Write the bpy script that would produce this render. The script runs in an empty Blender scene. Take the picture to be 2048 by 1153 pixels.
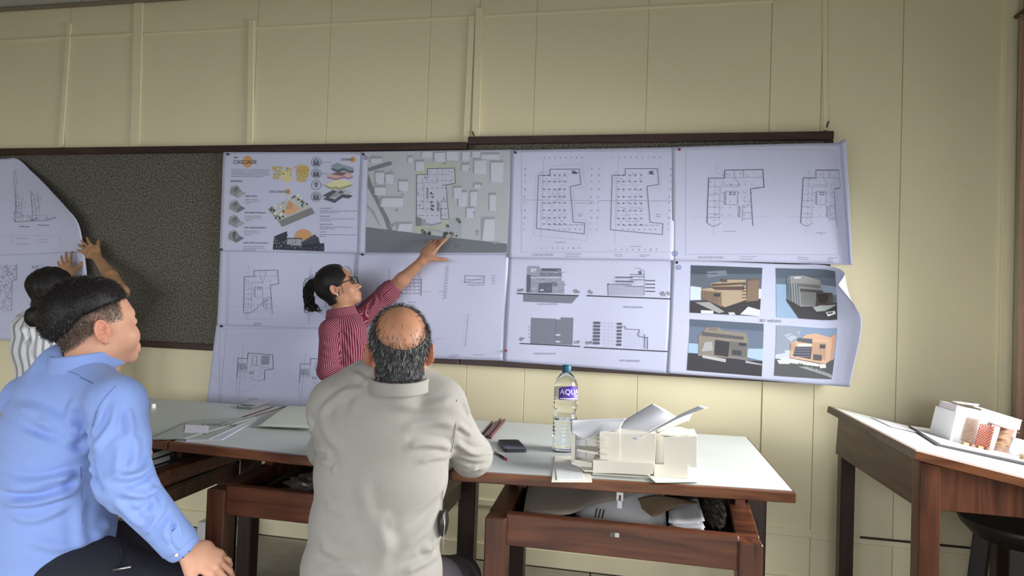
import bpy, bmesh, math, random
import numpy as np
from mathutils import Vector, Matrix
random.seed(7); np.random.seed(7)
SC = bpy.context.scene
COL = SC.collection
# ------------------------------------------------------------------ camera
W, H, FPX = 2048, 1153, 1300.0
CAM = np.array([0.0, -3.2244, 1.29184])
def _basis():
    ya, pi_, ro = math.radians(11.2554), math.radians(1.3612), math.radians(2.0517)
    f = np.array([-math.sin(ya)*math.cos(pi_), math.cos(ya)*math.cos(pi_), math.sin(pi_)])
    r = np.array([math.cos(ya), math.sin(ya), 0.0]); u = np.cross(r, f)
    return f, math.cos(ro)*r+math.sin(ro)*u, -math.sin(ro)*r+math.cos(ro)*u
CF, CR, CU = _basis()
cd = bpy.data.cameras.new('camera'); cam = bpy.data.objects.new('camera', cd); COL.objects.link(cam)
cd.sensor_width = 36.0; cd.lens = FPX/W*36.0; cd.clip_start = 0.05; cd.clip_end = 200
cam.matrix_world = Matrix(((CR[0], CU[0], -CF[0], CAM[0]), (CR[1], CU[1], -CF[1], CAM[1]), (CR[2], CU[2], -CF[2], CAM[2]), (0, 0, 0, 1)))
SC.camera = cam
# ------------------------------------------------------------------ world, daylight, exposure
SC.view_settings.view_transform = 'Standard'; SC.view_settings.look = 'None'
SC.view_settings.gamma = 1.0; SC.view_settings.use_curve_mapping = False
SC.view_settings.exposure = 0.12
try:
    cy = SC.cycles; cy.max_bounces = 8; cy.diffuse_bounces = 4; cy.glossy_bounces = 3; cy.transmission_bounces = 8; cy.transparent_max_bounces = 8; cy.caustics_reflective = False; cy.caustics_refractive = False; cy.adaptive_threshold = 0.02
except Exception: pass
wd = bpy.data.worlds.new('overcast_sky'); SC.world = wd; wd.use_nodes = True
bgn = wd.node_tree.nodes['Background']; bgn.inputs[0].default_value = (0.86, 0.93, 1.0, 1); bgn.inputs[1].default_value = 1.2
def window_light(name, loc, rot, sx, sy, power, col):
    l = bpy.data.lights.new(name, 'AREA'); l.shape = 'RECTANGLE'; l.size = sx; l.size_y = sy; l.energy = power; l.color = col; l.spread = math.radians(102)
    o = bpy.data.objects.new(name, l); COL.objects.link(o); o.location = loc; o.rotation_euler = rot
    o.visible_camera = True
    return o
RX = 1.62      # right wall
RY = -6.4      # rear wall
LX = -6.2      # left wall
CZ = 2.97      # ceiling
# daylight entering by the two windows of the right wall and the three of the rear wall
window_light('daylight_right_window', (RX+0.02, -0.98, 1.42), (0, math.radians(90-20), 0), 1.05, 1.08, 40, (1.0, 0.985, 0.96))
window_light('daylight_right_window_far', (RX+0.10, -4.2, 1.45), (0, math.radians(90-36), 0), 1.05, 2.4, 76, (0.98, 0.985, 1.0))
for i, x in enumerate((-4.6, -2.2, 0.2)):
    window_light('daylight_rear_window', (x, RY-0.10, 1.55), (math.radians(90-38), 0, 0), 1.7, 1.05, 44, (0.98, 0.985, 1.0))

# ------------------------------------------------------------------ picking points
def ray(px, py): return CF + CR*(px-W/2)/FPX - CU*(py-H/2)/FPX
def aty(px, py, y): d = ray(px, py); return CAM + d*((y-CAM[1])/d[1])
def atz(px, py, z): d = ray(px, py); return CAM + d*((z-CAM[2])/d[2])
def atx(px, py, x): d = ray(px, py); return CAM + d*((x-CAM[0])/d[0])
def att(px, py, t): return CAM + ray(px, py)*t
# ------------------------------------------------------------------ object helpers
def lin(c):
    c = c/255.0
    return c/12.92 if c <= 0.04045 else ((c+0.055)/1.055)**2.4
def rgb(r, g, b, k=1.0): return (min(lin(r)*k, .95), min(lin(g)*k, .95), min(lin(b)*k, .95))
def thing(name, label, cat, loc=(0, 0, 0), rotz=0.0, group=None, kind=None):
    o = bpy.data.objects.new(name, None); COL.objects.link(o); o.empty_display_size = 0.05
    o.location = loc; o.rotation_euler = (0, 0, rotz)
    tag(o, label, cat, group, kind)
    return o
def tag(o, label=None, cat=None, group=None, kind=None):
    if label: o['label'] = label
    if cat: o['category'] = cat
    if group: o['group'] = group
    if kind: o['kind'] = kind
    return o
def basis_of(o):
    m = Matrix.LocRotScale(o.location, o.rotation_euler, o.scale)
    if o.parent: return basis_of(o.parent) @ o.matrix_parent_inverse @ m
    return m
def adopt(o, parent, world=True):
    if parent is not None:
        o.parent = parent
        if world: o.matrix_parent_inverse = basis_of(parent).inverted()
    return o
def link_mesh(name, me, mat, parent=None, smooth=False, world=True):
    if smooth:
        me.polygons.foreach_set('use_smooth', [True]*len(me.polygons))
    o = bpy.data.objects.new(name, me); COL.objects.link(o)
    if mat is not None: me.materials.append(mat)
    adopt(o, parent, world)
    return o
def pydata(name, verts, faces, mat, parent=None, smooth=False, world=True):
    me = bpy.data.meshes.new(name); me.from_pydata([tuple(map(float, v)) for v in verts], [], [tuple(map(int, f)) for f in faces]); me.validate(); me.update()
    return link_mesh(name, me, mat, parent, smooth, world)
def from_bm(name, bm, mat, parent=None, smooth=False, world=True):
    bmesh.ops.recalc_face_normals(bm, faces=bm.faces)
    me = bpy.data.meshes.new(name); bm.to_mesh(me); bm.free()
    return link_mesh(name, me, mat, parent, smooth, world)
def bm_box(bm, size, mtx=None, bevel=0.0):
    r = bmesh.ops.create_cube(bm, size=1.0)
    vs = r['verts']
    for v in vs: v.co = Vector((v.co.x*size[0], v.co.y*size[1], v.co.z*size[2]))
    if bevel:
        es = list({e for v in vs for e in v.link_edges})
        rr = bmesh.ops.bevel(bm, geom=es, offset=bevel, segments=1, affect='EDGES', profile=0.5)
        vs = list({v for f in rr['faces'] for v in f.verts} | {v for v in vs if v.is_valid})
    if mtx is not None:
        for v in vs: v.co = mtx @ v.co
def box(name, lo, hi, mat, parent=None, bevel=0.0, rot=None, world=True):
    """axis box between two corners; rot = (axis, angle, pivot)"""
    lo = np.array(lo, float); hi = np.array(hi, float)
    bm = bmesh.new(); m = Matrix.Translation(Vector((lo+hi)/2))
    if rot: m = Matrix.Translation(Vector(rot[2])) @ Matrix.Rotation(rot[1], 4, rot[0]) @ Matrix.Translation(-Vector(rot[2])) @ m
    bm_box(bm, tuple(abs(hi-lo)), m, bevel)
    return from_bm(name, bm, mat, parent, world=world)
def prism(name, poly, d, mat, parent=None, bevel=0.0, smooth=False):
    """closed 3D polygon (list of points) pushed along vector d"""
    bm = bmesh.new(); d = Vector(d)
    a = [bm.verts.new(Vector(p)) for p in poly]; b = [bm.verts.new(Vector(p)+d) for p in poly]
    n = len(a); bm.faces.new(a); bm.faces.new(b[::-1])
    for i in range(n): bm.faces.new((a[i], b[i], b[(i+1) % n], a[(i+1) % n]))
    if bevel: bmesh.ops.bevel(bm, geom=list(bm.edges), offset=bevel, segments=1, affect='EDGES', profile=0.5)
    return from_bm(name, bm, mat, parent, smooth)
def bar(name, a, b, w, h, mat, parent=None, up=(0, 0, 1), bevel=0.0):
    a = Vector(a); b = Vector(b); z = (b-a); L = z.length; z.normalize()
    x = Vector(up).cross(z)
    if x.length < 1e-4: x = Vector((1, 0, 0)).cross(z)
    x.normalize(); y = z.cross(x)
    m = Matrix.Translation((a+b)/2) @ Matrix((x, y, z)).transposed().to_4x4()
    bm = bmesh.new(); bm_box(bm, (w, h, L), m, bevel)
    return from_bm(name, bm, mat, parent)
def tube_geo(pts, rad, n=8, closed=False):
    pts = [np.array(p, float) for p in pts]; m = len(pts)
    rad = [rad]*m if np.isscalar(rad) else rad
    V, Fc = [], []
    ref = None
    for i in range(m):
        if closed: t = pts[(i+1) % m]-pts[i-1]
        else: t = pts[min(i+1, m-1)]-pts[max(i-1, 0)]
        t = t/(np.linalg.norm(t)+1e-9)
        if ref is None:
            ref = np.array([0, 0, 1.0]) if abs(t[2]) < .9 else np.array([1.0, 0, 0])
        x = ref-t*(ref@t); x /= np.linalg.norm(x)+1e-9; y = np.cross(t, x); ref = x
        for k in range(n):
            a = 2*math.pi*k/n; V.append(pts[i]+rad[i]*(math.cos(a)*x+math.sin(a)*y))
    for i in range(m if closed else m-1):
        j = (i+1) % m
        for k in range(n): Fc.append((i*n+k, i*n+(k+1) % n, j*n+(k+1) % n, j*n+k))
    if not closed: Fc.append(tuple(range(n))[::-1]); Fc.append(tuple((m-1)*n+k for k in range(n)))
    return V, Fc
def tube(name, pts, rad, mat, parent=None, n=8, closed=False):
    V, Fc = tube_geo(pts, rad, n, closed)
    return pydata(name, V, Fc, mat, parent, True)
def lathe(name, prof, mat, parent=None, n=32, loc=(0, 0, 0), smooth=True, axis=None, mod=None):
    V, Fc = [], []; m = len(prof)
    for i, (r, z) in enumerate(prof):
        for k in range(n):
            a = 2*math.pi*k/n; rr = r*(mod(a, z) if mod else 1.0)
            V.append((loc[0]+rr*math.cos(a), loc[1]+rr*math.sin(a), loc[2]+z))
    for i in range(m-1):
        for k in range(n): Fc.append((i*n+k, i*n+(k+1) % n, (i+1)*n+(k+1) % n, (i+1)*n+k))
    if prof[0][0] > 1e-5: Fc.append(tuple(range(n))[::-1])
    if prof[-1][0] > 1e-5: Fc.append(tuple((m-1)*n+k for k in range(n)))
    return pydata(name, V, Fc, mat, parent, smooth)
def catmull(pts, k=6, closed=False):
    pts = [np.array(p, float) for p in pts]; n = len(pts); out = []
    for i in range(n if closed else n-1):
        p0 = pts[i-1] if (closed or i > 0) else 2*pts[0]-pts[1]
        p1 = pts[i]; p2 = pts[(i+1) % n]
        p3 = pts[(i+2) % n] if (closed or i+2 < n) else 2*pts[-1]-pts[-2]
        for j in range(k):
            t = j/k
            out.append(.5*((2*p1)+(p2-p0)*t+(2*p0-5*p1+4*p2-p3)*t*t+(3*p1-p0-3*p2+p3)*t**3))
    if not closed: out.append(pts[-1])
    return out
# ------------------------------------------------------------------ materials
MATS = {}
def mat(name, col, rough=0.6, metal=0.0, spec=0.5, noise=0.0, nscale=8.0, bump=0.0, bscale=60.0, trans=0.0, ior=1.45, alpha=1.0, emit=None, sheen=0.0, stretch=(1, 1, 1), sss=0.0, coat=0.0):
    m = bpy.data.materials.new(name); m.use_nodes = True; nt = m.node_tree; b = nt.nodes['Principled BSDF']
    b.inputs['Base Color'].default_value = (*col, 1); b.inputs['Roughness'].default_value = rough; b.inputs['Metallic'].default_value = metal
    b.inputs['Specular IOR Level'].default_value = spec; b.inputs['IOR'].default_value = ior
    b.inputs['Transmission Weight'].default_value = trans; b.inputs['Alpha'].default_value = alpha
    if sheen: b.inputs['Sheen Weight'].default_value = sheen
    if coat: b.inputs['Coat Weight'].default_value = coat
    if sss:
        b.inputs['Subsurface Weight'].default_value = sss; b.inputs['Subsurface Radius'].default_value = (.012, .005, .003); b.inputs['Subsurface Scale'].default_value = 1.0
    if emit: b.inputs['Emission Color'].default_value = (*emit[0], 1); b.inputs['Emission Strength'].default_value = emit[1]
    if noise or bump:
        tc = nt.nodes.new('ShaderNodeTexCoord'); mp = nt.nodes.new('ShaderNodeMapping'); mp.inputs['Scale'].default_value = stretch
        nt.links.new(tc.outputs['Object'], mp.inputs['Vector'])
    if noise:
        n = nt.nodes.new('ShaderNodeTexNoise'); n.inputs['Scale'].default_value = nscale; n.inputs['Detail'].default_value = 6
        nt.links.new(mp.outputs['Vector'], n.inputs['Vector'])
        mx = nt.nodes.new('ShaderNodeMix'); mx.data_type = 'RGBA'
        mx.inputs[6].default_value = (*[c*(1-noise) for c in col], 1); mx.inputs[7].default_value = (*[min(c*(1+noise), 1) for c in col], 1)
        nt.links.new(n.outputs['Fac'], mx.inputs[0]); nt.links.new(mx.outputs[2], b.inputs['Base Color'])
    if bump:
        n2 = nt.nodes.new('ShaderNodeTexNoise'); n2.inputs['Scale'].default_value = bscale; n2.inputs['Detail'].default_value = 4
        nt.links.new(mp.outputs['Vector'], n2.inputs['Vector'])
        bp = nt.nodes.new('ShaderNodeBump'); bp.inputs['Strength'].default_value = bump; bp.inputs['Distance'].default_value = 0.002
        nt.links.new(n2.outputs['Fac'], bp.inputs['Height']); nt.links.new(bp.outputs['Normal'], b.inputs['Normal'])
    MATS[name] = m
    return m
def mat_wood(name, dark, light, rough=0.4, axis='x', scale=1.0):
    m = bpy.data.materials.new(name); m.use_nodes = True; nt = m.node_tree; b = nt.nodes['Principled BSDF']
    tc = nt.nodes.new('ShaderNodeTexCoord'); mp = nt.nodes.new('ShaderNodeMapping')
    s = {'x': (2.2, 22, 22), 'y': (22, 2.2, 22), 'z': (22, 22, 2.2)}[axis]
    mp.inputs['Scale'].default_value = tuple(v*scale for v in s)
    n = nt.nodes.new('ShaderNodeTexNoise'); n.inputs['Scale'].default_value = 1.0; n.inputs['Detail'].default_value = 8; n.inputs['Distortion'].default_value = 1.2
    rp = nt.nodes.new('ShaderNodeValToRGB'); rp.color_ramp.elements[0].position = .34; rp.color_ramp.elements[1].position = .68
    rp.color_ramp.elements[0].color = (*dark, 1); rp.color_ramp.elements[1].color = (*light, 1)
    nt.links.new(tc.outputs['Object'], mp.inputs['Vector']); nt.links.new(mp.outputs['Vector'], n.inputs['Vector'])
    nt.links.new(n.outputs['Fac'], rp.inputs['Fac']); nt.links.new(rp.outputs['Color'], b.inputs['Base Color'])
    b.inputs['Roughness'].default_value = rough
    bp = nt.nodes.new('ShaderNodeBump'); bp.inputs['Strength'].default_value = .15; bp.inputs['Distance'].default_value = 0.001
    nt.links.new(n.outputs['Fac'], bp.inputs['Height']); nt.links.new(bp.outputs['Normal'], b.inputs['Normal'])
    MATS[name] = m
    return m
def mat_attr(name, rough=0.8, attr='Col', spec=0.3, bump=0.0, bscale=300.0, sss=0.0, sheen=0.0):
    """colour read from a colour attribute of the mesh"""
    m = bpy.data.materials.new(name); m.use_nodes = True; nt = m.node_tree; b = nt.nodes['Principled BSDF']
    a = nt.nodes.new('ShaderNodeVertexColor'); a.layer_name = attr
    nt.links.new(a.outputs['Color'], b.inputs['Base Color']); b.inputs['Roughness'].default_value = rough; b.inputs['Specular IOR Level'].default_value = spec
    if sss:
        b.inputs['Subsurface Weight'].default_value = sss; b.inputs['Subsurface Radius'].default_value = (.010, .004, .0025); b.inputs['Subsurface Scale'].default_value = 1.0
    if sheen: b.inputs['Sheen Weight'].default_value = sheen
    if bump:
        tc = nt.nodes.new('ShaderNodeTexCoord'); n2 = nt.nodes.new('ShaderNodeTexNoise'); n2.inputs['Scale'].default_value = bscale; n2.inputs['Detail'].default_value = 4
        nt.links.new(tc.outputs['Object'], n2.inputs['Vector'])
        bp = nt.nodes.new('ShaderNodeBump'); bp.inputs['Strength'].default_value = bump; bp.inputs['Distance'].default_value = 0.001
        nt.links.new(n2.outputs['Fac'], bp.inputs['Height']); nt.links.new(bp.outputs['Normal'], b.inputs['Normal'])
    MATS[name] = m
    return m
# ================================================================== THE ROOM
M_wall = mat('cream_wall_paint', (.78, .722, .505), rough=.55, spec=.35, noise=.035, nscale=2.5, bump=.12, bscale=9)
M_trim = mat('cream_batten_paint', (.80, .742, .525), rough=.5, spec=.4, noise=.05, nscale=6)
M_ceil = mat('ceiling_board_white', (.46, .465, .46), rough=.8, noise=.04, nscale=5)
M_seal = mat('dark_gap', (.05, .045, .035), rough=.9)
M_frame = mat('window_frame_brown', (.10, .05, .035), rough=.5, noise=.2)
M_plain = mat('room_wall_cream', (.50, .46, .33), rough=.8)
def struct(o): o['kind'] = 'structure'; return o

# ---- floor: terrazzo slabs with dark joints
fl = struct(box('floor', (LX-.2, RY-.2, -.12), (RX+.2, .12, -.006), mat('floor_bed', (.09, .085, .075), rough=.9)))
M_slab = mat('terrazzo_slab', (.36, .34, .29), rough=.5, noise=.22, nscale=14, bump=.08, bscale=120)
slab_me = None
sx, sy = 0.9, 0.6
for i in range(9):
    for j in range(8):
        x = RX - .02 - sx*(i+.5); y = -.02 - sy*(j+.5)
        if slab_me is None:
            o = box('floor_slab', (-sx/2+.004, -sy/2+.004, -.02), (sx/2-.004, sy/2-.004, 0), M_slab, fl, bevel=.002); slab_me = o.data
        else:
            o = bpy.data.objects.new('floor_slab', slab_me); COL.objects.link(o); adopt(o, fl)
        o.location = (x, y, 0)

# ---- the wall with the drawings: wallboard panels between joints, battens over some of them
wb = struct(box('wall_back', (LX-.2, .0035, -.1), (RX+.2, .16, CZ+.1), mat('wall_joint_cream', (.56, .51, .34), rough=.9)))  # darker cream backing, seen as thin joint lines between the panels
jx = [LX, -5.6, -4.6] + [float(aty(p, q, 0)[0]) for p, q in ((134, 180), (273, 180), (508, 200), (657, 150), (855, 200), (955, 150), (1068, 200), (1294, 150), (1541, 150), (1643, 150), (1799, 420))] + [RX]
zj = 2.775
g = .0011
for i in range(len(jx)-1):
    wide = i >= 11
    box('wall_panel', (jx[i]+g, -.0 if not wide else -.004, -.02), (jx[i+1]-g, .02, zj-.001), M_wall, wb, bevel=.0016)
    box('wall_panel', (jx[i]+g, -.0005, zj+.001), (jx[i+1]-g, .02, CZ), M_wall, wb, bevel=.0016)
n = 0
def batten(p0, p1, w, t=.012, nm=None):
    global n
    n += 1
    a = aty(p0[0], p0[1], 0); b = aty(p1[0], p1[1], 0)
    a[1] = b[1] = -t/2
    o = bar('trim_%d' % n, a, b, w, t, M_trim, None, up=(0, 1, 0), bevel=.002)
    return struct(o)
batten((141, 48), (124, 296), .030)
batten((279, -2), (272, 296), .060, .010)
batten((505, 42), (502, 292), .036, .014)
batten((945, 33), (933, 290), .034)
batten((960, 17), (952, 287), .040, .016)
batten((1648, -30), (1650, 262), .022, .014)
batten((2021, -40), (1999, 1153), .050, .02)
# batten below the boards, at the joint by the left board and along the dado line
batten((262, 690), (262, 812), .045, .010)
o = struct(box('trim_dado', (-2.4, -.014, .268), (.80, .005, .302), M_trim, bevel=.004)); o.name = 'trim_20'
o = struct(box('trim_dado', (.80, -.014, .262), (RX, .005, .290), M_trim, bevel=.004)); o.name = 'trim_21'
o = struct(box('baseboard_back', (LX, -.018, 0), (RX, .004, .085), M_trim, bevel=.004))
o = struct(box('trim_22', (LX, -.010, zj-.012), (-2.93, .004, zj+.006), M_trim, bevel=.003))
o = struct(box('trim_23', (-2.86, -.004, zj-.010), (RX, .004, zj+.004), M_trim, bevel=.002))
o = struct(box('trim_24', (LX, -.03, CZ-.018), (RX, .0, CZ+.02), mat('ceiling_edge_dark', (.22, .20, .15), rough=.8), bevel=.004))
# dark wiring slot on the dado at the right
sl = box('cable', (1.0, -.022, .292), (1.46, -.013, .299), mat('black_cable', (.02, .02, .018), rough=.6))
tag(sl, 'black cable clipped along the low cream wall trim behind the right table', 'cable')

# ---- ceiling of boards with dark joints
ce = struct(box('ceiling', (LX-.2, RY-.2, CZ+.012), (RX+.2, .12, CZ+.12), M_seal))
xs = np.arange(RX, LX-.6, -1.22); pm = None
for i in range(len(xs)-1):
    for j in range(6):
        y1 = -.0 - j*1.22; y0 = y1-1.22
        if y0 < RY-.9: continue
        box('ceiling_board', (xs[i+1]+.008, max(y0, RY)+.008, CZ), (xs[i]-.008, y1-.004, CZ+.02), M_ceil, ce)

# ---- right wall with two windows, rear wall with three, left wall
def wall_with_openings(name, axis, at, lo, hi, opens, thick, mm):
    """wall along x (axis='x', plane y=at) or along y; openings = [(a0,a1,z0,z1)]"""
    bm = bmesh.new()
    cuts = sorted({lo, hi} | {v for o in opens for v in o[:2]})
    for a0, a1 in zip(cuts[:-1], cuts[1:]):
        op = [o for o in opens if o[0] <= a0+1e-6 and o[1] >= a1-1e-6]
        spans = [(-.05, CZ+.05)] if not op else [(-.05, op[0][2]), (op[0][3], CZ+.05)]
        for z0, z1 in spans:
            if axis == 'x': c = ((a0+a1)/2, at+thick/2, (z0+z1)/2); s = (a1-a0, abs(thick), z1-z0)
            else: c = (at+thick/2, (a0+a1)/2, (z0+z1)/2); s = (abs(thick), a1-a0, z1-z0)
            bm_box(bm, s, Matrix.Translation(c))
    return struct(from_bm(name, bm, mm))
WR = [(-1.55, -.42, .88, 2.0), (-5.5, -2.9, .88, 2.0)]
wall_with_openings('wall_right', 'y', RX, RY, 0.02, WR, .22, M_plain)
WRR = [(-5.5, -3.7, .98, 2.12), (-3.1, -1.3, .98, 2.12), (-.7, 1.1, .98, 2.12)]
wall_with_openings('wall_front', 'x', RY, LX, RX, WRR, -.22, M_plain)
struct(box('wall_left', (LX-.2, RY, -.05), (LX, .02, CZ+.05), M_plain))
M_glass = mat('window_glass', (1, 1, 1), rough=.02, trans=1.0, ior=1.02, spec=.2)
k = 0
for (a0, a1, z0, z1) in WR:
    k += 1
    wf = struct(thing('window_%d' % k, None, None, (RX+.06, (a0+a1)/2, z0)))
    m = 4; w = (a1-a0)/m
    for i in range(m+1):
        y = a0+i*w; box('window_mullion', (RX+.03, y-.025, z0), (RX+.09, y+.025, z1), M_frame, wf, bevel=.003)
    for z in (z0+.02, z0+.75, z1-.02): box('window_rail', (RX+.035, a0, z-.022), (RX+.085, a1, z+.022), M_frame, wf, bevel=.003)
    box('window_sill', (RX-.06, a0-.05, z0-.035), (RX+.10, a1+.05, z0-.002), M_frame, wf, bevel=.004)
for (a0, a1, z0, z1) in WRR:
    k += 1
    wf = struct(thing('window_%d' % k, None, None, ((a0+a1)/2, RY-.06, z0)))
    m = 3; w = (a1-a0)/m
    for i in range(m+1):
        x = a0+i*w; box('window_mullion', (x-.025, RY-.09, z0), (x+.025, RY-.03, z1), M_frame, wf, bevel=.003)
    for z in (z0+.02, z0+.75, z1-.02): box('window_rail', (a0, RY-.085, z-.022), (a1, RY-.035, z+.022), M_frame, wf, bevel=.003)

# ---- curtain gathered in the right corner
M_cur = mat('dusty_pink_curtain', (.42, .27, .20), rough=.9, noise=.1, nscale=20, sheen=.3)
V, Fc = [], []
nz, ns = 40, 60
for i in range(nz+1):
    z = 2.62 - (2.62-.45)*i/nz
    for j in range(ns+1):
        s = j/ns
        gather = 1.0 - .25*math.exp(-((z-1.75)/.35)**2)
        y = -.075 - s*.42*gather
        x = RX-.040 + .020*math.sin(s*math.pi*11 + .6*math.sin(z*2.0))
        V.append((x, y, z))
for i in range(nz):
    for j in range(ns):
        a = i*(ns+1)+j; Fc.append((a, a+1, a+ns+2, a+ns+1))
cu = thing('curtain', 'dusty pink curtain hanging in the right corner beside the window', 'curtain', (RX-.08, -.25, .45))
o = pydata('curtain_cloth', V, Fc, M_cur, cu, True); md = o.modifiers.new('thick', 'SOLIDIFY'); md.thickness = .003
tube('curtain_rod', [(RX-.042, -.03, 2.63), (RX-.042, -3.2, 2.63)], .010, M_frame, cu)
# small wall marks: peeled paint chip and nails
M_chip = mat('peeled_plaster', (.82, .80, .74), rough=.9)
p = aty(1772, 397, -.004)
o = pydata('paint_chip', [p+np.array(v) for v in ((-.02, 0, -.006), (.0, -.002, .004), (.016, 0, .010), (.012, -.004, .002), (-.004, -.003, -.006))], [(0, 1, 2, 3, 4)], M_chip)
tag(o, 'small flake of peeled paint on the cream wall right of the posters', 'paint flake')
for q, lab in (((953, 275), 'black nail in the cream wall above the middle of the board'), ((1650, 256), 'black nail in the cream wall above the right end of the board')):
    p = aty(q[0], q[1], 0)
    o = tube('nail', [p+np.array((0, .0, -.02)), p+np.array((-.012 if q[0] < 1000 else .006, -.02, .012)), p+np.array((-.018 if q[0] < 1000 else .01, -.022, .025))], .0035, M_seal)
    tag(o, lab, 'nail')
# ================================================================== PIN BOARDS
M_felt = mat('charcoal_felt', (.10, .095, .075), rough=.95, noise=.5, nscale=110, bump=.5, bscale=300)
_n = M_felt.node_tree; _r = _n.nodes.new('ShaderNodeValToRGB'); _ns = [q for q in _n.nodes if q.type == 'TEX_NOISE'][0]; _mx = [q for q in _n.nodes if q.type == 'MIX'][0]
_r.color_ramp.elements[0].position = .38; _r.color_ramp.elements[1].position = .66; _n.links.new(_ns.outputs['Fac'], _r.inputs['Fac']); _n.links.new(_r.outputs['Color'], _mx.inputs[0])
_mx.inputs[6].default_value = (.055, .053, .042, 1); _mx.inputs[7].default_value = (.20, .19, .155, 1)
M_bframe = mat_wood('dark_brown_frame', (.026, .011, .009), (.060, .028, .020), rough=.38)
BX0, BXM, BX1 = -5.4, float(aty(938, 288, 0)[0]), float(aty(1664, 270, 0)[0])
def pinboard(name, lab, x0, x1, zt, zb):
    b = thing(name, lab, 'pinboard', ((x0+x1)/2, -.012, zb))
    box('felt_panel', (x0+.02, -.018, zb+.02), (x1-.02, -.002, zt-.02), M_felt, b)
    box('frame_rail', (x0, -.034, zt-.040), (x1, -.001, zt), M_bframe, b, bevel=.003)
    box('frame_rail', (x0, -.030, zb), (x1, -.001, zb+.036), M_bframe, b, bevel=.003)
    box('frame_stile', (x0, -.030, zb+.036), (x0+.036, -.001, zt-.04), M_bframe, b, bevel=.003)
    box('frame_stile', (x1-.036, -.030, zb+.036), (x1, -.001, zt-.04), M_bframe, b, bevel=.003)
    return b
pinboard('pinboard', 'dark felt pinboard in a brown frame, bare grey felt showing in the middle', BX0, BXM-.002, 2.110, .972)
pinboard('pinboard', 'dark brown framed pinboard almost covered by the right-hand posters', BXM+.002, BX1, 2.137, .972)

# ================================================================== POSTERS
PAPER = (.585, .62, .835)
M_paper = mat('bluish_white_paper', PAPER, rough=.62, spec=.35, noise=.012, nscale=5)
M_ink = mat_attr('printed_ink', rough=.6, spec=.35)
def ink(r, g, b):
    m_ = (r+g+b)/3; return tuple(min(lin(v+(m_-v)*.16)*1.22, .86) for v in (r, g, b))
GREY = ink(120, 122, 140); DARK = ink(72, 74, 92); BLACK = ink(40, 42, 54); PALE = ink(150, 153, 178); MID = ink(105, 108, 126)
_font_cache = {}
def text_geo(s):
    if s not in _font_cache:
        cu_ = bpy.data.curves.new('t', 'FONT'); cu_.body = s; cu_.size = 1.0; cu_.resolution_u = 2
        ob = bpy.data.objects.new('t', cu_); COL.objects.link(ob)
        dg = bpy.context.evaluated_depsgraph_get(); me = ob.evaluated_get(dg).to_mesh()
        v = [(p.co.x, p.co.y) for p in me.vertices]; f = [tuple(p.vertices) for p in me.polygons]
        ob.evaluated_get(dg).to_mesh_clear(); bpy.data.objects.remove(ob); bpy.data.curves.remove(cu_)
        _font_cache[s] = (v, f, max([q[0] for q in v] or [1]))
    return _font_cache[s]
def homography(src, dst):
    A = []
    for (x, y), (u, v) in zip(src, dst):
        A.append([x, y, 1, 0, 0, 0, -u*x, -u*y, -u]); A.append([0, 0, 0, x, y, 1, -v*x, -v*y, -v])
    h = np.linalg.svd(np.array(A, float))[2][-1].reshape(3, 3)
    return h
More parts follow.
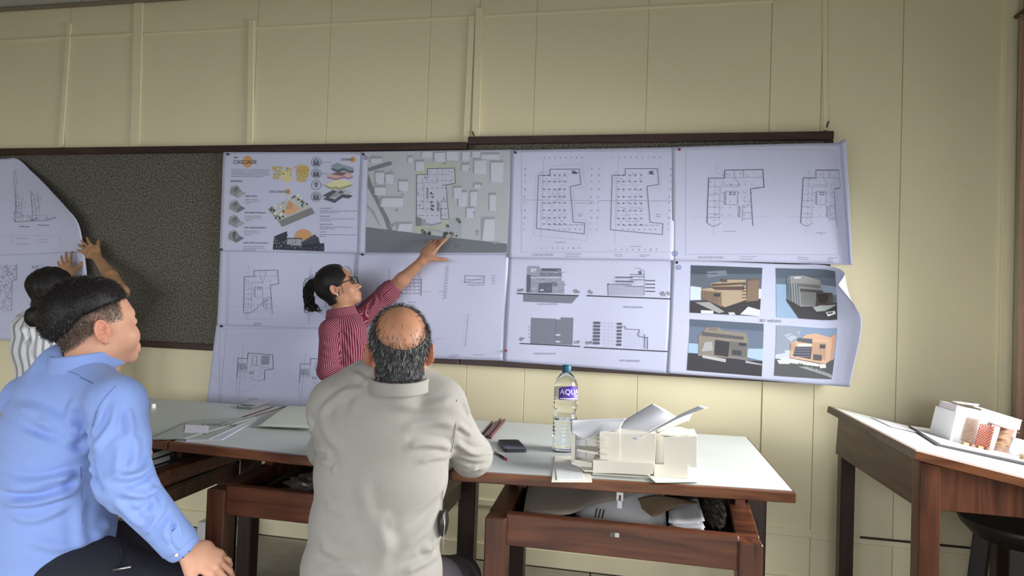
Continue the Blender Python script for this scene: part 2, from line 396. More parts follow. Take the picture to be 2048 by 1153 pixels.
class Sheet:
    """a sheet of paper: a grid of 3D control points, smooth between them"""
    def __init__(s, name, label, ctrl, quad, group='posters on the pinboard', nu=40, nv=30, wav=0.003, seed=0, cat='poster'):
        s.C = np.array(ctrl, float); s.rows, s.cols = s.C.shape[:2]; s.wav = wav; s.seed = seed
        s.Hm = homography(quad, [(0, 0), (1, 0), (1, 1), (0, 1)]) if quad is not None else None
        s.o0 = (0.0, 0.0); s.sc = 1.0
        s.V, s.F, s.K = [], [], []; s.lift = .0009
        s.table(nu, nv)
        V, Fc = list(s.T.reshape(-1, 3)), []
        for j in range(nv):
            for i in range(nu):
                a = j*(nu+1)+i; Fc.append((a, a+nu+1, a+nu+2, a+1))
        c = s.S(.5, 1.0)
        s.root = thing(name, label, cat, tuple(c), group=group)
        o = pydata('paper_sheet', V, Fc, M_paper, s.root, True)
        md = o.modifiers.new('thick', 'SOLIDIFY'); md.thickness = .0005; md.offset = -1
    def _cr(s, P, t):
        n = len(P)-1
        x = min(max(t, 0), 1)*n; i = min(int(x), n-1); t = x-i
        p1, p2 = P[i], P[i+1]; p0 = P[i-1] if i > 0 else 2*p1-p2; p3 = P[i+2] if i+2 <= n else 2*p2-p1
        return .5*((2*p1)+(p2-p0)*t+(2*p0-5*p1+4*p2-p3)*t*t+(3*p1-p0-3*p2+p3)*t**3)
    def S(s, u, v):
        col = np.array([s._cr(s.C[r], u) for r in range(s.rows)])
        p = s._cr(col, v)
        if s.wav:
            a = s.seed
            p = p.copy(); p[1] -= s.wav*(.9+math.sin(u*7+a)*.5+math.sin(u*13+v*3+2*a)*.3+.3*math.sin(v*5+a*3))*min(1, 6*min(v+.03, 1))
        return p
    def table(s, nu, nv):
        """the surface and its normals on a fine grid, read back by bilinear look-up"""
        s.T = np.array([[s.S(i/nu, j/nv) for i in range(nu+1)] for j in range(nv+1)]); s.nu, s.nv = nu, nv
        N = np.cross(np.gradient(s.T, axis=0), np.gradient(s.T, axis=1)); N /= np.linalg.norm(N, axis=2, keepdims=True)+1e-12
        s.N = np.where(N[..., 1:2] < .2, N, -N)
    def look(s, uv, lift):
        uv = np.clip(np.array(uv, float), 0, 1); x = uv[:, 0]*s.nu; y = uv[:, 1]*s.nv
        i = np.minimum(x.astype(int), s.nu-1); j = np.minimum(y.astype(int), s.nv-1); a = (x-i)[:, None]; b = (y-j)[:, None]
        f = lambda A: (A[j, i]*(1-a)+A[j, i+1]*a)*(1-b)+(A[j+1, i]*(1-a)+A[j+1, i+1]*a)*b
        return f(s.T)+f(s.N)*lift
    def frame(s, o0, sc): s.o0 = o0; s.sc = sc; return s
    def uv(s, x, y):
        X = s.o0[0]+x/s.sc; Y = s.o0[1]+y/s.sc
        if s.Hm is None: return X, Y
        q = s.Hm @ np.array([X, Y, 1.0]); return q[0]/q[2], q[1]/q[2]
    def poly(s, pts, col, z=0, sub=0.10):
        """flat colour patch; cut finer than the paper's waves"""
        q = [s.uv(*p) for p in pts]
        if max(max(a[0] for a in q)-min(a[0] for a in q), max(a[1] for a in q)-min(a[1] for a in q)) < sub:
            s._take(q, [list(range(len(q)))], col, z); return s
        bm = bmesh.new(); f = bm.faces.new([bm.verts.new((a, b, 0)) for a, b in q])
        f.normal_update(); bmesh.ops.triangulate(bm, faces=[f])
        for _ in range(6):
            es = [e for e in bm.edges if e.calc_length() > sub]
            if not es: break
            bmesh.ops.subdivide_edges(bm, edges=es, cuts=1); bmesh.ops.triangulate(bm, faces=[f for f in bm.faces if len(f.verts) > 3])
        bm.verts.index_update()
        s._take([(v.co.x, v.co.y) for v in bm.verts], [[v.index for v in f.verts] for f in bm.faces], col, z); bm.free()
        return s
    def _take(s, uvs, faces, col, z):
        b = len(s.V)
        s.V.extend(s.look(uvs, s.lift+z*.00045))
        for f in faces: s.F.append([b+i for i in f]); s.K.append(col)
    def line(s, pts, w, col, z=1, close=False):
        pts = list(pts)+([pts[0]] if close else [])
        w = w*s.sc*.5
        for (x0, y0), (x1, y1) in zip(pts[:-1], pts[1:]):
            L = math.hypot(x1-x0, y1-y0)
            if L < 1e-6: continue
            nx, ny = -(y1-y0)/L*w, (x1-x0)/L*w; ex, ey = (x1-x0)/L*w*.8, (y1-y0)/L*w*.8
            m = max(1, int(L/s.sc/22)); uvs, fs = [], []
            for i in range(m+1):
                t = i/m; x = x0-ex+(x1-x0+2*ex)*t; y = y0-ey+(y1-y0+2*ey)*t
                uvs += [s.uv(x+nx, y+ny), s.uv(x-nx, y-ny)]
            for i in range(m): fs.append((2*i, 2*i+1, 2*i+3, 2*i+2))
            s._take(uvs, fs, col, z)
        return s
    def disc(s, x, y, r, col, z=1, n=18, ry=None):
        ry = ry or r
        return s.poly([(x+r*math.cos(2*math.pi*k/n), y+ry*math.sin(2*math.pi*k/n)) for k in range(n)], col, z)
    def ring(s, x, y, r, w, col, z=1, n=18): return s.line([(x+r*math.cos(2*math.pi*k/n), y+r*math.sin(2*math.pi*k/n)) for k in range(n)], w, col, z, True)
    def text(s, t, x, y, h, col, z=2, width=None, tilt=0.0):
        """baseline start at x,y; h = capital height in drawing units"""
        v, f, wd_ = text_geo(t)
        k = h/.72; kx = (width/wd_) if width else k
        s._take([s.uv(x+a*kx, y-b*k+a*kx*tilt) for a, b in v], f, col, z)
        return s
    def words(s, x0, x1, y, h, col, z=1, seed=0, tilt=0.0):
        """a line of print too small to read: uneven little word bars"""
        rn = random.Random(seed+int(x0*7+y*13)); x = x0
        while x < x1-h:
            L = h*rn.uniform(1.2, 4.0); L = min(L, x1-x)
            yy = y+(x-x0)*tilt; h_ = h*.8
            s.poly([(x, yy-h_*rn.uniform(.30, .5)), (x+L, yy-h_*rn.uniform(.30, .5)), (x+L, yy+h_*.35), (x, yy+h_*.35)], col, z)
            x += L+h*.75
        return s
    def dots(s, xs, ys, r, col, z=2):
        for y in ys:
            for x in xs: s.poly([(x-r, y-r), (x+r, y-r), (x+r, y+r), (x-r, y+r)], col, z)
        return s
    def done(s):
        if not s.F: return s
        me = bpy.data.meshes.new('print'); me.from_pydata([tuple(map(float, v)) for v in s.V], [], s.F); me.update()
        ca = me.color_attributes.new('Col', 'FLOAT_COLOR', 'CORNER')
        cols = np.ones((len(me.loops), 4), np.float32); li = 0
        for p, c in zip(me.polygons, s.K):
            cols[p.loop_start:p.loop_start+p.loop_total, :3] = c
        ca.data.foreach_set('color', cols.ravel())
        o = link_mesh('printed_drawing', me, M_ink, s.root); o['kind'] = 'stuff'
        return s
PY = -.040          # plane of the pinned paper
def flat(name, label, quad, y=PY, **k):
    a, b, c, d = [aty(p[0], p[1], y) for p in quad]
    m = lambda p, q, t: p+(q-p)*t
    ctrl = [[m(m(a, b, u), m(d, c, u), v) for u in (0, .33, .66, 1)] for v in (0, .5, 1)]
    return Sheet(name, label, ctrl, quad, **k)
def gridsheet(name, label, rows, quad=None, **k):
    return Sheet(name, label, [[aty(*p) for p in r] for r in rows], quad, **k)
M_pin = mat('dark_push_pin', (.012, .014, .03), rough=.35); M_pinr = mat('red_push_pin', (.30, .02, .05), rough=.35)
def pin(px, py, lab, red=False, y=PY-.006):
    p = aty(px, py, y); t = thing('push_pin', lab, 'push pin', tuple(p), group='push pins in the posters')
    mm = M_pinr if red else M_pin
    V, Fc = [], []
    prof = [(.0008, .012), (.0008, .002), (.006, .0015), (.006, -.001), (.0038, -.002), (.0035, -.006), (.0055, -.0075), (.0055, -.009), (.0, -.0095)]
    for r_, q in prof:
        for k_ in range(10): V.append((p[0]+r_*math.cos(k_*math.pi/5), p[1]+q, p[2]+r_*math.sin(k_*math.pi/5)))
    for i in range(len(prof)-1):
        for k_ in range(10): Fc.append((i*10+k_, i*10+(k_+1) % 10, (i+1)*10+(k_+1) % 10, (i+1)*10+k_))
    pydata('pin_head', V, Fc, mm, t, True)

# ---------------------------------------------------------------- site-block plan outline shared by the floor plans
def plan(s, x, y, w, h, lw=.9, seed=1, dense=True, cut=None):
    """floor plan: L-shaped outline with rooms, columns and stairs. x,y top left of the outline box"""
    P = lambda a, b: (x+a*w, y+b*h)
    rn = random.Random(seed)
    out = [P(.02, .14), P(.30, .14), P(.30, 0), P(.97, -.01), P(1, .30), P(.76, .33), P(.82, .98)]
    s.line(out[:4] + out[4:6], lw*1.25, DARK)
    s.line([P(.02, .14), P(0, .93)], lw*1.25, DARK); s.line([P(.76, .33), P(.82, .98)], lw, DARK)
    arc = [P(.0+.25*t, .93+.06*math.sin(math.pi*t)) for t in np.linspace(0, 1, 8)]
    s.line(arc, lw*.8, MID)
    for a, b in ((.30, .13), (.30, .26), (.02, .29)): s.line([P(a, b), P(.96 if a > .1 and b < .2 else .55, b)], lw*.5, GREY)
    for b in (.43, .54, .65, .77, .84): s.line([P(.01, b), P(.23, b)], lw*.5, GREY)
    s.line([P(.23, .29), P(.22, .9)], lw*.5, GREY)
    for b in (.62, .75, .86): s.line([P(.63, b), P(.80, b)], lw*.6, MID)
    s.line([P(.63, .62), P(.63, .9)], lw*.6, MID)
    s.line([P(.33, .37), P(.54, .37), P(.54, .61), P(.33, .61)], lw*.6, MID, close=True)
    s.line([P(.47, .0), P(.47, .13)], lw*.5, MID); s.line([P(.63, .0), P(.63, .13)], lw*.6, DARK)
    s.line([P(.47, .13), P(.55, .22), P(.55, .29)], lw*.6, MID)
    for b in np.linspace(.39, .60, 9): s.line([P(.29, b), P(.33, b)], lw*.8, DARK)
    for b in np.linspace(.64, .82, 9): s.line([P(.55, b), P(.59, b)], lw*.8, DARK)
    s.line([P(.40, .39), P(.49, .39), P(.49, .43), P(.40, .43)], lw, DARK, close=True)
    s.dots([P(a, 0)[0] for a in (.14, .27, .41, .55, .66, .78)], [P(0, b)[1] for b in (.25, .40, .55, .66, .79)], lw*s.sc*.7, MID)
    for _ in range(26):
        a, b = rn.uniform(.04, .94), rn.uniform(.03, .28)
        s.line([P(a, b), P(a+rn.uniform(-.04, .05), b+rn.choice((0, .03)))], lw*.5, GREY)
    for _ in range(26):
        a, b = rn.choice((rn.uniform(.03, .2), rn.uniform(.64, .78))), rn.uniform(.34, .9)
        s.line([P(a, b), P(a+rn.uniform(-.03, .04), b+rn.choice((0, .025)))], lw*.5, GREY)
    s.line([P(.12, 1.16), P(.15, -.14)], lw*.35, PALE)
    s.line([P(-.28, .83), P(1.12, .83)], lw*.4, PALE)
    return s
def border(s, x0, y0, x1, y1, lw=.5): s.line([(x0, y0), (x1, y0), (x1, y1), (x0, y1)], lw, PALE, close=True); return s

# ---------------------------------------------------------------- 1: concept sheet 'the CASCADE'
s = flat('concept_poster', 'concept poster headed the CASCADE with orange dots and small axonometric drawings', [(447, 304.5), (726, 304), (719, 507), (440, 503)], seed=1)
s.frame((430, 290), 5.013)
OR = ink(200, 150, 98); S0 = ink(38, 40, 52)
s.disc(337, 170, 52, OR, 0, 24, ry=60); s.text('the', 195, 137, 24, S0); s.text('CASCADE', 190, 193, 40, S0, width=240)
for i, x1 in enumerate((563, 572, 560, 560, 500)): s.words(173, x1, 250+i*17.5, 8, MID, seed=i, tilt=.005)
s.text('MASSING', 163, 376, 22, S0, width=122)
for i, (nm, y, wd_) in enumerate((('BASE MASS', 524, 120), ('PROGRAM DIVISION', 690, 212), ('MASS ARRANGEMENT', 840, 228), ('FINAL FORM EVOLUTION', 992, 250))):
    x = 316-i*6; s.text(nm, x, y, 17, BLACK, width=wd_, tilt=.01)
    for k_ in range(3): s.words(x, x+(145, 170, 170, 220)[i]-(k_ == 2)*90, y+28+k_*19, 8, MID, seed=i*5+k_)
    cy = 470+i*150; G1 = ink(140, 142, 152); G2 = ink(112, 114, 126); G3 = ink(158, 160, 170)
    cx = 232-i*5
    s.poly([(cx-76, cy-10), (cx-60, cy-50), (cx-15, cy-70), (cx+5, cy-55), (cx+45, cy-5), (cx+92, cy+18), (cx+5, cy+65), (cx-76, cy+25)], G1)
    s.poly([(cx-60, cy-50), (cx-15, cy-70), (cx+5, cy-55), (cx-40, cy-36)], G3, 1)
    s.poly([(cx-40, cy-36), (cx+5, cy-55), (cx+12, cy-15), (cx-30, cy+8)], G2, 1)
    s.poly([(cx+5, cy+25), (cx+45, cy-5), (cx+92, cy+18), (cx+5, cy+65)], G2 if i % 2 else G3, 1)
    for k_ in range(4): s.line([(cx-60+k_*14, cy-8+k_*10), (cx-20+k_*14, cy-26+k_*10)], .35, MID, 2)
    if i == 3:
        for k_ in range(7): s.line([(cx-10+random.uniform(-12, 12), cy-45+k_*13), (cx-4+random.uniform(-12, 12), cy-38+k_*13)], 1.2, BLACK, 3)
# two ochre sketches
OC, OC2, OC3 = ink(190, 172, 112), ink(160, 145, 90), ink(205, 195, 140)
for (x0, y0, x1, y1) in ((585, 215, 640, 262), (650, 215, 705, 245), (725, 225, 790, 260), (680, 260, 790, 372), (600, 280, 660, 350), (650, 250, 690, 300)): s.poly([(x0, y0), (x1, y0+6), (x1-4, y1), (x0+6, y1-5)], random.choice((OC, OC3)), 0)
for _ in range(30):
    x, y = random.uniform(590, 785), random.uniform(220, 360); s.line([(x, y), (x+random.uniform(-14, 14), y+random.uniform(-12, 12))], .8, random.choice((OC2, MID, BLACK)), 1)
s.poly([(835, 210), (905, 195), (965, 230), (955, 310), (900, 380), (838, 365)], OC, 0); s.poly([(850, 225), (940, 215), (950, 280), (860, 290)], ink(195, 160, 95), 1)
for _ in range(34):
    x, y = random.uniform(820, 965), random.uniform(200, 365); s.line([(x, y), (x+random.uniform(-16, 16), y+random.uniform(-14, 14))], .8, random.choice((OC2, ink(150, 105, 60), MID)), 2)
# zoning
s.disc(1390, 150, 27, OR, 0, 20, ry=30); s.text('ZONING', 1274, 161, 24, BLACK, width=118)
for i, y in enumerate((176, 290, 405, 522)):
    s.ring(1033, y, 48, .8, DARK); s.line([(1082, y), (1180-i*20, y)], .6, MID)
    if i == 2:
        s.poly([(1012, y-20), (1033, y-34), (1054, y-20), (1046, y+14), (1033, y+30), (1020, y+14)], MID, 1); s.line([(1026, y-14), (1026, y+12)], 1, PALE, 2); s.line([(1040, y-14), (1040, y+12)], 1, PALE, 2)
    else:
        s.line([(1008, y+28), (1008, y-12), (1033, y-30), (1058, y-12), (1058, y+28)], 1.2, BLACK, 1, True)
        for k_ in range(3): s.line([(1010, y-6+k_*12), (1056, y-6+k_*12)], .9, BLACK, 1)
        for k_ in range(3): s.line([(1020+k_*13, y-8), (1020+k_*13, y+26)], .8, BLACK, 1)
def slab(s, pts, dy, top, side):
    s.poly([(x, y+dy) for x, y in pts], side, 0); s.poly(pts, top, 1)
slab(s, [(1175, 215), (1240, 180), (1285, 200), (1400, 232), (1398, 250), (1365, 262), (1300, 232), (1255, 250), (1220, 245)], 28, ink(130, 148, 164), ink(88, 104, 120))
slab(s, [(1130, 318), (1215, 282), (1330, 270), (1398, 312), (1345, 335), (1310, 318), (1225, 340)], 14, ink(196, 164, 168), ink(150, 105, 135))
s.poly([(1180, 298), (1250, 272), (1338, 282), (1290, 315)], ink(120, 98, 100), 2)
slab(s, [(1118, 400), (1200, 360), (1300, 352), (1392, 390), (1330, 412), (1255, 432), (1225, 420), (1180, 430)], 20, ink(205, 205, 160), ink(150, 155, 105))
slab(s, [(1100, 510), (1200, 455), (1310, 445), (1390, 480), (1345, 505), (1290, 495), (1215, 550)], 36, ink(170, 172, 190), ink(80, 82, 98))
s.poly([(1100, 510), (1200, 455), (1240, 470), (1150, 530)], ink(84, 86, 98), 2); s.poly([(1250, 470), (1290, 458), (1300, 488), (1260, 492)], ink(96, 98, 115), 2)
for k_ in range(4): s.line([(1150+k_*22, 532-k_*2), (1240+k_*26, 478-k_*3)], .5, DARK, 3)
# site context
s.disc(750, 472, 24, OR, 0, 20, ry=30); s.text('SITE CONTEXT', 560, 483, 24, BLACK, width=205)
s.poly([(548, 645), (852, 485), (1020, 688), (690, 825)], ink(176, 180, 184), 0); s.poly([(655, 765), (985, 630), (1020, 688), (690, 825)], ink(120, 122, 128), 1)
s.poly([(548, 645), (590, 625), (670, 735), (655, 765)], ink(130, 145, 135), 1)
s.poly([(700, 690), (760, 560), (880, 650), (800, 690), (760, 700)], ink(206, 160, 122), 1); s.poly([(760, 560), (800, 590), (790, 640), (725, 650)], ink(190, 142, 104), 2)
for _ in range(70):
    a, b = random.random(), random.random()*.72
    x = 548+a*304+b*142; y = 645-a*160+b*150
    if 705 < x < 880 and 560 < y < 700: continue
    c = random.choice((ink(60, 66, 74), ink(215, 220, 228), ink(70, 90, 82), ink(225, 228, 235), ink(95, 100, 108)))
    w = random.uniform(7, 17); s.poly([(x-w, y), (x, y-w*.7), (x+w, y), (x+w*.5, y+w), (x-w*.6, y+w*.9)], c, 2)
for k_ in range(3): s.line([(672+k_*12, 780+k_*14), (996+k_*8, 648+k_*14)], .4, ink(150, 152, 160), 2)
# perspective view with orange sun
s.disc(905, 925, 92, OR, 0, 28, ry=78)
NV = ink(50, 55, 76)
s.poly([(597, 1045), (612, 920), (738, 868), (746, 912), (735, 935), (892, 935), (892, 975), (1020, 900), (1058, 935), (1072, 990), (1114, 988), (1114, 1070), (600, 1052)], NV, 1)
s.poly([(742, 945), (888, 945), (888, 1015), (740, 1000)], ink(150, 155, 170), 2); s.poly([(892, 975), (1020, 900), (1058, 935), (1068, 985), (895, 1010)], ink(74, 76, 92), 2)
for k_ in range(9): s.line([(900, 985+k_*6), (1060, 930+k_*9)], .5, ink(40, 42, 60), 3)
for _ in range(90):
    x, y = random.uniform(605, 890), random.uniform(935, 1045)
    s.poly([(x, y), (x+random.uniform(4, 14), y+1), (x+9, y+random.uniform(4, 10)), (x, y+7)], random.choice((ink(180, 186, 200), ink(120, 126, 142), ink(30, 34, 50), NV)), 3)
for _ in range(40):
    x, y = random.uniform(860, 1105), random.uniform(1015, 1058); s.line([(x, y), (x+20, y+1)], .7, random.choice((ink(30, 34, 50), ink(95, 98, 120))), 3)
for i, (nm, y) in enumerate((('ACCESSIBILITY', 644), ('LANDSCAPE', 724), ('URBAN CONTEXT', 806), ('ACTIVITY', 882))):
    s.text(nm, 1070, y, 11, DARK, width=(130, 100, 130, 64)[i])
    s.words(1070, (1436, 1405, 1390, 1430)[i], y+20, 8, MID, seed=i, tilt=.008); s.words(1070, (1262, 1195, 1210, 1132)[i], y+38, 8, MID, seed=i+7)
s.done()
# ---------------------------------------------------------------- 2: site plan
s = flat('site_plan_poster', 'site plan poster with a wide grey road along its bottom and pale house blocks', [(722, 303.5), (1026, 299.5), (1018, 508), (715, 508)], y=PY-.002, seed=2)
s.frame((720, 290), 5.0125)
s.poly([(90, 75), (1512, 58), (1478, 1085), (62, 1085)], ink(166, 173, 183), 0)
s.poly([(575, 270), (690, 180), (990, 175), (1015, 385), (880, 420), (930, 830), (560, 880)], ink(166, 176, 165), 1)
s.poly([(66, 826), (1478, 994), (1476, 1083), (60, 1083)], ink(104, 110, 122), 1)
s.poly([(85, 235), (310, 165), (335, 182), (328, 205), (90, 272)], ink(112, 118, 128), 1); s.poly([(88, 285), (130, 400), (215, 585), (310, 760), (338, 858), (288, 852), (250, 740), (160, 560), (80, 420)], ink(112, 118, 128), 1)
s.poly([(78, 600), (150, 670), (225, 825), (205, 810), (130, 690), (75, 625)], ink(140, 146, 158), 1)
LT, SH = ink(182, 187, 206), ink(142, 148, 160)
for x0, y0, x1, y1 in ((165, 285, 258, 400), (272, 300, 358, 395), (405, 372, 505, 468), (160, 432, 278, 510), (215, 540, 455, 628), (388, 797, 545, 870), (580, 172, 668, 265), (768, 82, 880, 178), (500, 128, 552, 188), (640, 72, 745, 130), (890, 72, 1015, 160), (1045, 75, 1125, 168), (1165, 160, 1285, 300), (1325, 182, 1450, 380), (1145, 70, 1225, 130), (1045, 205, 1125, 268), (1165, 402, 1235, 442), (965, 435, 1045, 545), (1012, 480, 1100, 625), (1128, 478, 1198, 620), (1312, 508, 1380, 668), (1090, 640, 1165, 740), (1240, 750, 1365, 965), (1230, 100, 1410, 150), (115, 140, 240, 190)):
    tl = 25 if (x1-x0) > 120 and y0 > 500 else 0
    s.poly([(x0-12, y0-26), (x1-10, y0-26), (x1, y0+4), (x0+8, y1), (x0-14, y1-14)], SH, 1)
    s.poly([(x0+tl, y0), (x1, y0-2), (x1-4, y1), (x0, y1-3)], LT, 2)
    s.line([(x0+tl, y0), (x1, y0-2), (x1-4, y1)], .3, PALE, 3)
for _ in range(26):
    x, y = random.choice(((350, 800), (340, 255), (700, 180), (1140, 250), (1180, 690), (1245, 400), (360, 650), (1210, 890), (1380, 965), (860, 180), (130, 130), (420, 480), (150, 370)))
    x += random.uniform(-25, 25); y += random.uniform(-22, 22); s.disc(x, y, random.uniform(9, 19), ink(140, 147, 152), 2, 9)
# building plan in the middle
s.poly([(586, 302), (695, 302), (695, 240), (972, 238), (980, 388), (886, 408), (915, 745), (830, 745), (830, 790), (680, 800), (640, 740), (585, 720)], ink(176, 181, 206), 2)
s.line([(583, 740), (586, 302), (697, 302), (697, 240), (972, 238), (981, 388), (845, 412)], 1.0, BLACK, 3); s.line([(886, 408), (915, 747), (832, 748), (832, 640)], .9, DARK, 3)
for y in (385, 450, 508, 568, 640, 710): s.line([(586, y), (660, y)], .5, MID, 3)
s.line([(660, 385), (658, 640), (690, 690)], .5, GREY, 3)
for y in (572, 640, 690): s.line([(835, y), (905, y)], .6, MID, 3)
s.line([(835, 570), (835, 745)], .6, MID, 3)
s.line([(697, 300), (920, 300)], .5, MID, 3); s.line([(800, 240), (800, 300)], .5, MID, 3); s.line([(848, 240), (848, 300)], .5, MID, 3); s.line([(770, 300), (800, 340), (800, 380), (588, 386)], .5, MID, 3)
s.dots((645, 695, 745, 797, 845, 880), (360, 436, 570, 645, 712), 4, BLACK, 4)
for x, y0, y1 in ((697, 440, 540), (808, 580, 665)):
    for y in np.linspace(y0, y1, 11): s.line([(x-10, y), (x+10, y)], .9, DARK, 4)
for _ in range(16): s.disc(745+random.uniform(-16, 16), random.choice((510, 600, 635))+random.uniform(-25, 25), random.uniform(5, 12), ink(92, 98, 108), 4, 8)
for _ in range(30):
    x, y = random.choice(((712, 265), (930, 262), (880, 540), (600, 480), (610, 620), (690, 330), (940, 350)))
    x += random.uniform(-20, 20); y += random.uniform(-22, 22); s.line([(x, y), (x+random.uniform(-9, 9), y+random.choice((0, 8)))], .9, random.choice((DARK, BLACK)), 4)
s.poly([(578, 715), (636, 742), (632, 815), (576, 815)], ink(112, 118, 130), 3); s.poly([(640, 745), (680, 752), (680, 805), (640, 815)], ink(140, 146, 160), 3)
s.line([(678, 792), (740, 808), (830, 785)], 4.0, ink(140, 146, 164), 3)
s.poly([(930, 740), (1040, 745), (1040, 935), (880, 900)], ink(156, 163, 178), 2)
for x, y, r in ((655, 872, 28), (715, 885, 26), (885, 905, 30), (940, 902, 30), (990, 920, 12), (905, 812, 20), (1010, 755, 22), (1022, 775, 14)):
    for _ in range(7): s.disc(x+random.uniform(-r, r)*.6, y+random.uniform(-r, r)*.6, r*.5, random.choice((ink(92, 104, 92), ink(70, 78, 76), ink(120, 132, 118))), 4, 9)
for i in range(4): s.line([(640+i*20, 835+i*6), (860, 860+i*8)], .4, PALE, 3)
for i in range(6): s.line([(1005, 775+i*24), (1040, 778+i*24)], .5, PALE, 4)
for x, y in ((545, 966), (785, 968), (790, 1000), (790, 1025), (965, 1002), (965, 1022)): s.words(x, x+55, y, 7, ink(70, 74, 84), 3)
BLU = ink(96, 104, 178)
s.ring(62, 130, 20, .9, BLU); s.ring(62, 130, 9, .8, BLU)
s.done()
# ---------------------------------------------------------------- 3: basement plans
s = flat('basement_plan_poster', 'poster with two stepped basement plans framed by grid bubbles', [(1022.5, 300.5), (1349, 294.5), (1347, 521), (1017, 516)], y=PY-.004, seed=3)
s.frame((1010, 270), 4.433); border(s, 150, 150, 1500, 1040)
for (ox, oy, k_) in ((0, 0, 1.0), (0, 0, 1.0)): pass
def parking(s, outl, inner, xs, ys, seed):
    s.line(outl, 1.0, DARK, 2, True)
    s.dots(xs, ys, 5, DARK, 3)
    rn = random.Random(seed)
    for y in ys[1:]: s.line([(xs[0], y), (xs[-1], y)], .3, PALE, 1)
    for _ in range(150):
        x = rn.uniform(inner[0], inner[2]); y = rn.uniform(inner[1], inner[3]); s.line([(x, y), (x+rn.choice((14, 22, 6)), y)], .5, rn.choice((GREY, PALE, PALE)), 2)
    for i in range(18): s.line([(inner[0]-38, inner[1]+i*24), (inner[0]-2, inner[1]+8+i*24)], .4, GREY, 2)
parking(s, [(300, 360), (405, 360), (405, 305), (668, 303), (682, 440), (585, 458), (612, 772), (716, 782), (713, 878), (283, 830)], (350, 330, 545, 780), (350, 396, 445, 490, 535), (358, 414, 483, 548, 603, 668, 735, 790), 4)
parking(s, [(962, 360), (1076, 360), (1076, 300), (1355, 300), (1368, 440), (1265, 456), (1292, 776), (1403, 788), (1398, 885), (947, 842)], (1020, 330, 1215, 790), (1018, 1062, 1118, 1165, 1215), (358, 414, 483, 550, 607, 673, 742, 798), 5)
for b in ((0, 0), (665, 5)):
    for i in range(12): s.line([(600+b[0]+random.uniform(0, 60), 315+b[1]+random.uniform(0, 30)), (615+b[0]+random.uniform(0, 40), 320+b[1]+random.uniform(0, 30))], .8, DARK, 3)
    for x in (390, 440, 485, 535, 580, 630, 675): s.line([(x+b[0], 795+b[1]), (x+b[0]+30, 800+b[1])], .8, MID, 3); s.line([(x+b[0]-8, 835+b[1]), (x+b[0]+4, 835+b[1])], .9, DARK, 3)
s.line([(275, 345), (385, 325), (385, 280), (685, 255), (728, 465), (612, 480), (632, 745), (742, 757), (738, 940), (258, 890)], .4, PALE, 1, True); s.line([(1375, 260), (1390, 465), (1290, 480)], .3, PALE)
s.line([(150, 578), (790, 582), (800, 605), (625, 603)], .5, GREY); s.line([(835, 583), (1480, 585)], .6, GREY); s.line([(348, 220), (320, 950)], .4, PALE); s.line([(1015, 220), (985, 960)], .4, PALE)
for i, ch in enumerate('123456789'):
    for x0, y0, dx in ((300, 210, 48), (965, 208, 51)): s.text(ch, x0+i*dx, y0, 17, MID)
    for x0, y0, dx in ((275, 1013, 48), (935, 1027, 51)): s.text(ch, x0+i*dx, y0, 17, MID)
for i, (ch, y) in enumerate(zip('ABCDEFGHIJ', (303, 360, 415, 483, 550, 603, 670, 735, 787, 838))):
    for x in (183-i, 778-i, 845-i*2, 1470-i*2): s.text(ch, x-6, y+8, 17, MID)
for x, y in ((450, 953), (1120, 990)): s.words(x, x+95, y, 7, MID)
for x, y, L in ((245, 1058, 190), (245, 1070, 195), (545, 1058, 140), (545, 1078, 130), (985, 1062, 75), (985, 1077, 70), (1200, 1066, 95), (1205, 1080, 55)): s.words(x, x+L, y, 7, GREY)
for x, y in ((655, 702), (660, 718), (1340, 708), (1345, 725)): s.words(x, x+35, y, 7, MID)
s.ring(1505, 1053, 22, .9, BLU); s.ring(1505, 1053, 10, .7, BLU)
s.done()
# ---------------------------------------------------------------- 4: upper floor plans, right end lifting off the board
y0 = PY-.006
rows = [[(1344, 294.5, y0), (1430, 291.5, y0), (1520, 289, y0-.004), (1610, 287, y0-.018), (1672, 286, y0-.040), (1683, 281, y0-.072), (1692, 277.5, y0-.085)],
        [(1344, 405, y0), (1430, 405, y0), (1522, 405, y0-.004), (1614, 405, y0-.015), (1683, 406, y0-.034), (1692, 404, y0-.062), (1699, 403, y0-.07)],
        [(1344, 521, y0), (1432, 523, y0), (1524, 525, y0-.004), (1617, 528, y0-.010), (1693, 530, y0-.026), (1700, 530, y0-.045), (1705, 530, y0-.05)]]
s = gridsheet('floor_plan_poster', 'floor plan poster at the right end of the top row, its edge bending off', rows, None, nu=60, wav=.001, seed=4)
# drawing units of the zoom -> sheet coordinates
H4 = homography([(1344, 294.5), (1672, 286), (1693, 530), (1344, 521)], [(0, 0), (.667, 0), (.667, 1), (0, 1)])
s.Hm = H4; s.frame((1330, 270), 4.27)
border(s, 170, 130, 1440, 1020)
plan(s, 340, 302, 435, 480, 1.0, 3); plan(s, 1072, 300, 425, 480, 1.0, 4)
for x, y, L in ((470, 822, 100), (1212, 832, 105), (1245, 848, 35), (265, 1042, 205), (265, 1052, 210), (600, 1042, 140), (600, 1062, 110), (1070, 1046, 80), (1070, 1062, 85), (1325, 1048, 95), (1325, 1066, 55), (1325, 1084, 50)): s.words(x, x+L, y, 7, GREY)
s.line([(1062, 1035), (1062, 1065)], .4, MID)
for i, (ch, y) in enumerate(zip('BCDEFGHIJ', (290, 343, 400, 465, 530, 580, 648, 715, 775))): s.text(ch, 50-i*2, y+8, 16, MID)
s.ring(84, 1013, 21, .9, BLU); s.ring(84, 1013, 9, .7, BLU)
s.done()
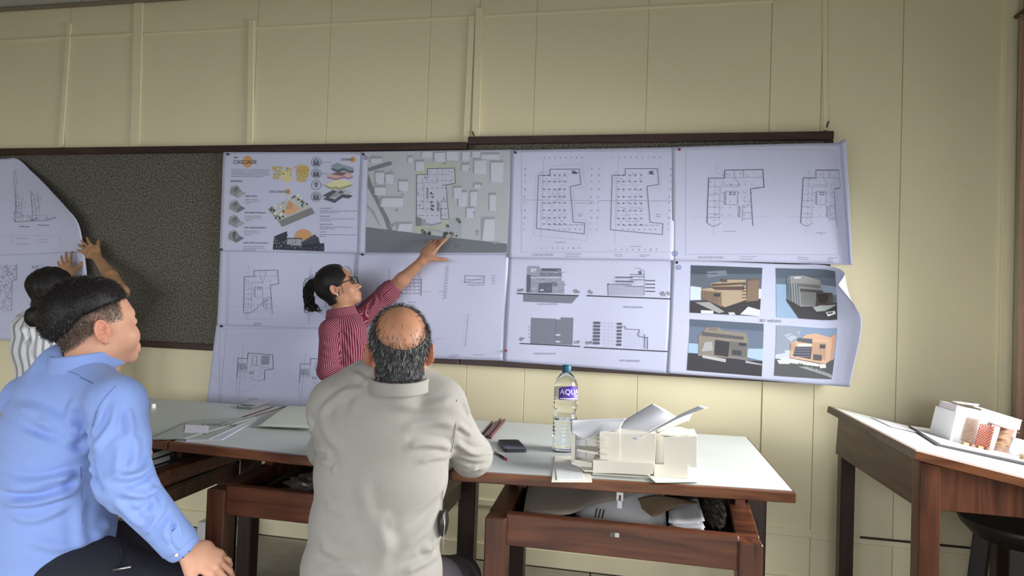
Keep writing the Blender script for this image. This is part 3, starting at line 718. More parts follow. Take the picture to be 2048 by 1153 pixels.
# ---------------------------------------------------------------- 5/6: floor plans on the left column
s = flat('floor_plan_poster', 'floor plan poster directly below the CASCADE poster, behind the ponytail', [(440.5, 500), (716, 507), (708, 662), (434.5, 651)], y=PY+.001, seed=5)
s.frame((400, 490), 3.494); border(s, 190, 48, 1080, 600, .35); s.line([(208, 48), (200, 600)], .35, PALE)
plan(s, 312, 182, 250, 305, .8, 7); s.line([(312, 480), (380, 470), (440, 410), (500, 380)], .7, MID); s.line([(330, 495), (330, 520), (515, 520), (515, 495)], .4, PALE)
for y in (420, 455, 470): s.dots(range(390, 510, 22), (y,), 2.2, GREY)
s.words(385, 440, 552, 7, MID); s.words(390, 435, 562, 5, GREY)
s.line([(788, 160), (770, 550)], .4, PALE); plan(s, 745, 195, 250, 300, .7, 8)
s.done()
qz = [(433, 650), (707, 658), (699, 838), (412, 822)]
s = flat('roof_plan_poster', 'roof plan poster hanging lowest, its bottom reaching behind the table edge', qz, y=PY-.004, seed=6)
s.frame((400, 490), 3.494); border(s, 140, 585, 1040, 1180, .35); s.line([(190, 590), (140, 1180)], .35, PALE)
for ox in (0, 440):
    oy = 0 if ox == 0 else 38
    Pp = lambda x, y: (x+ox, y+oy)
    s.line([Pp(343, 750), Pp(518, 763), Pp(522, 862), Pp(462, 870), Pp(460, 940)], 1.0, DARK); s.line([Pp(343, 750), Pp(340, 790), Pp(273, 786), Pp(265, 920)], 1.0, DARK)
    s.line([Pp(340, 790), Pp(333, 880), Pp(268, 880)], .6, MID); s.line([Pp(375, 770), Pp(405, 772), Pp(400, 835), Pp(372, 832)], .6, MID, close=True); s.line([Pp(400, 835), Pp(520, 862)], .6, MID)
    for i in range(10): s.line([Pp(440+i*6, 770), Pp(436+i*6, 830)], .8, GREY)
    for i in range(8): s.line([Pp(278+i*7, 822), Pp(276+i*7, 868)], .7, GREY)
    s.line([Pp(355, 880), Pp(382, 880), Pp(382, 892), Pp(355, 892)], .8, DARK, close=True); s.line([Pp(365, 915), Pp(385, 940), Pp(430, 945), Pp(460, 930)], .6, MID)
    for _ in range(26):
        x, y = random.uniform(272, 455), random.uniform(840, 935); s.line([Pp(x, y), Pp(x+random.uniform(-9, 9), y+random.choice((0, 7)))], .5, GREY)
    s.line([Pp(310, 700), Pp(270, 1090)], .4, PALE); s.line([Pp(262, 930), Pp(260, 1020), Pp(320, 1025), Pp(400, 975)], .4, PALE); s.words(Pp(350, 0)[0], Pp(416, 0)[0], 1074+oy, 7, MID)
s.done()
# ---------------------------------------------------------------- 7: sections sheet behind the pointing arm
s = flat('section_poster', 'section drawing poster below the site plan, behind the pointing arm', [(713, 506), (1018, 507), (1008, 722), (706, 712)], y=PY, seed=7)
s.frame((580, 460), 3.844); s.line([(530, 192), (1660, 192), (1640, 985), (500, 950)], .4, PALE, close=True)
for i, y in enumerate((385, 412, 438, 466, 492)): s.line([(790+i*5, y), (1018, y)], .8, MID)
s.line([(1018, 380), (1016, 510)], 1.2, DARK)
for x in (820, 870, 905, 930, 965, 1000): s.line([(x, 385), (x, 500)], .5, GREY)
for x in (770, 1003): s.line([(x, 300), (x, 380)], .5, GREY)
s.line([(1018, 478), (1090, 478)], .5, GREY); s.line([(1150, 475), (1190, 475)], .6, MID)
for i in range(12): s.line([(1222-i*1.5, 275+i*22), (1212-i*2, 292+i*22)], .8, MID); s.line([(1200-i*2, 290+i*22), (1192, 290+i*22)], .5, GREY); s.line([(1228-i*2, 282+i*22), (1236-i*2, 282+i*22)], .8, MID)
s.words(915, 975, 560, 7, MID)
s.line([(1355, 355), (1500, 358), (1498, 412), (1352, 408)], .8, DARK, 1, True); s.line([(1352, 405), (1498, 372)], .6, MID); s.line([(1365, 385), (1490, 388)], .8, MID); s.words(1375, 1500, 428, 7, MID)
for i in range(4): s.line([(1570, 350+i*20), (1560, 364+i*20)], .7, MID); s.line([(1578, 352+i*20), (1590, 352+i*20)], .5, GREY)
for i in range(12): s.line([(1385-i*2, 650+i*21), (1376-i*2, 664+i*21)], .7, MID); s.line([(1360-i*2, 660+i*21), (1352-i*2, 660+i*21)], .5, GREY)
s.line([(1085, 840), (1180, 840)], .5, GREY); s.words(1095, 1130, 858, 6, GREY)
for x, y, L in ((1235, 965, 90), (1240, 978, 60), (1420, 962, 80)): s.words(x, x+L, y, 6, GREY)
s.done()
# ---------------------------------------------------------------- 8: elevations
q8 = [(1018, 516), (1347, 520), (1337, 748), (1007, 723)]
s = flat('elevation_poster', 'poster with four grey building elevations, lower row right of the pointing arm', q8, y=PY-.002, seed=8)
s.frame((1010, 510), 4.612)
GB, GB2, GB3 = ink(112, 116, 136), ink(88, 92, 112), ink(140, 145, 166)
s.poly([(168, 365), (668, 378), (606, 448), (168, 432)], GB, 1); s.line([(115, 357), (668, 377)], 2.0, BLACK, 3)
s.poly([(205, 104), (312, 104), (315, 125), (508, 125), (512, 235), (540, 250), (535, 360), (195, 348)], GB3, 1)
s.poly([(200, 180), (235, 190), (230, 345), (195, 345)], GB2, 2); s.poly([(305, 262), (425, 255), (425, 350), (303, 350)], GB2, 2); s.poly([(232, 128), (282, 128), (282, 160), (232, 160)], ink(178, 184, 210), 2)
s.poly([(330, 125), (508, 128), (506, 152), (330, 150)], GB2, 2); s.poly([(425, 250), (475, 250), (475, 292), (425, 292)], GB, 2); s.poly([(320, 165), (512, 165), (514, 200), (320, 198)], GB, 2)
for _ in range(50):
    x, y = random.uniform(205, 520), random.uniform(130, 345); s.line([(x, y), (x+random.uniform(8, 40), y+random.uniform(-2, 2))], .9, random.choice((GB2, ink(176, 182, 208), GB)), 3)
s.poly([(318, 318), (348, 318), (348, 332), (318, 332)], ink(184, 190, 214), 4); s.line([(240, 212), (500, 208)], 2.0, ink(182, 188, 212), 3)
for x, y in ((148, 322), (655, 335), (775, 342), (1455, 358), (1495, 355), (160, 780), (650, 800), (765, 810)):
    for _ in range(6): s.disc(x+random.uniform(-20, 20), y+random.uniform(-10, 12), random.uniform(7, 15), random.choice((GB3, ink(128, 134, 150))), 2, 9)
s.text('SOUTH ELEVATION', 292, 462, 15, MID, width=188); s.text('WEST ELEVATION', 1085, 490, 17, DARK, width=180, tilt=.015); s.text('NORTH ELEVATION', 262, 918, 16, MID, width=196, tilt=.01); s.text('EAST ELEVATION', 1052, 982, 17, DARK, width=184, tilt=.03)
s.line([(748, 377), (1528, 407)], 2.0, BLACK, 3); s.line([(945, 370), (942, 265), (955, 270)], 1.0, DARK, 2)
for y in np.linspace(285, 370, 8): s.line([(950, y), (1280, y+6)], .4, GREY, 2)
for x in range(955, 1285, 16): s.line([(x, 285), (x, 372)], .4, GREY, 2)
for y, a, b in ((208, 1020, 1170), (245, 1020, 1175), (275, 950, 1160), (290, 1120, 1280), (230, 1150, 1285), (202, 1155, 1285), (182, 1150, 1280)): s.line([(a, y), (b, y+2)], 2.4 if y in (245, 208) else 1.2, GB2, 3)
s.line([(1188, 125), (1235, 125), (1282, 150), (1283, 372)], .8, GREY, 2); s.poly([(1232, 150), (1255, 150), (1255, 180), (1232, 178)], GB2, 3)
for y in (238, 270, 303, 336): s.line([(1298, y), (1378, y+2)], 2.2, GB2, 3)
for _ in range(24): s.line([(random.uniform(950, 1280), random.uniform(205, 285))]*1+[(random.uniform(950, 1280), random.uniform(205, 285))], .3, PALE, 1)
s.poly([(238, 580), (462, 590), (470, 598), (508, 592), (508, 576), (622, 580), (612, 832), (230, 818)], GB, 1); s.line([(138, 817), (682, 845)], 1.8, BLACK, 3); s.line([(462, 590), (458, 825)], .4, GB2, 2)
for y in (738, 800): s.poly([(458, y-7), (500, y-5), (500, y+8), (456, y+7)], ink(190, 196, 220), 3)
s.dots((218,), (662, 694, 726, 758), 4, MID, 2)
s.line([(726, 852), (1498, 892)], 2.0, BLACK, 3)
for i in range(7): s.poly([(812-i, 615+i*31), (874-i, 617+i*31), (872-i, 640+i*31), (810-i, 638+i*31)], GB2, 3); s.poly([(1032-i, 625+i*32), (1076-i, 627+i*32), (1074-i, 649+i*32), (1030-i, 647+i*32)], GB2, 3)
for y in np.linspace(625, 850, 8): s.line([(875, y), (1030, y+6)], .3, PALE, 2)
for x in (915, 950, 985): s.line([(x, 615), (x, 855)], .35, PALE, 2)
s.line([(1078, 660), (1108, 662), (1108, 684), (1235, 690), (1235, 712), (1222, 735), (1240, 755), (1285, 758), (1285, 735)], 1.4, MID, 3); s.line([(1285, 860), (1285, 762), (1312, 762), (1310, 866)], 1.4, DARK, 3)
for x in range(1095, 1285, 18): s.line([(x, 700), (x, 862)], .3, PALE, 2)
for x, y, L in ((250, 6, 200), (570, 12, 130), (1022, 14, 76), (1250, 8, 95)): s.words(x, x+L, y+2, 5, GREY)
s.done()
# ---------------------------------------------------------------- 9: four 3D views, right side curling forward
y0 = PY-.007
rows = [[(1345, 521, y0), (1420, 523, y0), (1500, 526, y0-.002), (1580, 529, y0-.010), (1650, 531, y0-.045), (1688, 545, y0-.095), (1676, 570, y0-.115)],
        [(1342, 590, y0), (1420, 594, y0), (1502, 598, y0-.002), (1584, 602, y0-.006), (1655, 606, y0-.018), (1694, 606, y0-.050), (1712, 616, y0-.085)],
        [(1339, 660, y0), (1420, 665, y0), (1503, 671, y0-.002), (1586, 677, y0-.004), (1655, 682, y0-.008), (1696, 676, y0-.035), (1723, 655, y0-.070)],
        [(1334, 747, y0), (1415, 753, y0), (1500, 759, y0-.002), (1584, 766, y0-.004), (1650, 771, y0-.010), (1678, 773, y0-.025), (1699, 775, y0-.045)]]
s = gridsheet('render_poster', 'poster of four coloured building renders titled 3D VIEWS, its right side curling forward', rows, None, nu=66, nv=44, wav=.001, seed=9)
H9 = homography([(1345, 521), (1650, 531), (1650, 771), (1334, 747)], [(0, 0), (.667, 0), (.667, 1), (0, 1)])
s.Hm = H9; s.frame((1320, 510), 3.976)
def pic(s, q, sky, ground):
    s.poly(q, sky, 0, sub=.05)
    Hq = np.linalg.inv(homography(q, [(0, 0), (1, 0), (1, 1), (0, 1)]))
    def M(a, b):
        p = Hq @ np.array([a, b, 1.0]); return (p[0]/p[2], p[1]/p[2])
    return M
def pp(s, M, pts, col, z): s.poly([M(a, b) for a, b in pts], col, z, sub=.06)
def pl(s, M, a, b, w, col, z): s.line([M(*a), M(*b)], w, col, z)
A1 = ink(70, 80, 96); TAN, TAN2, TAN3 = ink(168, 150, 126), ink(128, 108, 92), ink(92, 76, 70)
# upper left
M = pic(s, [(242, 86), (779, 104), (738, 515), (222, 492)], ink(88, 100, 118), None)
pp(s, M, [(0, 0), (1, 0), (1, .12), (0, .18)], ink(66, 78, 94), 1); pp(s, M, [(.2, .12), (.5, .08), (.55, .16), (.25, .24)], ink(112, 124, 140), 1)
pp(s, M, [(0, .42), (.16, .44), (.16, .7), (0, .72)], ink(190, 206, 228), 1); pp(s, M, [(.93, .42), (1, .42), (1, .66), (.93, .66)], ink(196, 206, 226), 1)
pp(s, M, [(0, .74), (.35, .7), (1, .62), (1, 1), (0, 1)], ink(58, 56, 62), 2)
pp(s, M, [(.07, .76), (.28, .74), (.5, .94), (.42, .98)], ink(150, 150, 156), 3); pp(s, M, [(.72, .98), (.83, .80), (1, .86), (1, 1)], ink(196, 202, 224), 3)
pp(s, M, [(.80, .24), (.96, .22), (.97, .66), (.80, .70)], TAN2, 3); pp(s, M, [(.80, .24), (.96, .22), (.96, .24), (.80, .27)], ink(110, 88, 76), 4)
pp(s, M, [(.28, .36), (.55, .26), (.78, .25), (.80, .66), (.5, .84), (.45, .80), (.16, .66), (.17, .47), (.30, .44)], TAN, 3)
pp(s, M, [(.16, .5), (.45, .52), (.46, .84), (.16, .66)], TAN2, 4); pp(s, M, [(.30, .36), (.78, .30), (.78, .34), (.30, .41)], TAN3, 4); pp(s, M, [(.28, .42), (.76, .38), (.76, .46), (.36, .48)], TAN3, 4)
for i in range(5): pl(s, M, (.74, .36+i*.065), (.80, .35+i*.065), 1.6, ink(60, 54, 56), 5)
pp(s, M, [(.44, .25), (.52, .25), (.52, .31), (.44, .32)], ink(92, 82, 76), 5)
for i in range(8): pl(s, M, (.18+i*.03, .52+i*.004), (.18+i*.03, .68+i*.018), .5, ink(70, 62, 62), 5)
pp(s, M, [(.34, .55), (.43, .55), (.43, .62), (.34, .61)], ink(60, 62, 70), 5)
pp(s, M, [(.16, .93), (.34, .93), (.34, 1), (.16, 1)], ink(200, 205, 212), 5); pp(s, M, [(.55, .95), (.63, .94), (.66, .99), (.57, 1)], ink(190, 196, 206), 5)
# upper right
M = pic(s, [(880, 105), (1440, 122), (1440, 548), (862, 520)], ink(98, 112, 132), None)
pp(s, M, [(0, .0), (1, 0), (1, .16), (0, .2)], ink(84, 96, 116), 1); pp(s, M, [(0, .33), (.14, .33), (.14, .68), (.3, 1), (0, 1)], ink(136, 168, 206), 1); pp(s, M, [(.6, .30), (1, .33), (1, .5), (.6, .5)], ink(140, 158, 190), 1)
pp(s, M, [(.12, .62), (.35, .72), (.6, .68), (1, .66), (1, 1), (.32, 1)], ink(62, 62, 68), 2)
pp(s, M, [(.52, .76), (.74, .68), (.98, .70), (.72, .82), (.58, .84)], ink(164, 170, 176), 3)
pp(s, M, [(.15, .20), (.22, .15), (.40, .14), (.66, .22), (.68, .38), (.58, .5), (.56, .74), (.34, .76), (.15, .62)], ink(146, 150, 152), 3)
pp(s, M, [(.15, .20), (.20, .17), (.22, .66), (.15, .60)], ink(104, 116, 126), 4)
for i in range(5): pl(s, M, (.17+i*.035, .30), (.18+i*.035, .66+i*.02), 1.4, ink(88, 104, 122), 5)
for i in range(12): pl(s, M, (.36+i*.018, .46), (.36+i*.018, .73), .9, ink(110, 116, 120), 5)
pp(s, M, [(.34, .40), (.70, .42), (.70, .47), (.34, .46)], ink(84, 82, 86), 5); pp(s, M, [(.32, .30), (.66, .32), (.66, .38), (.32, .36)], ink(116, 114, 114), 5); pp(s, M, [(.26, .17), (.36, .16), (.36, .20), (.26, .21)], ink(196, 202, 212), 6)
pp(s, M, [(.58, .46), (.90, .46), (.90, .70), (.58, .72)], ink(78, 66, 64), 4); pp(s, M, [(.60, .50), (.86, .49), (.72, .68), (.62, .66)], ink(50, 48, 54), 5)
for i in range(5): pl(s, M, (.80, .5+i*.04), (.90, .5+i*.04), 1.0, ink(136, 112, 98), 6)
pp(s, M, [(.74, .84), (.94, .82), (.96, .88), (.78, .93)], ink(214, 220, 224), 4); pp(s, M, [(.76, .85), (.9, .84), (.88, .87), (.78, .88)], ink(70, 74, 80), 5)
# lower left
M = pic(s, [(221, 548), (765, 578), (750, 968), (203, 922)], ink(98, 114, 138), None)
pp(s, M, [(0, 0), (1, 0), (1, .16), (0, .16)], ink(82, 96, 118), 1); pp(s, M, [(0, .5), (.14, .5), (.14, .7), (0, .7)], ink(146, 180, 214), 1); pp(s, M, [(.80, .52), (1, .50), (1, .72), (.80, .68)], ink(156, 186, 216), 1)
pp(s, M, [(0, .68), (.2, .68), (.8, .74), (1, .72), (1, 1), (0, 1)], ink(58, 58, 66), 2)
pp(s, M, [(.13, .36), (.18, .28), (.24, .16), (.40, .14), (.44, .2), (.77, .22), (.80, .38), (.80, .72), (.14, .72)], ink(134, 126, 118), 3)
pp(s, M, [(.36, .40), (.56, .42), (.55, .70), (.36, .68)], ink(58, 58, 66), 4); pp(s, M, [(.18, .26), (.74, .30), (.74, .36), (.18, .34)], ink(88, 86, 92), 4); pp(s, M, [(.28, .16), (.38, .15), (.38, .22), (.28, .22)], ink(120, 112, 106), 5)
pp(s, M, [(.57, .40), (.80, .42), (.80, .70), (.57, .68)], ink(116, 112, 110), 4); pp(s, M, [(.68, .42), (.78, .42), (.78, .48), (.68, .48)], ink(60, 64, 74), 5); pp(s, M, [(.60, .56), (.72, .57), (.72, .66), (.60, .65)], ink(66, 70, 80), 5)
for i in range(12): pl(s, M, (.58+i*.018, .42), (.58+i*.018, .68), .4, ink(92, 90, 92), 5)
pp(s, M, [(.22, .46), (.32, .44), (.34, .60), (.18, .64)], ink(158, 160, 162), 5); pp(s, M, [(.2, .70), (.52, .74), (.52, .80), (.2, .75)], ink(170, 174, 180), 5); pp(s, M, [(.78, .74), (1, .78), (1, .80), (.78, .78)], ink(160, 164, 170), 5)
# lower right
M = pic(s, [(859, 588), (1440, 618), (1420, 998), (842, 962)], ink(124, 146, 182), None)
pp(s, M, [(0, 0), (.35, .05), (.3, .5), (0, .6)], ink(138, 150, 172), 1); pp(s, M, [(.1, .2), (.32, .1), (.34, .2), (.18, .34)], ink(170, 180, 198), 1); pp(s, M, [(0, .52), (.2, .5), (.2, .68), (0, .68)], ink(186, 196, 214), 1)
pp(s, M, [(0, .68), (.25, .66), (1, .62), (1, 1), (0, 1)], ink(86, 88, 92), 2)
pp(s, M, [(.02, .66), (.25, .66), (.8, .74), (.8, .78), (.2, .74)], ink(206, 212, 216), 3); pp(s, M, [(.33, .80), (.5, .78), (1, .93), (1, .99)], ink(150, 158, 166), 3)
pp(s, M, [(.86, .16), (.98, .14), (.97, .64), (.86, .66)], ink(196, 150, 126), 3)
pp(s, M, [(.20, .36), (.30, .30), (.42, .16), (.58, .12), (.88, .20), (.88, .66), (.78, .72), (.2, .64)], ink(206, 166, 138), 4)
pp(s, M, [(.30, .24), (.52, .24), (.52, .34), (.30, .32)], ink(88, 92, 106), 5); pp(s, M, [(.27, .42), (.52, .40), (.51, .64), (.24, .60)], ink(74, 80, 100), 5); pp(s, M, [(.52, .26), (.80, .24), (.78, .70), (.52, .64)], ink(212, 174, 148), 5)
for i in range(14): pl(s, M, (.535+i*.018, .30), (.535+i*.018, .64), .8, ink(166, 122, 98), 6)
pp(s, M, [(.65, .34), (.75, .34), (.75, .42), (.65, .42)], ink(78, 76, 88), 7); pp(s, M, [(.55, .54), (.70, .55), (.70, .66), (.55, .65)], ink(92, 84, 90), 7)
pp(s, M, [(.20, .38), (.27, .34), (.27, .44), (.22, .52)], ink(188, 146, 120), 6); pp(s, M, [(.3, .36), (.52, .34), (.5, .39), (.3, .42)], ink(216, 206, 200), 6)
for i in range(4): pl(s, M, (.24+i*.005, .46+i*.05), (.5, .44+i*.05), 1.0, ink(140, 132, 140), 6)
pp(s, M, [(.66, .72), (.78, .72), (.80, .79), (.68, .80)], ink(222, 228, 230), 6); pp(s, M, [(.02, .70), (.18, .68), (.2, .76), (.05, .77)], ink(196, 204, 206), 6)
for _ in range(26):
    a = random.random(); pp(s, M, [(.3+a*.55, .72+a*.18), (.32+a*.55, .71+a*.18), (.33+a*.55, .75+a*.18)], random.choice((ink(92, 118, 88), ink(70, 92, 70), ink(130, 150, 120))), 6)
s.text('3D VIEWS', 733, 562, 24, MID, width=165, tilt=.03)
s.ring(146, 104, 18, .9, BLU); s.ring(146, 104, 8, .7, BLU)
s.done()
# ---------------------------------------------------------------- 10/11: sheets being put up at the far left
yl = PY-.006
rows = [[(-330, 310, yl), (-220, 312, yl), (-110, 315, yl), (0, 318, yl), (34, 318, yl), (63, 343, yl-.02), (89, 368, yl-.05)],
        [(-330, 370, yl), (-220, 372, yl), (-110, 374, yl), (-5, 376, yl), (48, 378, yl-.004), (98, 393, yl-.03), (130, 413, yl-.07)],
        [(-330, 430, yl), (-220, 432, yl), (-110, 434, yl), (-8, 436, yl), (56, 438, yl-.002), (116, 442, yl-.018), (157, 448, yl-.05)],
        [(-330, 512, yl), (-220, 513, yl), (-110, 513, yl), (-8, 512, yl), (56, 510, yl-.002), (118, 507, yl-.010), (169, 505, yl-.03)]]
s = gridsheet('plan_poster', 'plan poster at the far left, its upper corner drooping forward over the felt', rows, None, group='posters going up at the left', nu=60, nv=40, wav=.001, seed=10)
s.Hm = homography([(-330, 312), (34, 318), (56, 510), (-330, 512)], [(0, 0), (.667, 0), (.667, 1), (0, 1)]); s.frame((0, 290), 2.8115)
for ox, oy in ((0, 0), (-150, 10)):
    Pp = lambda x, y: (x+ox, y+oy)
    s.line([Pp(178, 250), Pp(172, 440), Pp(270, 438), Pp(372, 412)], .8, DARK); s.line([Pp(178, 350), Pp(205, 350)], .6, MID); s.line([Pp(205, 270), Pp(205, 430)], .5, GREY); s.line([Pp(238, 300), Pp(235, 420)], .5, GREY)
    for _ in range(70):
        x, y = random.uniform(176, 262), random.uniform(255, 436); s.line([Pp(x, y), Pp(x+random.uniform(-9, 9), y+random.choice((0, 7)))], .6, random.choice((GREY, MID, PALE)))
    for _ in range(24):
        x, y = random.uniform(265, 370), random.uniform(400, 436); s.line([Pp(x, y), Pp(x+6, y-3)], .7, GREY)
    s.words(218+ox, 312+ox, 464+oy, 6, DARK)
for x0, y0_, x1, y1 in ((0, 140, 45, 230), (0, 235, 40, 440)):
    for _ in range(40):
        x, y = random.uniform(x0, x1), random.uniform(y0_, y1); s.line([(x, y), (x+random.uniform(-8, 8), y+random.choice((0, 8)))], .5, random.choice((GREY, PALE)))
s.line([(45, 140), (52, 225), (10, 235), (40, 400), (82, 398), (80, 420), (36, 428)], .6, MID)
s.line([(-200, 520), (415, 520), (415, 585)], .4, PALE); s.line([(8, 515), (8, 560)], .5, PALE)
for x, y, L in ((50, 535, 110), (40, 562, 125), (235, 540, 75), (240, 556, 70)): s.words(x, x+L, y, 5, PALE)
s.done()
rows = [[(-330, 508, yl+.003), (-160, 508, yl+.003), (0, 505, yl), (90, 503, yl-.004), (169, 502, yl-.022)],
        [(-330, 590, yl+.003), (-160, 591, yl+.003), (0, 592, yl), (90, 592, yl-.004), (176, 590, yl-.016)],
        [(-330, 672, yl+.003), (-160, 674, yl+.003), (0, 680, yl), (80, 686, yl-.004), (168, 690, yl-.012)]]
s = gridsheet('plan_poster', 'plan poster at the far left below the drooping one, behind the striped shirt', rows, None, group='posters going up at the left', nu=40, wav=.001, seed=11)
s.Hm = homography([(-330, 508), (169, 502), (168, 690), (-330, 672)], [(0, 0), (1, 0), (1, 1), (0, 1)]); s.frame((0, 290), 2.8115)
for ox in (0, -230, -460):
    for _ in range(130):
        x, y = random.uniform(-40, 66)+ox, random.uniform(675, 760); s.line([(x, y), (x+random.uniform(-8, 8), y+random.choice((0, 8)))], .6, random.choice((GREY, MID, PALE)))
    for _ in range(130):
        x, y = random.uniform(-60, 32)+ox, random.uniform(760, 935); s.line([(x, y), (x+random.uniform(-8, 8), y+random.choice((0, 8)))], .6, random.choice((GREY, MID, PALE)))
    s.line([(66+ox, 672), (66+ox, 760), (32+ox, 765), (28+ox, 935)], .7, MID)
s.line([(-400, 1040), (130, 1045)], .4, PALE)
s.done()
# ---------------------------------------------------------------- push pins
for q, lab, red in (((456, 309), 'dark push pin in the top left corner of the CASCADE poster', 0), ((727, 309), 'dark push pin in the top left corner of the site plan poster', 0),
        ((443, 499.5), 'dark push pin at the left edge between the CASCADE poster and the plan below', 0), ((725, 509.5), 'dark push pin in the top left corner of the section poster', 0),
        ((443, 653), 'dark push pin in the top left corner of the lowest roof plan poster', 0), ((1031, 305.5), 'dark push pin in the top left corner of the basement plan poster', 0),
        ((1359, 299.5), 'dark red push pin at the top of the rightmost floor plan poster', 1), ((1354, 525.5), 'dark push pin in the top left corner of the 3D VIEWS poster', 0),
        ((1012, 702), 'red push pin in the lower left corner of the elevation poster', 1)):
    pin(q[0], q[1], lab, red, y=PY-.009)
# ================================================================== DRAWING TABLES
M_lam = mat('worn_pale_laminate', (.54, .58, .56), rough=.34, spec=.5, noise=.10, nscale=3.5, bump=.05, bscale=200, stretch=(1, 3, 1))
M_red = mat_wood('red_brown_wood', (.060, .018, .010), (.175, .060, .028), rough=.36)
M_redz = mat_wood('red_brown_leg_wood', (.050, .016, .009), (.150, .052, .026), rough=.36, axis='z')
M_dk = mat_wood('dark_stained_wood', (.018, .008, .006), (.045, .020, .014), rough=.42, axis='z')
M_edge = mat_wood('table_edge_wood', (.085, .027, .013), (.23, .088, .036), rough=.34)
M_grey = mat('grey_board', (.22, .19, .155), rough=.7, noise=.1)
TZ = .78
def tabletop(t, FL, FR, BR, BL, z=TZ, th=.030):
    q = [np.array((*p, z)) for p in (FL, FR, BR, BL)]
    c = sum(q)/4
    ins = [p.copy() for p in q]
    for i, (dx, dy) in enumerate(((.007, .020), (-.007, .020), (-.007, -.008), (.007, -.008))): ins[i][:2] += (dx, dy)
    prism('table_top', [p-np.array((0, 0, th*.9)) for p in ins], (0, 0, th*.9+.0005), M_lam, t)
    for i, nm in enumerate(('front_edge', 'side_edge', 'back_edge', 'side_edge')):
        a, b = q[i], q[(i+1) % 4]; ia, ib = ins[i], ins[(i+1) % 4]
        prism(nm, [p-np.array((0, 0, th)) for p in (a, b, ib, ia)], (0, 0, th), M_edge if i == 0 else M_red, t, bevel=.0025)
def table(lab, FL, FR, BR, BL, fx0, fx1, fy, lx, rx, by, posts, hide_left=False):
    t = thing('drawing_table', lab, 'table', ((FL[0]+BR[0])/2, (FL[1]+BR[1])/2, 0))
    tabletop(t, FL, FR, BR, BL)
    w = .066
    # tray frame in front: legs, beam, side rails, tray floor
    zt = .655
    for x in (fx0, fx1): box('leg', (x-w/2, fy, 0), (x+w/2, fy+w, zt), M_redz, t, bevel=.004)
    box('front_beam', (fx0+w/2-.004, fy+.012, zt-.082), (fx1-w/2+.004, fy+.044, zt+.012), M_red, t, bevel=.003)
    for x0, x1 in ((fx0, lx), (fx1, rx)):
        dx = -.02 if x0 == fx0 else .03
        prism('side_rail', [(x0-w/2, fy+w-.006, zt-.05), (x0+w/2, fy+w-.006, zt-.05), (x0+w/2+dx, by, zt-.05), (x0-w/2+dx, by, zt-.05)], (0, 0, .052), M_red, t, bevel=.003)
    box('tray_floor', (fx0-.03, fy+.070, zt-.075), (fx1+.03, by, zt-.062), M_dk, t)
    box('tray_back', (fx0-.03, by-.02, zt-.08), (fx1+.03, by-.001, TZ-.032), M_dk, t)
    for (x, y) in posts: box('tray_post', (x-.016, y, zt), (x+.016, y+.05, TZ-.030), M_redz, t, bevel=.002)
    # rear frame: aprons and dark legs
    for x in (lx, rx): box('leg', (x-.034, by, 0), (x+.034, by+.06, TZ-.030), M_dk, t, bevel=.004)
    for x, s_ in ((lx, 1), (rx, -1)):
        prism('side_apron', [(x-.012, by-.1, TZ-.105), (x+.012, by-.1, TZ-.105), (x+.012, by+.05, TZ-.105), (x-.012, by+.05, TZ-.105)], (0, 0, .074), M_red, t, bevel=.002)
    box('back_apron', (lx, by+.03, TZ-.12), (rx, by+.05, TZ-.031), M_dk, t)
    return t
T3 = table('pale topped wooden drawing table holding the white model and water bottle', (-.545, -1.325), (.452, -1.230), (.445, -.403), (-.605, -.456), -.402, .316, -1.325, -.430, .412, -.84, ((.338, -.97), (-.385, -.99)))
T2 = table('pale topped wooden drawing table carrying the paper folders, between the two seated men', (-1.557, -1.274), (-.552, -1.330), (-.612, -.458), (-1.632, -.492), -1.330, -.70, -1.330, -1.615, -.650, -.72, ((-1.345, -1.0), (-.72, -1.0)))
T1 = table('pale topped wooden drawing table mostly hidden behind the man in light blue', (-2.52, -1.245), (-1.565, -1.268), (-1.640, -.494), (-2.56, -.53), -2.40, -1.66, -1.30, -2.42, -1.70, -.75, ((-1.72, -1.02), (-2.36, -1.0)))

# deep tray sides of the left and middle tables
for t_, x in ((T1, -1.652), (T2, -.668)):
    prism('tray_side', [(x-.011, -1.285, .525), (x+.011, -1.285, .525), (x+.005, -.76, .525), (x-.017, -.76, .525)], (0, 0, .128), M_redz if t_ is T1 else M_grey, t_, bevel=.002)
# ---- things in the trays
M_kraft = mat('brown_kraft_board', (.20, .135, .085), rough=.8, noise=.15, nscale=12)
M_pap = mat('loose_white_paper', (.66, .66, .70), rough=.7, noise=.03)
M_bag = mat('dark_plastic_bag', (.05, .04, .035), rough=.35, bump=.6, bscale=25)
def curved_sheet(name, rows, m, parent=None, nu=16, nv=12, th=.0012, smooth=True):
    C = np.array(rows, float)
    S = Sheet.__new__(Sheet); S.C = C; S.rows, S.cols = C.shape[:2]; S.wav = 0; S.seed = 0
    V = [Sheet.S(S, i/nu, j/nv) for j in range(nv+1) for i in range(nu+1)]
    Fc = [(j*(nu+1)+i, (j+1)*(nu+1)+i, (j+1)*(nu+1)+i+1, j*(nu+1)+i+1) for j in range(nv) for i in range(nu)]
    o = pydata(name, V, Fc, m, parent, smooth); md = o.modifiers.new('thick', 'SOLIDIFY'); md.thickness = th; md.offset = 0
    return o
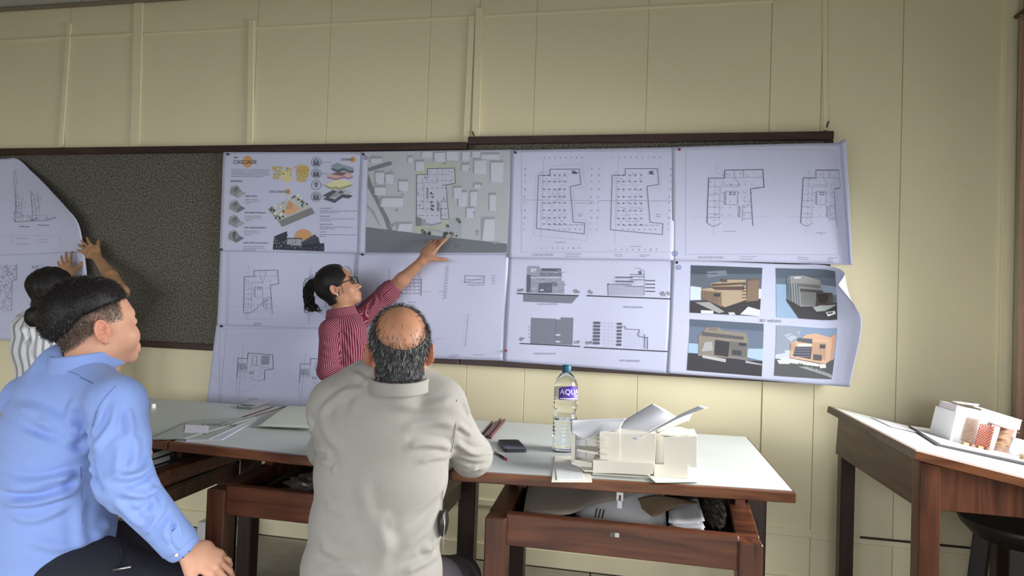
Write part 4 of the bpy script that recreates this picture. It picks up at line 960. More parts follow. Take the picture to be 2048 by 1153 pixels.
# T3 tray: grey-brown board leaning over white drawings
zf = .595
rows = [[(-.34, -.86, .742), (-.14, -.86, .745), (.02, -.86, .745), (.16, -.88, .742)], [(-.35, -1.06, .680), (-.16, -1.04, .700), (-.02, -1.00, .725), (.12, -1.0, .735)], [aty(1046, 1030, -1.262), aty(1133, 1030, -1.252), aty(1188, 1009, -1.16), aty(1240, 999, -1.10)]]
o = curved_sheet('brown_board', rows, M_grey, th=.003); tag(o, 'bent grey brown board leaning in the tray below the white model', 'board')
rows = [[aty(1258, 1002, -1.08), aty(1320, 992, -1.08), aty(1402, 1008, -1.06)], [aty(1280, 1016, -1.13), aty(1318, 1008, -1.13), aty(1358, 1012, -1.12)], [aty(1304, 1034, -1.20), aty(1306, 1034.5, -1.20), aty(1309, 1034, -1.20)]]
o = curved_sheet('envelope', rows, M_kraft, th=.002); tag(o, 'tan paper flap folding down in the tray below the white model', 'envelope')
rows = [[(-.17, -.98, .690), (.0, -.98, .700), (.095, -.98, .690)], [(-.18, -1.12, .655), (-.02, -1.12, .672), (.095, -1.12, .662)], [(-.18, -1.262, .622), (.02, -1.262, .634), (.095, -1.262, .634)]]
o = curved_sheet('drawing_sheet', rows, M_pap); tag(o, 'white drawing sheet sliding out under the brown board in the right tray', 'paper')
for i in range(3):
    a_, b_ = aty(1194+i*7, 1018+i*1, -1.20), aty(1190+i*7, 1036+i*1, -1.235)
    bar('print_line', a_-np.array((0, 0, .0)), b_, .004, .0012, M_dk, o)
rr = random.Random(3)
for i in range(7):
    a = rr.uniform(-.10, .10); cx, cy = .150+rr.uniform(-.012, .012), -1.12+rr.uniform(-.02, .02)
    z = .632+i*.0062
    R_ = lambda x, y: (cx+x*math.cos(a)-y*math.sin(a), cy+x*math.sin(a)+y*math.cos(a))
    rows = [[(*R_(x, y), z+.003*math.sin(x*30+i)+(.010*i/7 if x > .02 else 0)) for x in (-.045, 0, .045)] for y in (-.13, 0, .13)]
    o = curved_sheet('drawing_sheet', rows, M_pap, nu=8, nv=6)
    tag(o, ('bottom', 'second lowest', 'third lowest', 'middle', 'third highest', 'second highest', 'topmost')[i]+' white sheet of the loose stack in the tray under the model', 'paper', 'loose sheets in the right tray')
# crumpled dark bag beside them
def blob(name, c, r, m, seed, lab, cat, parent=None, amp=.35, n=20):
    rn = np.random.RandomState(seed); V, Fc = [], []
    ph = rn.uniform(0, 6, (5, 3)); fr = rn.uniform(1.5, 5, (5, 3))
    for i in range(n+1):
        th = math.pi*i/n
        for k_ in range(n*2):
            f_ = math.pi*k_/n; d = np.array((math.sin(th)*math.cos(f_), math.sin(th)*math.sin(f_), math.cos(th)))
            a = 1+amp*sum(abs(math.sin(float(fr[q] @ (d*1.7+ph[q])))) for q in range(5))/5-amp*.4
            V.append(np.array(c)+np.array(r)*d*a)
    for i in range(n):
        for k_ in range(n*2): Fc.append((i*n*2+k_, i*n*2+(k_+1) % (n*2), (i+1)*n*2+(k_+1) % (n*2), (i+1)*n*2+k_))
    o = pydata(name, V, Fc, m, parent)
    if lab: tag(o, lab, cat)
    return o
blob('plastic_bag', (.245, -1.07, .655), (.030, .10, .040), M_bag, 4, 'crumpled dark plastic bag at the right end of the tray under the model', 'plastic bag', amp=.6)
blob('plastic_bag', (-1.02, -1.15, .640), (.13, .11, .042), mat('smoky_plastic', (.10, .095, .085), rough=.3, bump=.5, bscale=20), 9, 'crumpled grey plastic bag in the tray left of the grey shirted man', 'plastic bag', amp=.7)
o = curved_sheet('drawing_sheet', [[(-1.17, -1.12, .602), (-1.0, -1.10, .606)], [(-1.17, -1.28, .601), (-1.0, -1.27, .602)]], M_pap, nu=6, nv=4); tag(o, 'white sheet lying under the grey plastic bag in the middle tray', 'paper')
# paper clip hanging from the table edge, marker stickers on the beam
M_met = mat('dull_metal', (.55, .55, .53), rough=.35, metal=.9)
p = aty(1240, 988, -1.245)
cl = thing('hanging_clip', 'white plastic clip hanging under the front edge of the table with the model', 'clip', tuple(p))
for dz, w_ in ((.0, .020), (-.022, .014)):
    box('clip_leaf', (p[0]-w_/2, p[1]-.002, p[2]-.022+dz), (p[0]+w_/2, p[1]+.002, p[2]+.004+dz), M_pap, cl, bevel=.001)
box('clip_slot', (p[0]-.003, p[1]-.004, p[2]-.018), (p[0]+.003, p[1]-.001, p[2]-.004), M_dk, cl)
q = aty(1229, 1071, -1.315)
st = thing('sticker', 'two small number stickers on the front beam below the model', 'sticker', tuple(q))
box('sticker_square', (q[0]-.013, -1.3145, q[2]-.006), (q[0]-.001, -1.3125, q[2]+.006), mat('sticker_green', (.10, .13, .09), rough=.6), st)
box('sticker_square', (q[0]+.001, -1.3145, q[2]-.006), (q[0]+.013, -1.3125, q[2]+.006), mat('sticker_white', (.6, .6, .55), rough=.6), st)
# books and papers in the left table's tray
M_book = mat('dark_book_cover', (.035, .035, .038), rough=.5); M_pages = mat('book_pages', (.70, .69, .66), rough=.8)
def book(c, sx_, sy_, h, rz, lab, cover=M_book):
    t = thing('book', lab, 'book', c, rz, group='books stacked in the left tray')
    box('page_block', (-sx_/2+.003, -sy_/2, .003), (sx_/2-.004, sy_/2-.003, h-.003), M_pages, t, world=False)
    for z in (0, h-.003): box('book_cover', (-sx_/2, -sy_/2-.001, z), (sx_/2, sy_/2, z+.003), cover, t, world=False)
    box('book_spine', (-sx_/2-.001, -sy_/2, 0), (-sx_/2+.003, sy_/2, h), cover, t, world=False)
    return t
zb = .5935
labs = ('lowest dark book in the right-hand stack of the left tray', 'second dark book up in the right-hand stack of the left tray', 'third dark book up in the right-hand stack of the left tray', 'topmost dark book in the right-hand stack of the left tray')
for i in range(4): book((-1.80+.002*i, -1.13+.006*i, zb+.0265*i), .12, .18, .026, -.10+.05*i, labs[i])
book((-1.94, -1.15, zb), .13, .19, .028, .25, 'lowest dark book in the left-hand stack of the left tray')
book((-1.94, -1.14, zb+.0285), .13, .19, .026, .12, 'topmost dark book in the left-hand stack of the left tray')
rows = [[(-2.05, -1.0, .70), (-1.93, -1.02, .715), (-1.83, -1.06, .705)], [(-2.05, -1.15, .694), (-1.93, -1.17, .704), (-1.83, -1.18, .702)]]
o = curved_sheet('drawing_sheet', rows, M_pap, nu=8, nv=6); tag(o, 'white sheet lying over the books in the left tray', 'paper')
o = box('cardboard_box', (-1.93, -1.00, zb), (-1.86, -.90, zb+.085), M_kraft, bevel=.003); tag(o, 'small brown cardboard box behind the books in the left tray', 'box')

# ================================================================== RIGHT TABLE (tilted top)
t4 = thing('tilted_drawing_table', 'wooden drawing table with its pale top tilted, at the right edge', 'table', (1.2, -.65, 0))
ang = math.radians(11.2)
A = np.array((.806, -1.105, .902)); B = np.array((.800, -.215, .902))
e1 = np.array((math.cos(ang), .0, -math.sin(ang))); nrm = np.array((math.sin(ang), 0, math.cos(ang)))
Ltop = .70
def tp(u, v, h=0.0):
    """point on the tilted top: u along the slope (m), v from near to far edge (m), h above it"""
    return A+e1*u+(B-A)/np.linalg.norm(B-A)*v+nrm*h
wv = .89
prism('table_top', [tp(.018, .018, -.026), tp(Ltop, .018, -.026), tp(Ltop, wv-.018, -.026), tp(.018, wv-.018, -.026)], nrm*.0265, M_lam, t4)
M_edg2 = mat_wood('table_edge_grey_wood', (.10, .070, .048), (.20, .15, .11), rough=.6, axis='y')
prism('side_edge', [tp(0, 0, -.028), tp(.018, .018, -.028), tp(.018, wv-.018, -.028), tp(0, wv, -.028)], nrm*.028, M_edg2, t4, bevel=.002)
prism('front_edge', [tp(0, 0, -.028), tp(Ltop, 0, -.028), tp(Ltop, .018, -.028), tp(.018, .018, -.028)], nrm*.028, M_edge, t4, bevel=.002)
prism('back_edge', [tp(0, wv, -.028), tp(Ltop, wv, -.028), tp(Ltop, wv-.018, -.028), tp(.018, wv-.018, -.028)], nrm*.028, M_red, t4, bevel=.002)
zb_ = .728
def under(x): return A[2]-.030-(x-A[0])*math.tan(ang)
y_n, y_f = -1.085, -.255
prism('front_apron', [(.83, y_n, zb_), (1.47, y_n, zb_-.005), (1.47, y_n, under(1.47)), (.83, y_n, under(.83))], (0, .022, 0), M_redz, t4, bevel=.002)
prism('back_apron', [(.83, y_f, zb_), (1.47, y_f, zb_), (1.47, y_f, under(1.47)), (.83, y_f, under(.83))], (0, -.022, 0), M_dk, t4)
M_apr = mat_wood('apron_grey_brown_wood', (.075, .038, .025), (.13, .075, .052), rough=.5, axis='y')
prism('side_apron', [(.822, -1.075, zb_), (.822, y_f, zb_-.02), (.830, y_f, under(.83)), (.822, -1.075, under(.83))], (.02, 0, 0), M_apr, t4, bevel=.002)
for x0, x1, y0_, m_ in ((.822, .880, -1.094, M_redz), (1.43, 1.485, -1.094, M_redz), (.846, .900, -.26, M_dk), (1.43, 1.485, -.26, M_dk)):
    bm = bmesh.new(); 
    pts = [(x0, y0_, 0), (x1, y0_, 0), (x1, y0_, under(x1)), (x0, y0_, under(x0))]; bm.free()
    prism('leg', pts, (0, .058, 0), m_, t4, bevel=.003)
# stool under it
M_blk = mat('black_painted_wood', (.012, .010, .010), rough=.45)
st = thing('round_stool', 'black round stool under the tilted table at the right edge', 'stool', (1.30, -.70, 0))
lathe('seat', [(.0, .535), (.10, .535), (.15, .555), (.185, .590), (.195, .612), (.185, .618), (.0, .620)], M_blk, st, 40, (1.30, -.70, 0))
for a in range(4):
    an = math.radians(45+90*a+12); 
    bar('leg', (1.30+.115*math.cos(an), -.70+.115*math.sin(an), .55), (1.30+.165*math.cos(an), -.70+.165*math.sin(an), .0), .052, .052, M_blk, st, bevel=.004)
for a in range(4):
    an = math.radians(45+90*a+12); b_ = an+math.pi/2
    bar('stretcher', (1.30+.145*math.cos(an), -.70+.145*math.sin(an), .25), (1.30+.145*math.cos(b_), -.70+.145*math.sin(b_), .25), .022, .022, M_blk, st)
# ================================================================== THINGS ON THE TABLES
def quad_slab(name, q, z, th, m, parent=None, bevel=0.0):
    """flat piece from four pixel corners standing on height z"""
    P = [np.array((*atz(px, py, z)[:2], z)) for px, py in q]
    return prism(name, P, (0, 0, th), m, parent, bevel)
M_card = mat('model_card_ivory', (.80, .775, .70), rough=.75, noise=.02)
M_cardw = mat('model_card_white', (.76, .78, .82), rough=.7)
M_case = mat('grey_phone_case', (.13, .13, .135), rough=.35); M_screen = mat('dark_phone_glass', (.020, .018, .035), rough=.06, spec=.8)
M_silver = mat('silver_phone_back', (.50, .51, .54), rough=.3, metal=.3)
# ---- phone lying face down near the back edge
c = (atz(507, 814, TZ)); 
ph = thing('phone', 'grey phone lying face down near the back edge of the middle table', 'phone', (c[0], c[1], TZ), math.radians(6))
def rounded_slab(name, sx_, sy_, z0, z1, r, m, parent, n=5):
    pts = []
    for cx, cy, a0 in ((sx_/2-r, sy_/2-r, 0), (-sx_/2+r, sy_/2-r, 90), (-sx_/2+r, -sy_/2+r, 180), (sx_/2-r, -sy_/2+r, 270)):
        for i in range(n+1):
            a = math.radians(a0+90*i/n); pts.append((cx+r*math.cos(a), cy+r*math.sin(a), z0))
    o = prism(name, pts, (0, 0, z1-z0), m, None, bevel=min(.0015, (z1-z0)*.3)); adopt(o, parent, False); return o
rounded_slab('phone_case', .080, .160, 0.0, .012, .012, M_case, ph)
rounded_slab('phone_back', .074, .154, .0112, .0135, .010, M_silver, ph)
isl = o = rounded_slab('camera_island', .062, .030, .0130, .0155, .008, M_case, ph); o.location = (.004, -.058, 0)
for i in range(3):
    o = lathe('camera_lens', [(.007, 0), (.007, .002), (.0, .002)], M_screen, None, 16); adopt(o, isl, False); o.location = (-.018+i*.018, 0, .0155)
# ---- phone lying face up beside the pencil
c = (atz(993, 886, TZ)+atz(1057, 906, TZ))/2; d = atz(1035, 882, TZ)-atz(1057, 906, TZ)
ph = thing('phone', 'black phone lying face up beside the red pencil on the right table', 'phone', (c[0], c[1], TZ), math.atan2(d[1], d[0])-math.pi/2)
rounded_slab('phone_case', .078, .160, 0.0, .011, .011, mat('dark_phone_case', (.035, .033, .04), rough=.35), ph)
rounded_slab('phone_screen', .071, .152, .0108, .0122, .008, M_screen, ph)
for s_ in (-1, 1):
    o = box('side_button', (s_*.039-.001, .01, .004), (s_*.039+.001, .04, .008), M_case, None); adopt(o, ph, False)
# ---- red pencil
a, b = atz(991, 908, TZ), atz(1013, 922, TZ); a[2] = b[2] = TZ+.0042
pc = thing('pencil', 'dark pencil with red ends beside the elbow of the grey shirted man', 'pencil', tuple(a))
tube('pencil_body', [a, a+(b-a)*.82], .004, M_screen, pc, 6); M_rp = mat('red_pencil_paint', (.42, .03, .05), rough=.4)
tube('pencil_end', [a+(b-a)*.82, b], .0042, M_rp, pc, 6); tube('pencil_tip', [a-(b-a)*.14, a], [.0008, .004], M_rp, pc, 6)
# ---- two dark red sticks
M_stick = mat_wood('dark_red_stick_wood', (.10, .035, .035), (.19, .075, .07), rough=.5, axis='y')
for i, (q0, q1, lab) in enumerate((((973, 876), (1001, 842), 'left one of two thin dark red wooden sticks by the elbow'), ((980, 879), (1009, 843), 'right one of two thin dark red wooden sticks by the elbow'))):
    a, b = atz(*q0, TZ), atz(*q1, TZ); a[2] = b[2] = TZ+.005
    o = bar('wooden_stick', a, b, .011, .009, M_stick, None, bevel=.001); tag(o, lab, 'stick', 'dark red sticks')
# ---- white bottle cap
c = atz(307, 817, TZ)
cp = thing('bottle_cap', 'small white cap standing alone on the left table', 'cap', tuple(c))
lathe('cap_shell', [(.0085, 0), (.0085, .016), (.007, .019), (0, .0195)], mat('white_plastic', (.85, .85, .83), rough=.4), cp, 18, tuple(c)); lathe('cap_ring', [(.0092, 0), (.0092, .004), (.0085, .0045)], M_cardw, cp, 18, tuple(c))
# ---- folders and papers
M_fold = mat('pale_green_folder', (.40, .44, .42), rough=.5, noise=.05, nscale=9); M_fold2 = mat('pale_lilac_paper', (.55, .57, .68), rough=.6)
fo = thing('paper_folder', 'stack of pale folders with dark lettering, a white card on top', 'folder', tuple(atz(400, 862, TZ)))
quad_slab('folder_leaf', [(372, 882.5), (443, 881.5), (519, 838), (455, 838)], TZ+.0008, .0025, M_fold2, fo)
quad_slab('folder_leaf', [(306, 879.5), (418, 880), (521, 834), (392, 842)], TZ+.0040, .0025, M_fold, fo)
quad_slab('folder_cover', [(306, 877.5), (370, 878.5), (512, 836), (384, 843)], TZ+.0075, .0025, M_fold, fo)
Sx = Sheet.__new__(Sheet)
def table_text(t, q0, q1, h, z, col, parent, skew=0.0):
    a, b = atz(*q0, z), atz(*q1, z); v, f, wd_ = text_geo(t); L = np.linalg.norm(b-a); ex = (b-a)/L; ey = np.array((-ex[1], ex[0], 0)); k = L/wd_; kv = h/.72
    me = bpy.data.meshes.new('cover_lettering'); me.from_pydata([tuple(a+ex*x*k+ey*y*kv) for x, y in v], [], f)
    return link_mesh('cover_lettering', me, col, parent)
M_let = mat('dark_print', (.05, .06, .06), rough=.6)
table_text('KAMALAYA', (398, 852.5), (470, 853.5), .055, TZ+.0102, M_let, fo)
quad_slab('cover_emblem', [(440, 847), (452, 847), (455, 844.5), (443, 844.5)], TZ+.0101, .0002, mat('grey_print', (.25, .27, .27), rough=.6), fo)
o = quad_slab('note_card', [(368.5, 866), (416, 867), (418, 852.5), (371, 850.5)], TZ+.0102, .0008, mat('white_note_card', (.78, .78, .92), rough=.6)); tag(o, 'small white note card lying on the pale folders', 'card')
rows = [[np.array((*atz(578, 812, TZ)[:2], TZ+.004)), np.array((*atz(640, 815, TZ)[:2], TZ+.004))], [np.array((*atz(548, 836, TZ)[:2], TZ+.018)), np.array((*atz(640, 840, TZ)[:2], TZ+.020))], [np.array((*atz(511, 858, TZ)[:2], TZ+.010)), np.array((*atz(640, 866, TZ)[:2], TZ+.016))]]
o = curved_sheet('paper_folder', rows, mat('pale_green_card', (.62, .66, .60), rough=.55), th=.002); tag(o, 'single pale green folder with a lifted front edge beside the grey shirted man', 'folder')
o = quad_slab('sheet_edge_slab', [(489, 839), (572, 813), (578, 812), (494, 840)], TZ+.0005, .002, M_grey); o.name = 'sheet_edge_strip'; tag(o, 'thin grey ruler lying across the middle table behind the folders', 'strip')  # grey strip stands in for the dark edge line of a sheet

# ---- water bottle
c = atz(1128, 902, TZ)
bt = thing('water_bottle', 'clear plastic water bottle with purple label and teal cap', 'bottle', (c[0], c[1], TZ))
M_pet = mat('clear_plastic', (.97, .99, 1.0), rough=.03, trans=1.0, ior=1.25, spec=.6)
M_water = mat('water', (.97, .99, 1.0), rough=.0, trans=1.0, ior=1.33)
RB = .0425
prof = [(.0, .006), (.020, .006), (.030, .0), (.039, .004)]
z = .010
def wob(zz): return RB - .0016*(.5+.5*math.cos(zz*2*math.pi/.0125))
for i in range(0, 34):
    zz = .010+i*.0032; prof.append((wob(zz), zz))
prof += [(.0405, .122), (.0375, .130), (.0375, .142), (.0415, .150), (.0425, .158), (.0400, .163), (.0425, .168), (.0400, .173), (.0420, .180), (.0415, .182), (.0415, .222), (.0425, .226), (.0405, .236), (.034, .252), (.024, .266), (.0155, .274), (.0135, .279), (.0135, .290)]
nb = 40
lathe('bottle_shell', prof, M_pet, bt, nb, (c[0], c[1], TZ), mod=lambda a, zz: 1.0+(.018*math.cos(a*10+zz*60) if .13 < zz < .18 or zz < .115 else 0.0))
lathe('water', [(.0, .0078)]+[(r-.0022, zz+.002) for r, zz in prof[3:36]]+[(.0, .116)], M_water, bt, nb, (c[0], c[1], TZ))
M_cap = mat('teal_cap', (.012, .10, .17), rough=.4)
lathe('cap', [(.0155, .279), (.0158, .281), (.0158, .298), (.0145, .301), (0, .3015)], M_cap, bt, 40, (c[0], c[1], TZ), mod=lambda a, zz: 1+.02*math.cos(a*20))
lathe('neck_ring', [(.0165, .2765), (.0165, .2785), (.0140, .2790)], M_cap, bt, 30, (c[0], c[1], TZ))
# label: a band around the bottle, facing the camera with its lettering
va = math.atan2(CAM[1]-c[1], CAM[0]-c[0])
def on_bottle(a, zz, r): return (c[0]+r*math.cos(va+a), c[1]+r*math.sin(va+a), TZ+zz)
def band(name, a0, a1, z0, z1, r, m, top=None):
    n_ = 24; V, Fc = [], []
    for i in range(n_+1):
        a = a0+(a1-a0)*i/n_; zt_ = z1+(top(i/n_) if top else 0); V += [on_bottle(a, z0, r), on_bottle(a, zt_, r)]
    for i in range(n_): Fc.append((2*i, 2*i+2, 2*i+3, 2*i+1))
    return pydata(name, V, Fc, m, bt, True)
M_lab = mat('purple_label', (.075, .035, .32), rough=.35); M_labw = mat('label_white', (.80, .80, .86), rough=.4)
band('label', -3.1, 3.1, .183, .221, .0420, mat('label_film', (.70, .72, .80), rough=.25, trans=.5, ior=1.1))
band('label_patch', -.62, 1.35, .184, .2225, .0423, M_lab, lambda t: .010*math.sin(math.pi*t))
def ring_text(t, a0, a1, z0, h, m, r=.0427):
    v, f, wd_ = text_geo(t); me = bpy.data.meshes.new('label_lettering')
    me.from_pydata([on_bottle(a0+(a1-a0)*x/wd_, z0+y*h/.72, r) for x, y in v], [], f); return link_mesh('label_lettering', me, m, bt)
ring_text('AQUA', -.52, 1.25, .203, .0185, M_labw); ring_text('100', .70, 1.2, .193, .009, M_labw)
band('label_stripe', -.5, 1.2, .1865, .190, .0427, M_labw)

# ================================================================== WHITE BUILDING MODEL
mo = thing('building_model', 'white card building model with a wavy paper roof on the right table', 'model', tuple(atz(1250, 940, TZ)))
def vface(name, q, y, depth, m=M_card):
    """upright block: front face from pixel corners at depth y, pushed back"""
    P = [aty(px, py, y) for px, py in q]
    return prism(name, P, (0, depth, 0), m, mo, bevel=.0006)
def zslab(name, q, z0, th, m=M_card): return quad_slab(name, q, z0, th, m, mo, bevel=.0004)
zslab('base_board', [(1103, 965.5), (1184, 966), (1176, 915), (1110, 915)], TZ+.001, .0035)
zslab('base_board', [(1184, 950), (1300, 957), (1400, 940), (1380, 900), (1150, 905)], TZ+.001, .004)
zslab('base_board', [(1311, 966.5), (1402, 965), (1375, 925), (1292, 951)], TZ+.0055, .003)
zslab('terrace_card', [(1114, 961), (1168, 961), (1162, 926), (1110, 926)], TZ+.0050, .002, M_cardw)
zslab('terrace_board', [(1168, 944), (1300, 952), (1330, 915), (1142, 918)], TZ+.0095, .005)
vface('plinth', [(1186, 947), (1306, 949), (1308, 927), (1186, 922)], -1.235, .13)
vface('plinth', [(1308, 955), (1376, 958), (1376, 930), (1308, 930)], -1.210, .13)
yb_ = -1.215
vface('main_block', [(1236, 928.5), (1310, 928.5), (1312, 868), (1236, 868)], yb_, .13)
vface('stacked_block', [(1200, 929), (1240, 929.5), (1240, 868), (1199, 868)], yb_-.003, .12)
rn = random.Random(5)
for i in range(8):
    y_ = 925-i*7.2
    a = aty(1199.5, y_+rn.uniform(-1, 1), yb_-.0045); b = aty(1236, y_+4+rn.uniform(-3, 3), yb_-.0040)
    m_ = (a+b)/2+np.array((0, -.002, rn.uniform(-.002, .002)))
    bar('torn_layer', a, m_, .0016, .006, M_card, mo, up=(0, 1, 0)); 
    e = aty(1193, y_-3, yb_+.03); bar('torn_layer', a, e, .0016, .006, M_card, mo, up=(0, 1, 0))
vface('rear_wall', [(1150, 921), (1200, 921), (1200, 868), (1150, 868)], -1.120, .004, M_card)
vface('corner_post', [(1142, 928), (1150, 929), (1151, 866), (1143, 866)], -1.16, .05)
vface('window_panel', [(1150, 915), (1171, 916), (1171, 880), (1150, 880)], -1.128, .004, M_cardw)
P = [aty(1154, 917, -1.18), aty(1196, 920, -1.205), aty(1196, 914, -1.10), aty(1154, 912, -1.10)]
prism('balcony_slab', [np.array((p[0], p[1], .838)) for p in P], (0, 0, .007), M_card, mo)
vface('stair_wall', [(1142, 929), (1184, 944), (1184, 926), (1150, 920)], -1.19, .004, M_card)
vface('side_block', [(1328, 935), (1394, 936), (1394.5, 873), (1328.5, 876)], -1.205, .12)
vface('side_block', [(1311, 931), (1329, 935), (1329, 873), (1311, 869)], -1.185, .10)
# sloping white cap behind the side block
curved_sheet('roof_cap', [[aty(1313, 869, -1.19), aty(1348, 874, -1.20), aty(1384, 869, -1.19)], [aty(1330, 860, -1.14), aty(1356, 858, -1.14), aty(1380, 863, -1.14)], [aty(1345, 855, -1.10), aty(1360, 855, -1.10), aty(1372, 858, -1.10)]], M_card, mo, 12, 8)
# wavy paper roof: left wave, folded ridge, right sweep
M_roof = mat('roof_paper', (.66, .68, .74), rough=.65)
curved_sheet('roof_sheet', [[aty(1142, 841, -1.06), aty(1185, 838.5, -1.0), aty(1222, 838, -.98), aty(1252, 838, -.99)],
    [aty(1141, 857, -1.12), aty(1186, 850, -1.10), aty(1215, 847, -1.09), aty(1245, 848, -1.09)],
    [aty(1143, 866, -1.17), aty(1170, 881, -1.22), aty(1200, 866, -1.19), aty(1240, 860, -1.18)]], M_roof, mo, 30, 20, .0012)
curved_sheet('roof_sheet', [[aty(1248, 842, -1.02), aty(1278, 824, -1.0), aty(1306, 808, -.985)], [aty(1240, 859, -1.13), aty(1284, 842, -1.09), aty(1330, 820, -1.04)], [aty(1272, 881, -1.235), aty(1312, 857, -1.15), aty(1352, 834, -1.06)]], M_roof, mo, 16, 16, .0012)
curved_sheet('roof_sheet', [[aty(1272, 881, -1.235), aty(1318, 858, -1.19), aty(1362, 836, -1.15), aty(1416, 816, -1.13)],
    [aty(1306, 862, -1.17), aty(1330, 848, -1.14), aty(1360, 830, -1.10), aty(1400, 812, -1.08)]], M_roof, mo, 20, 6, .0012)
curved_sheet('roof_sheet', [[aty(1312, 866, -1.19), aty(1340, 846, -1.15), aty(1384, 828, -1.10)], [aty(1322, 866, -1.13), aty(1352, 852, -1.08), aty(1378, 842, -1.05)]], mat('peach_card', (.74, .62, .52), rough=.8), mo, 12, 6, .0012)

# ================================================================== MODEL ON THE TILTED TABLE
def rp(px, py, h=0.0):
    d = ray(px, py); o_ = A+nrm*h; t = ((o_-CAM) @ nrm)/(d @ nrm); p = CAM+d*t
    return p
def up_block(name, base, h0, h1, m, parent, taper=0.0):
    c_ = sum(base)/len(base)
    return prism(name, [p+nrm*h0*MS for p in base], nrm*(h1-h0)*MS, m, parent, bevel=.0005)
M_wcard = mat('bright_white_card', (.86, .86, .88), rough=.6); M_brn = mat('brown_model_card', (.30, .15, .11), rough=.7); M_terra = mat('terracotta_card', (.40, .125, .080), rough=.7); M_taupe = mat('taupe_card', (.36, .23, .17), rough=.7); M_kr = mat('tan_wood_strip', (.50, .33, .17), rough=.7)
m2 = thing('lattice_model', 'white building model with terracotta lattice screens on the tilted table', 'model', tuple(rp(1960, 900)))
b0, b1, b2, b3 = rp(1873, 893), rp(2062, 935), rp(2066, 890), rp(1890, 866)
tip = rp(1816, 856)
prism('base_board', [p+nrm*.001 for p in (tip, b0, b1, b2)], nrm*.006, mat('dark_edge_board', (.03, .03, .035), rough=.6), m2)
prism('base_card', [p+nrm*.0072 for p in (tip+(b2-tip)*.01, b0+(b2-b0)*.02, b1+(b2-b1)*.05, b2)], nrm*.0015, mat('base_card_grey', (.60, .60, .60), rough=.7), m2)
hb = .0088
# axes of the little building: along its front and into its depth
f0, f1 = rp(1915, 886, hb), rp(2013, 909, hb); fx = (f1-f0)/np.linalg.norm(f1-f0); fy = np.cross(nrm, fx)
MS = 1.42
def bp(a, d, h=0.0): return f0+(fx*a+fy*d+nrm*h)*MS
up_block('rear_block', [bp(-.012, .012), bp(.16, .03), bp(.16, .10), bp(-.012, .10)], 0, .075, M_wcard, m2)
up_block('tower_block', [bp(-.010, .02), bp(.055, .02), bp(.055, .09), bp(-.010, .09)], .075, .092, mat('pale_pink_card', (.66, .60, .64), rough=.7), m2)
prism('roof_plate', [bp(-.016, .012, .098), bp(.035, .006, .106), bp(.060, .05, .100), bp(.02, .09, .096)], nrm*.003, M_wcard, m2)
prism('roof_plate', [bp(.040, .03, .098), bp(.17, .035, .090), bp(.17, .11, .090), bp(.05, .11, .100)], nrm*.003, M_wcard, m2)
prism('upper_wall', [bp(.055, .022, .066), bp(.165, .030, .066), bp(.165, .030, .090), bp(.055, .022, .097)], fy*.004, M_wcard, m2)
def lattice(name, a0, a1, d0, d1, h0, h1, m, nx, bw):
    """screen of crossed diagonal slats between two plan points"""
    e0, e1_ = bp(a0, d0), bp(a1, d1); L = np.linalg.norm(e1_-e0); ex = (e1_-e0)/L; Hh = (h1-h0)*MS; n_ = 0
    s_ = L/nx
    for sg in (1, -1):
        k_ = -Hh if sg > 0 else 0.0
        while k_ < L+(0 if sg > 0 else Hh):
            # slat from (k,0) going up with slope sg, clipped to the panel
            x0, y0_, x1, y1_ = k_, 0.0, k_+sg*Hh, Hh
            def clip(x0, y0_, x1, y1_):
                pts = []
                for t in (0, 1): 
                    x = x0+(x1-x0)*t; y = y0_+(y1_-y0_)*t
                    if x < 0: tt = (0-x0)/(x1-x0); x, y = 0, y0_+(y1_-y0_)*tt
                    if x > L: tt = (L-x0)/(x1-x0); x, y = L, y0_+(y1_-y0_)*tt
                    pts.append((x, y))
                return pts
            p_, q_ = clip(x0, y0_, x1, y1_)
            if abs(p_[0]-q_[0]) > bw and 0 <= min(p_[1], q_[1]) and max(p_[1], q_[1]) <= Hh+1e-6:
                bar('lattice_slat', e0+ex*p_[0]+nrm*(h0*MS+p_[1])-fy*(.0012*sg), e0+ex*q_[0]+nrm*(h0*MS+q_[1])-fy*(.0012*sg), .0016, bw, m, m2, up=tuple(fy))
            k_ += s_
lattice('screen', .004, .030, -.004, -.014, .006, .070, M_taupe, 5, .0036)
lattice('screen', .032, .072, -.016, -.010, .004, .062, M_terra, 5, .0052)
prism('inner_panel', [bp(.006, .004, .006), bp(.030, -.004, .006), bp(.030, -.004, .066), bp(.006, .004, .066)], fy*.003, M_wcard, m2)
prism('inner_panel', [bp(.034, .0, .004), bp(.072, .002, .004), bp(.072, .002, .060), bp(.034, .0, .060)], fy*.003, M_wcard, m2)
prism('white_pier', [bp(.072, -.012, .0), bp(.084, -.010, .0), bp(.088, -.010, .064), bp(.074, -.012, .066)], fy*.02, M_wcard, m2)
prism('canopy', [bp(.074, -.016, .066), bp(.130, -.020, .060), bp(.135, .03, .062), bp(.08, .03, .068)], nrm*.002, M_brn, m2)
prism('recess_back', [bp(.086, .022, 0), bp(.15, .026, 0), bp(.15, .026, .064), bp(.086, .022, .066)], fy*.003, M_taupe, m2)
for h in (.022, .036, .050): prism('shelf_floor', [bp(.086, .0, h), bp(.128, -.004, h), bp(.13, .025, h), bp(.086, .022, h)], nrm*.002, M_kr, m2)
for k_ in range(6):
    cc = bp(.098+.004*(k_ % 3), -.006+.003*k_, .004+.0035*k_)
    tube('curved_strip', [cc+fx*(.025*math.cos(t)+.004*k_)+nrm*(.017*math.sin(t)) for t in np.linspace(.2, 2.6, 9)], .0011, M_kr if k_ % 2 else M_brn, m2, 5)
V, Fc = [], []
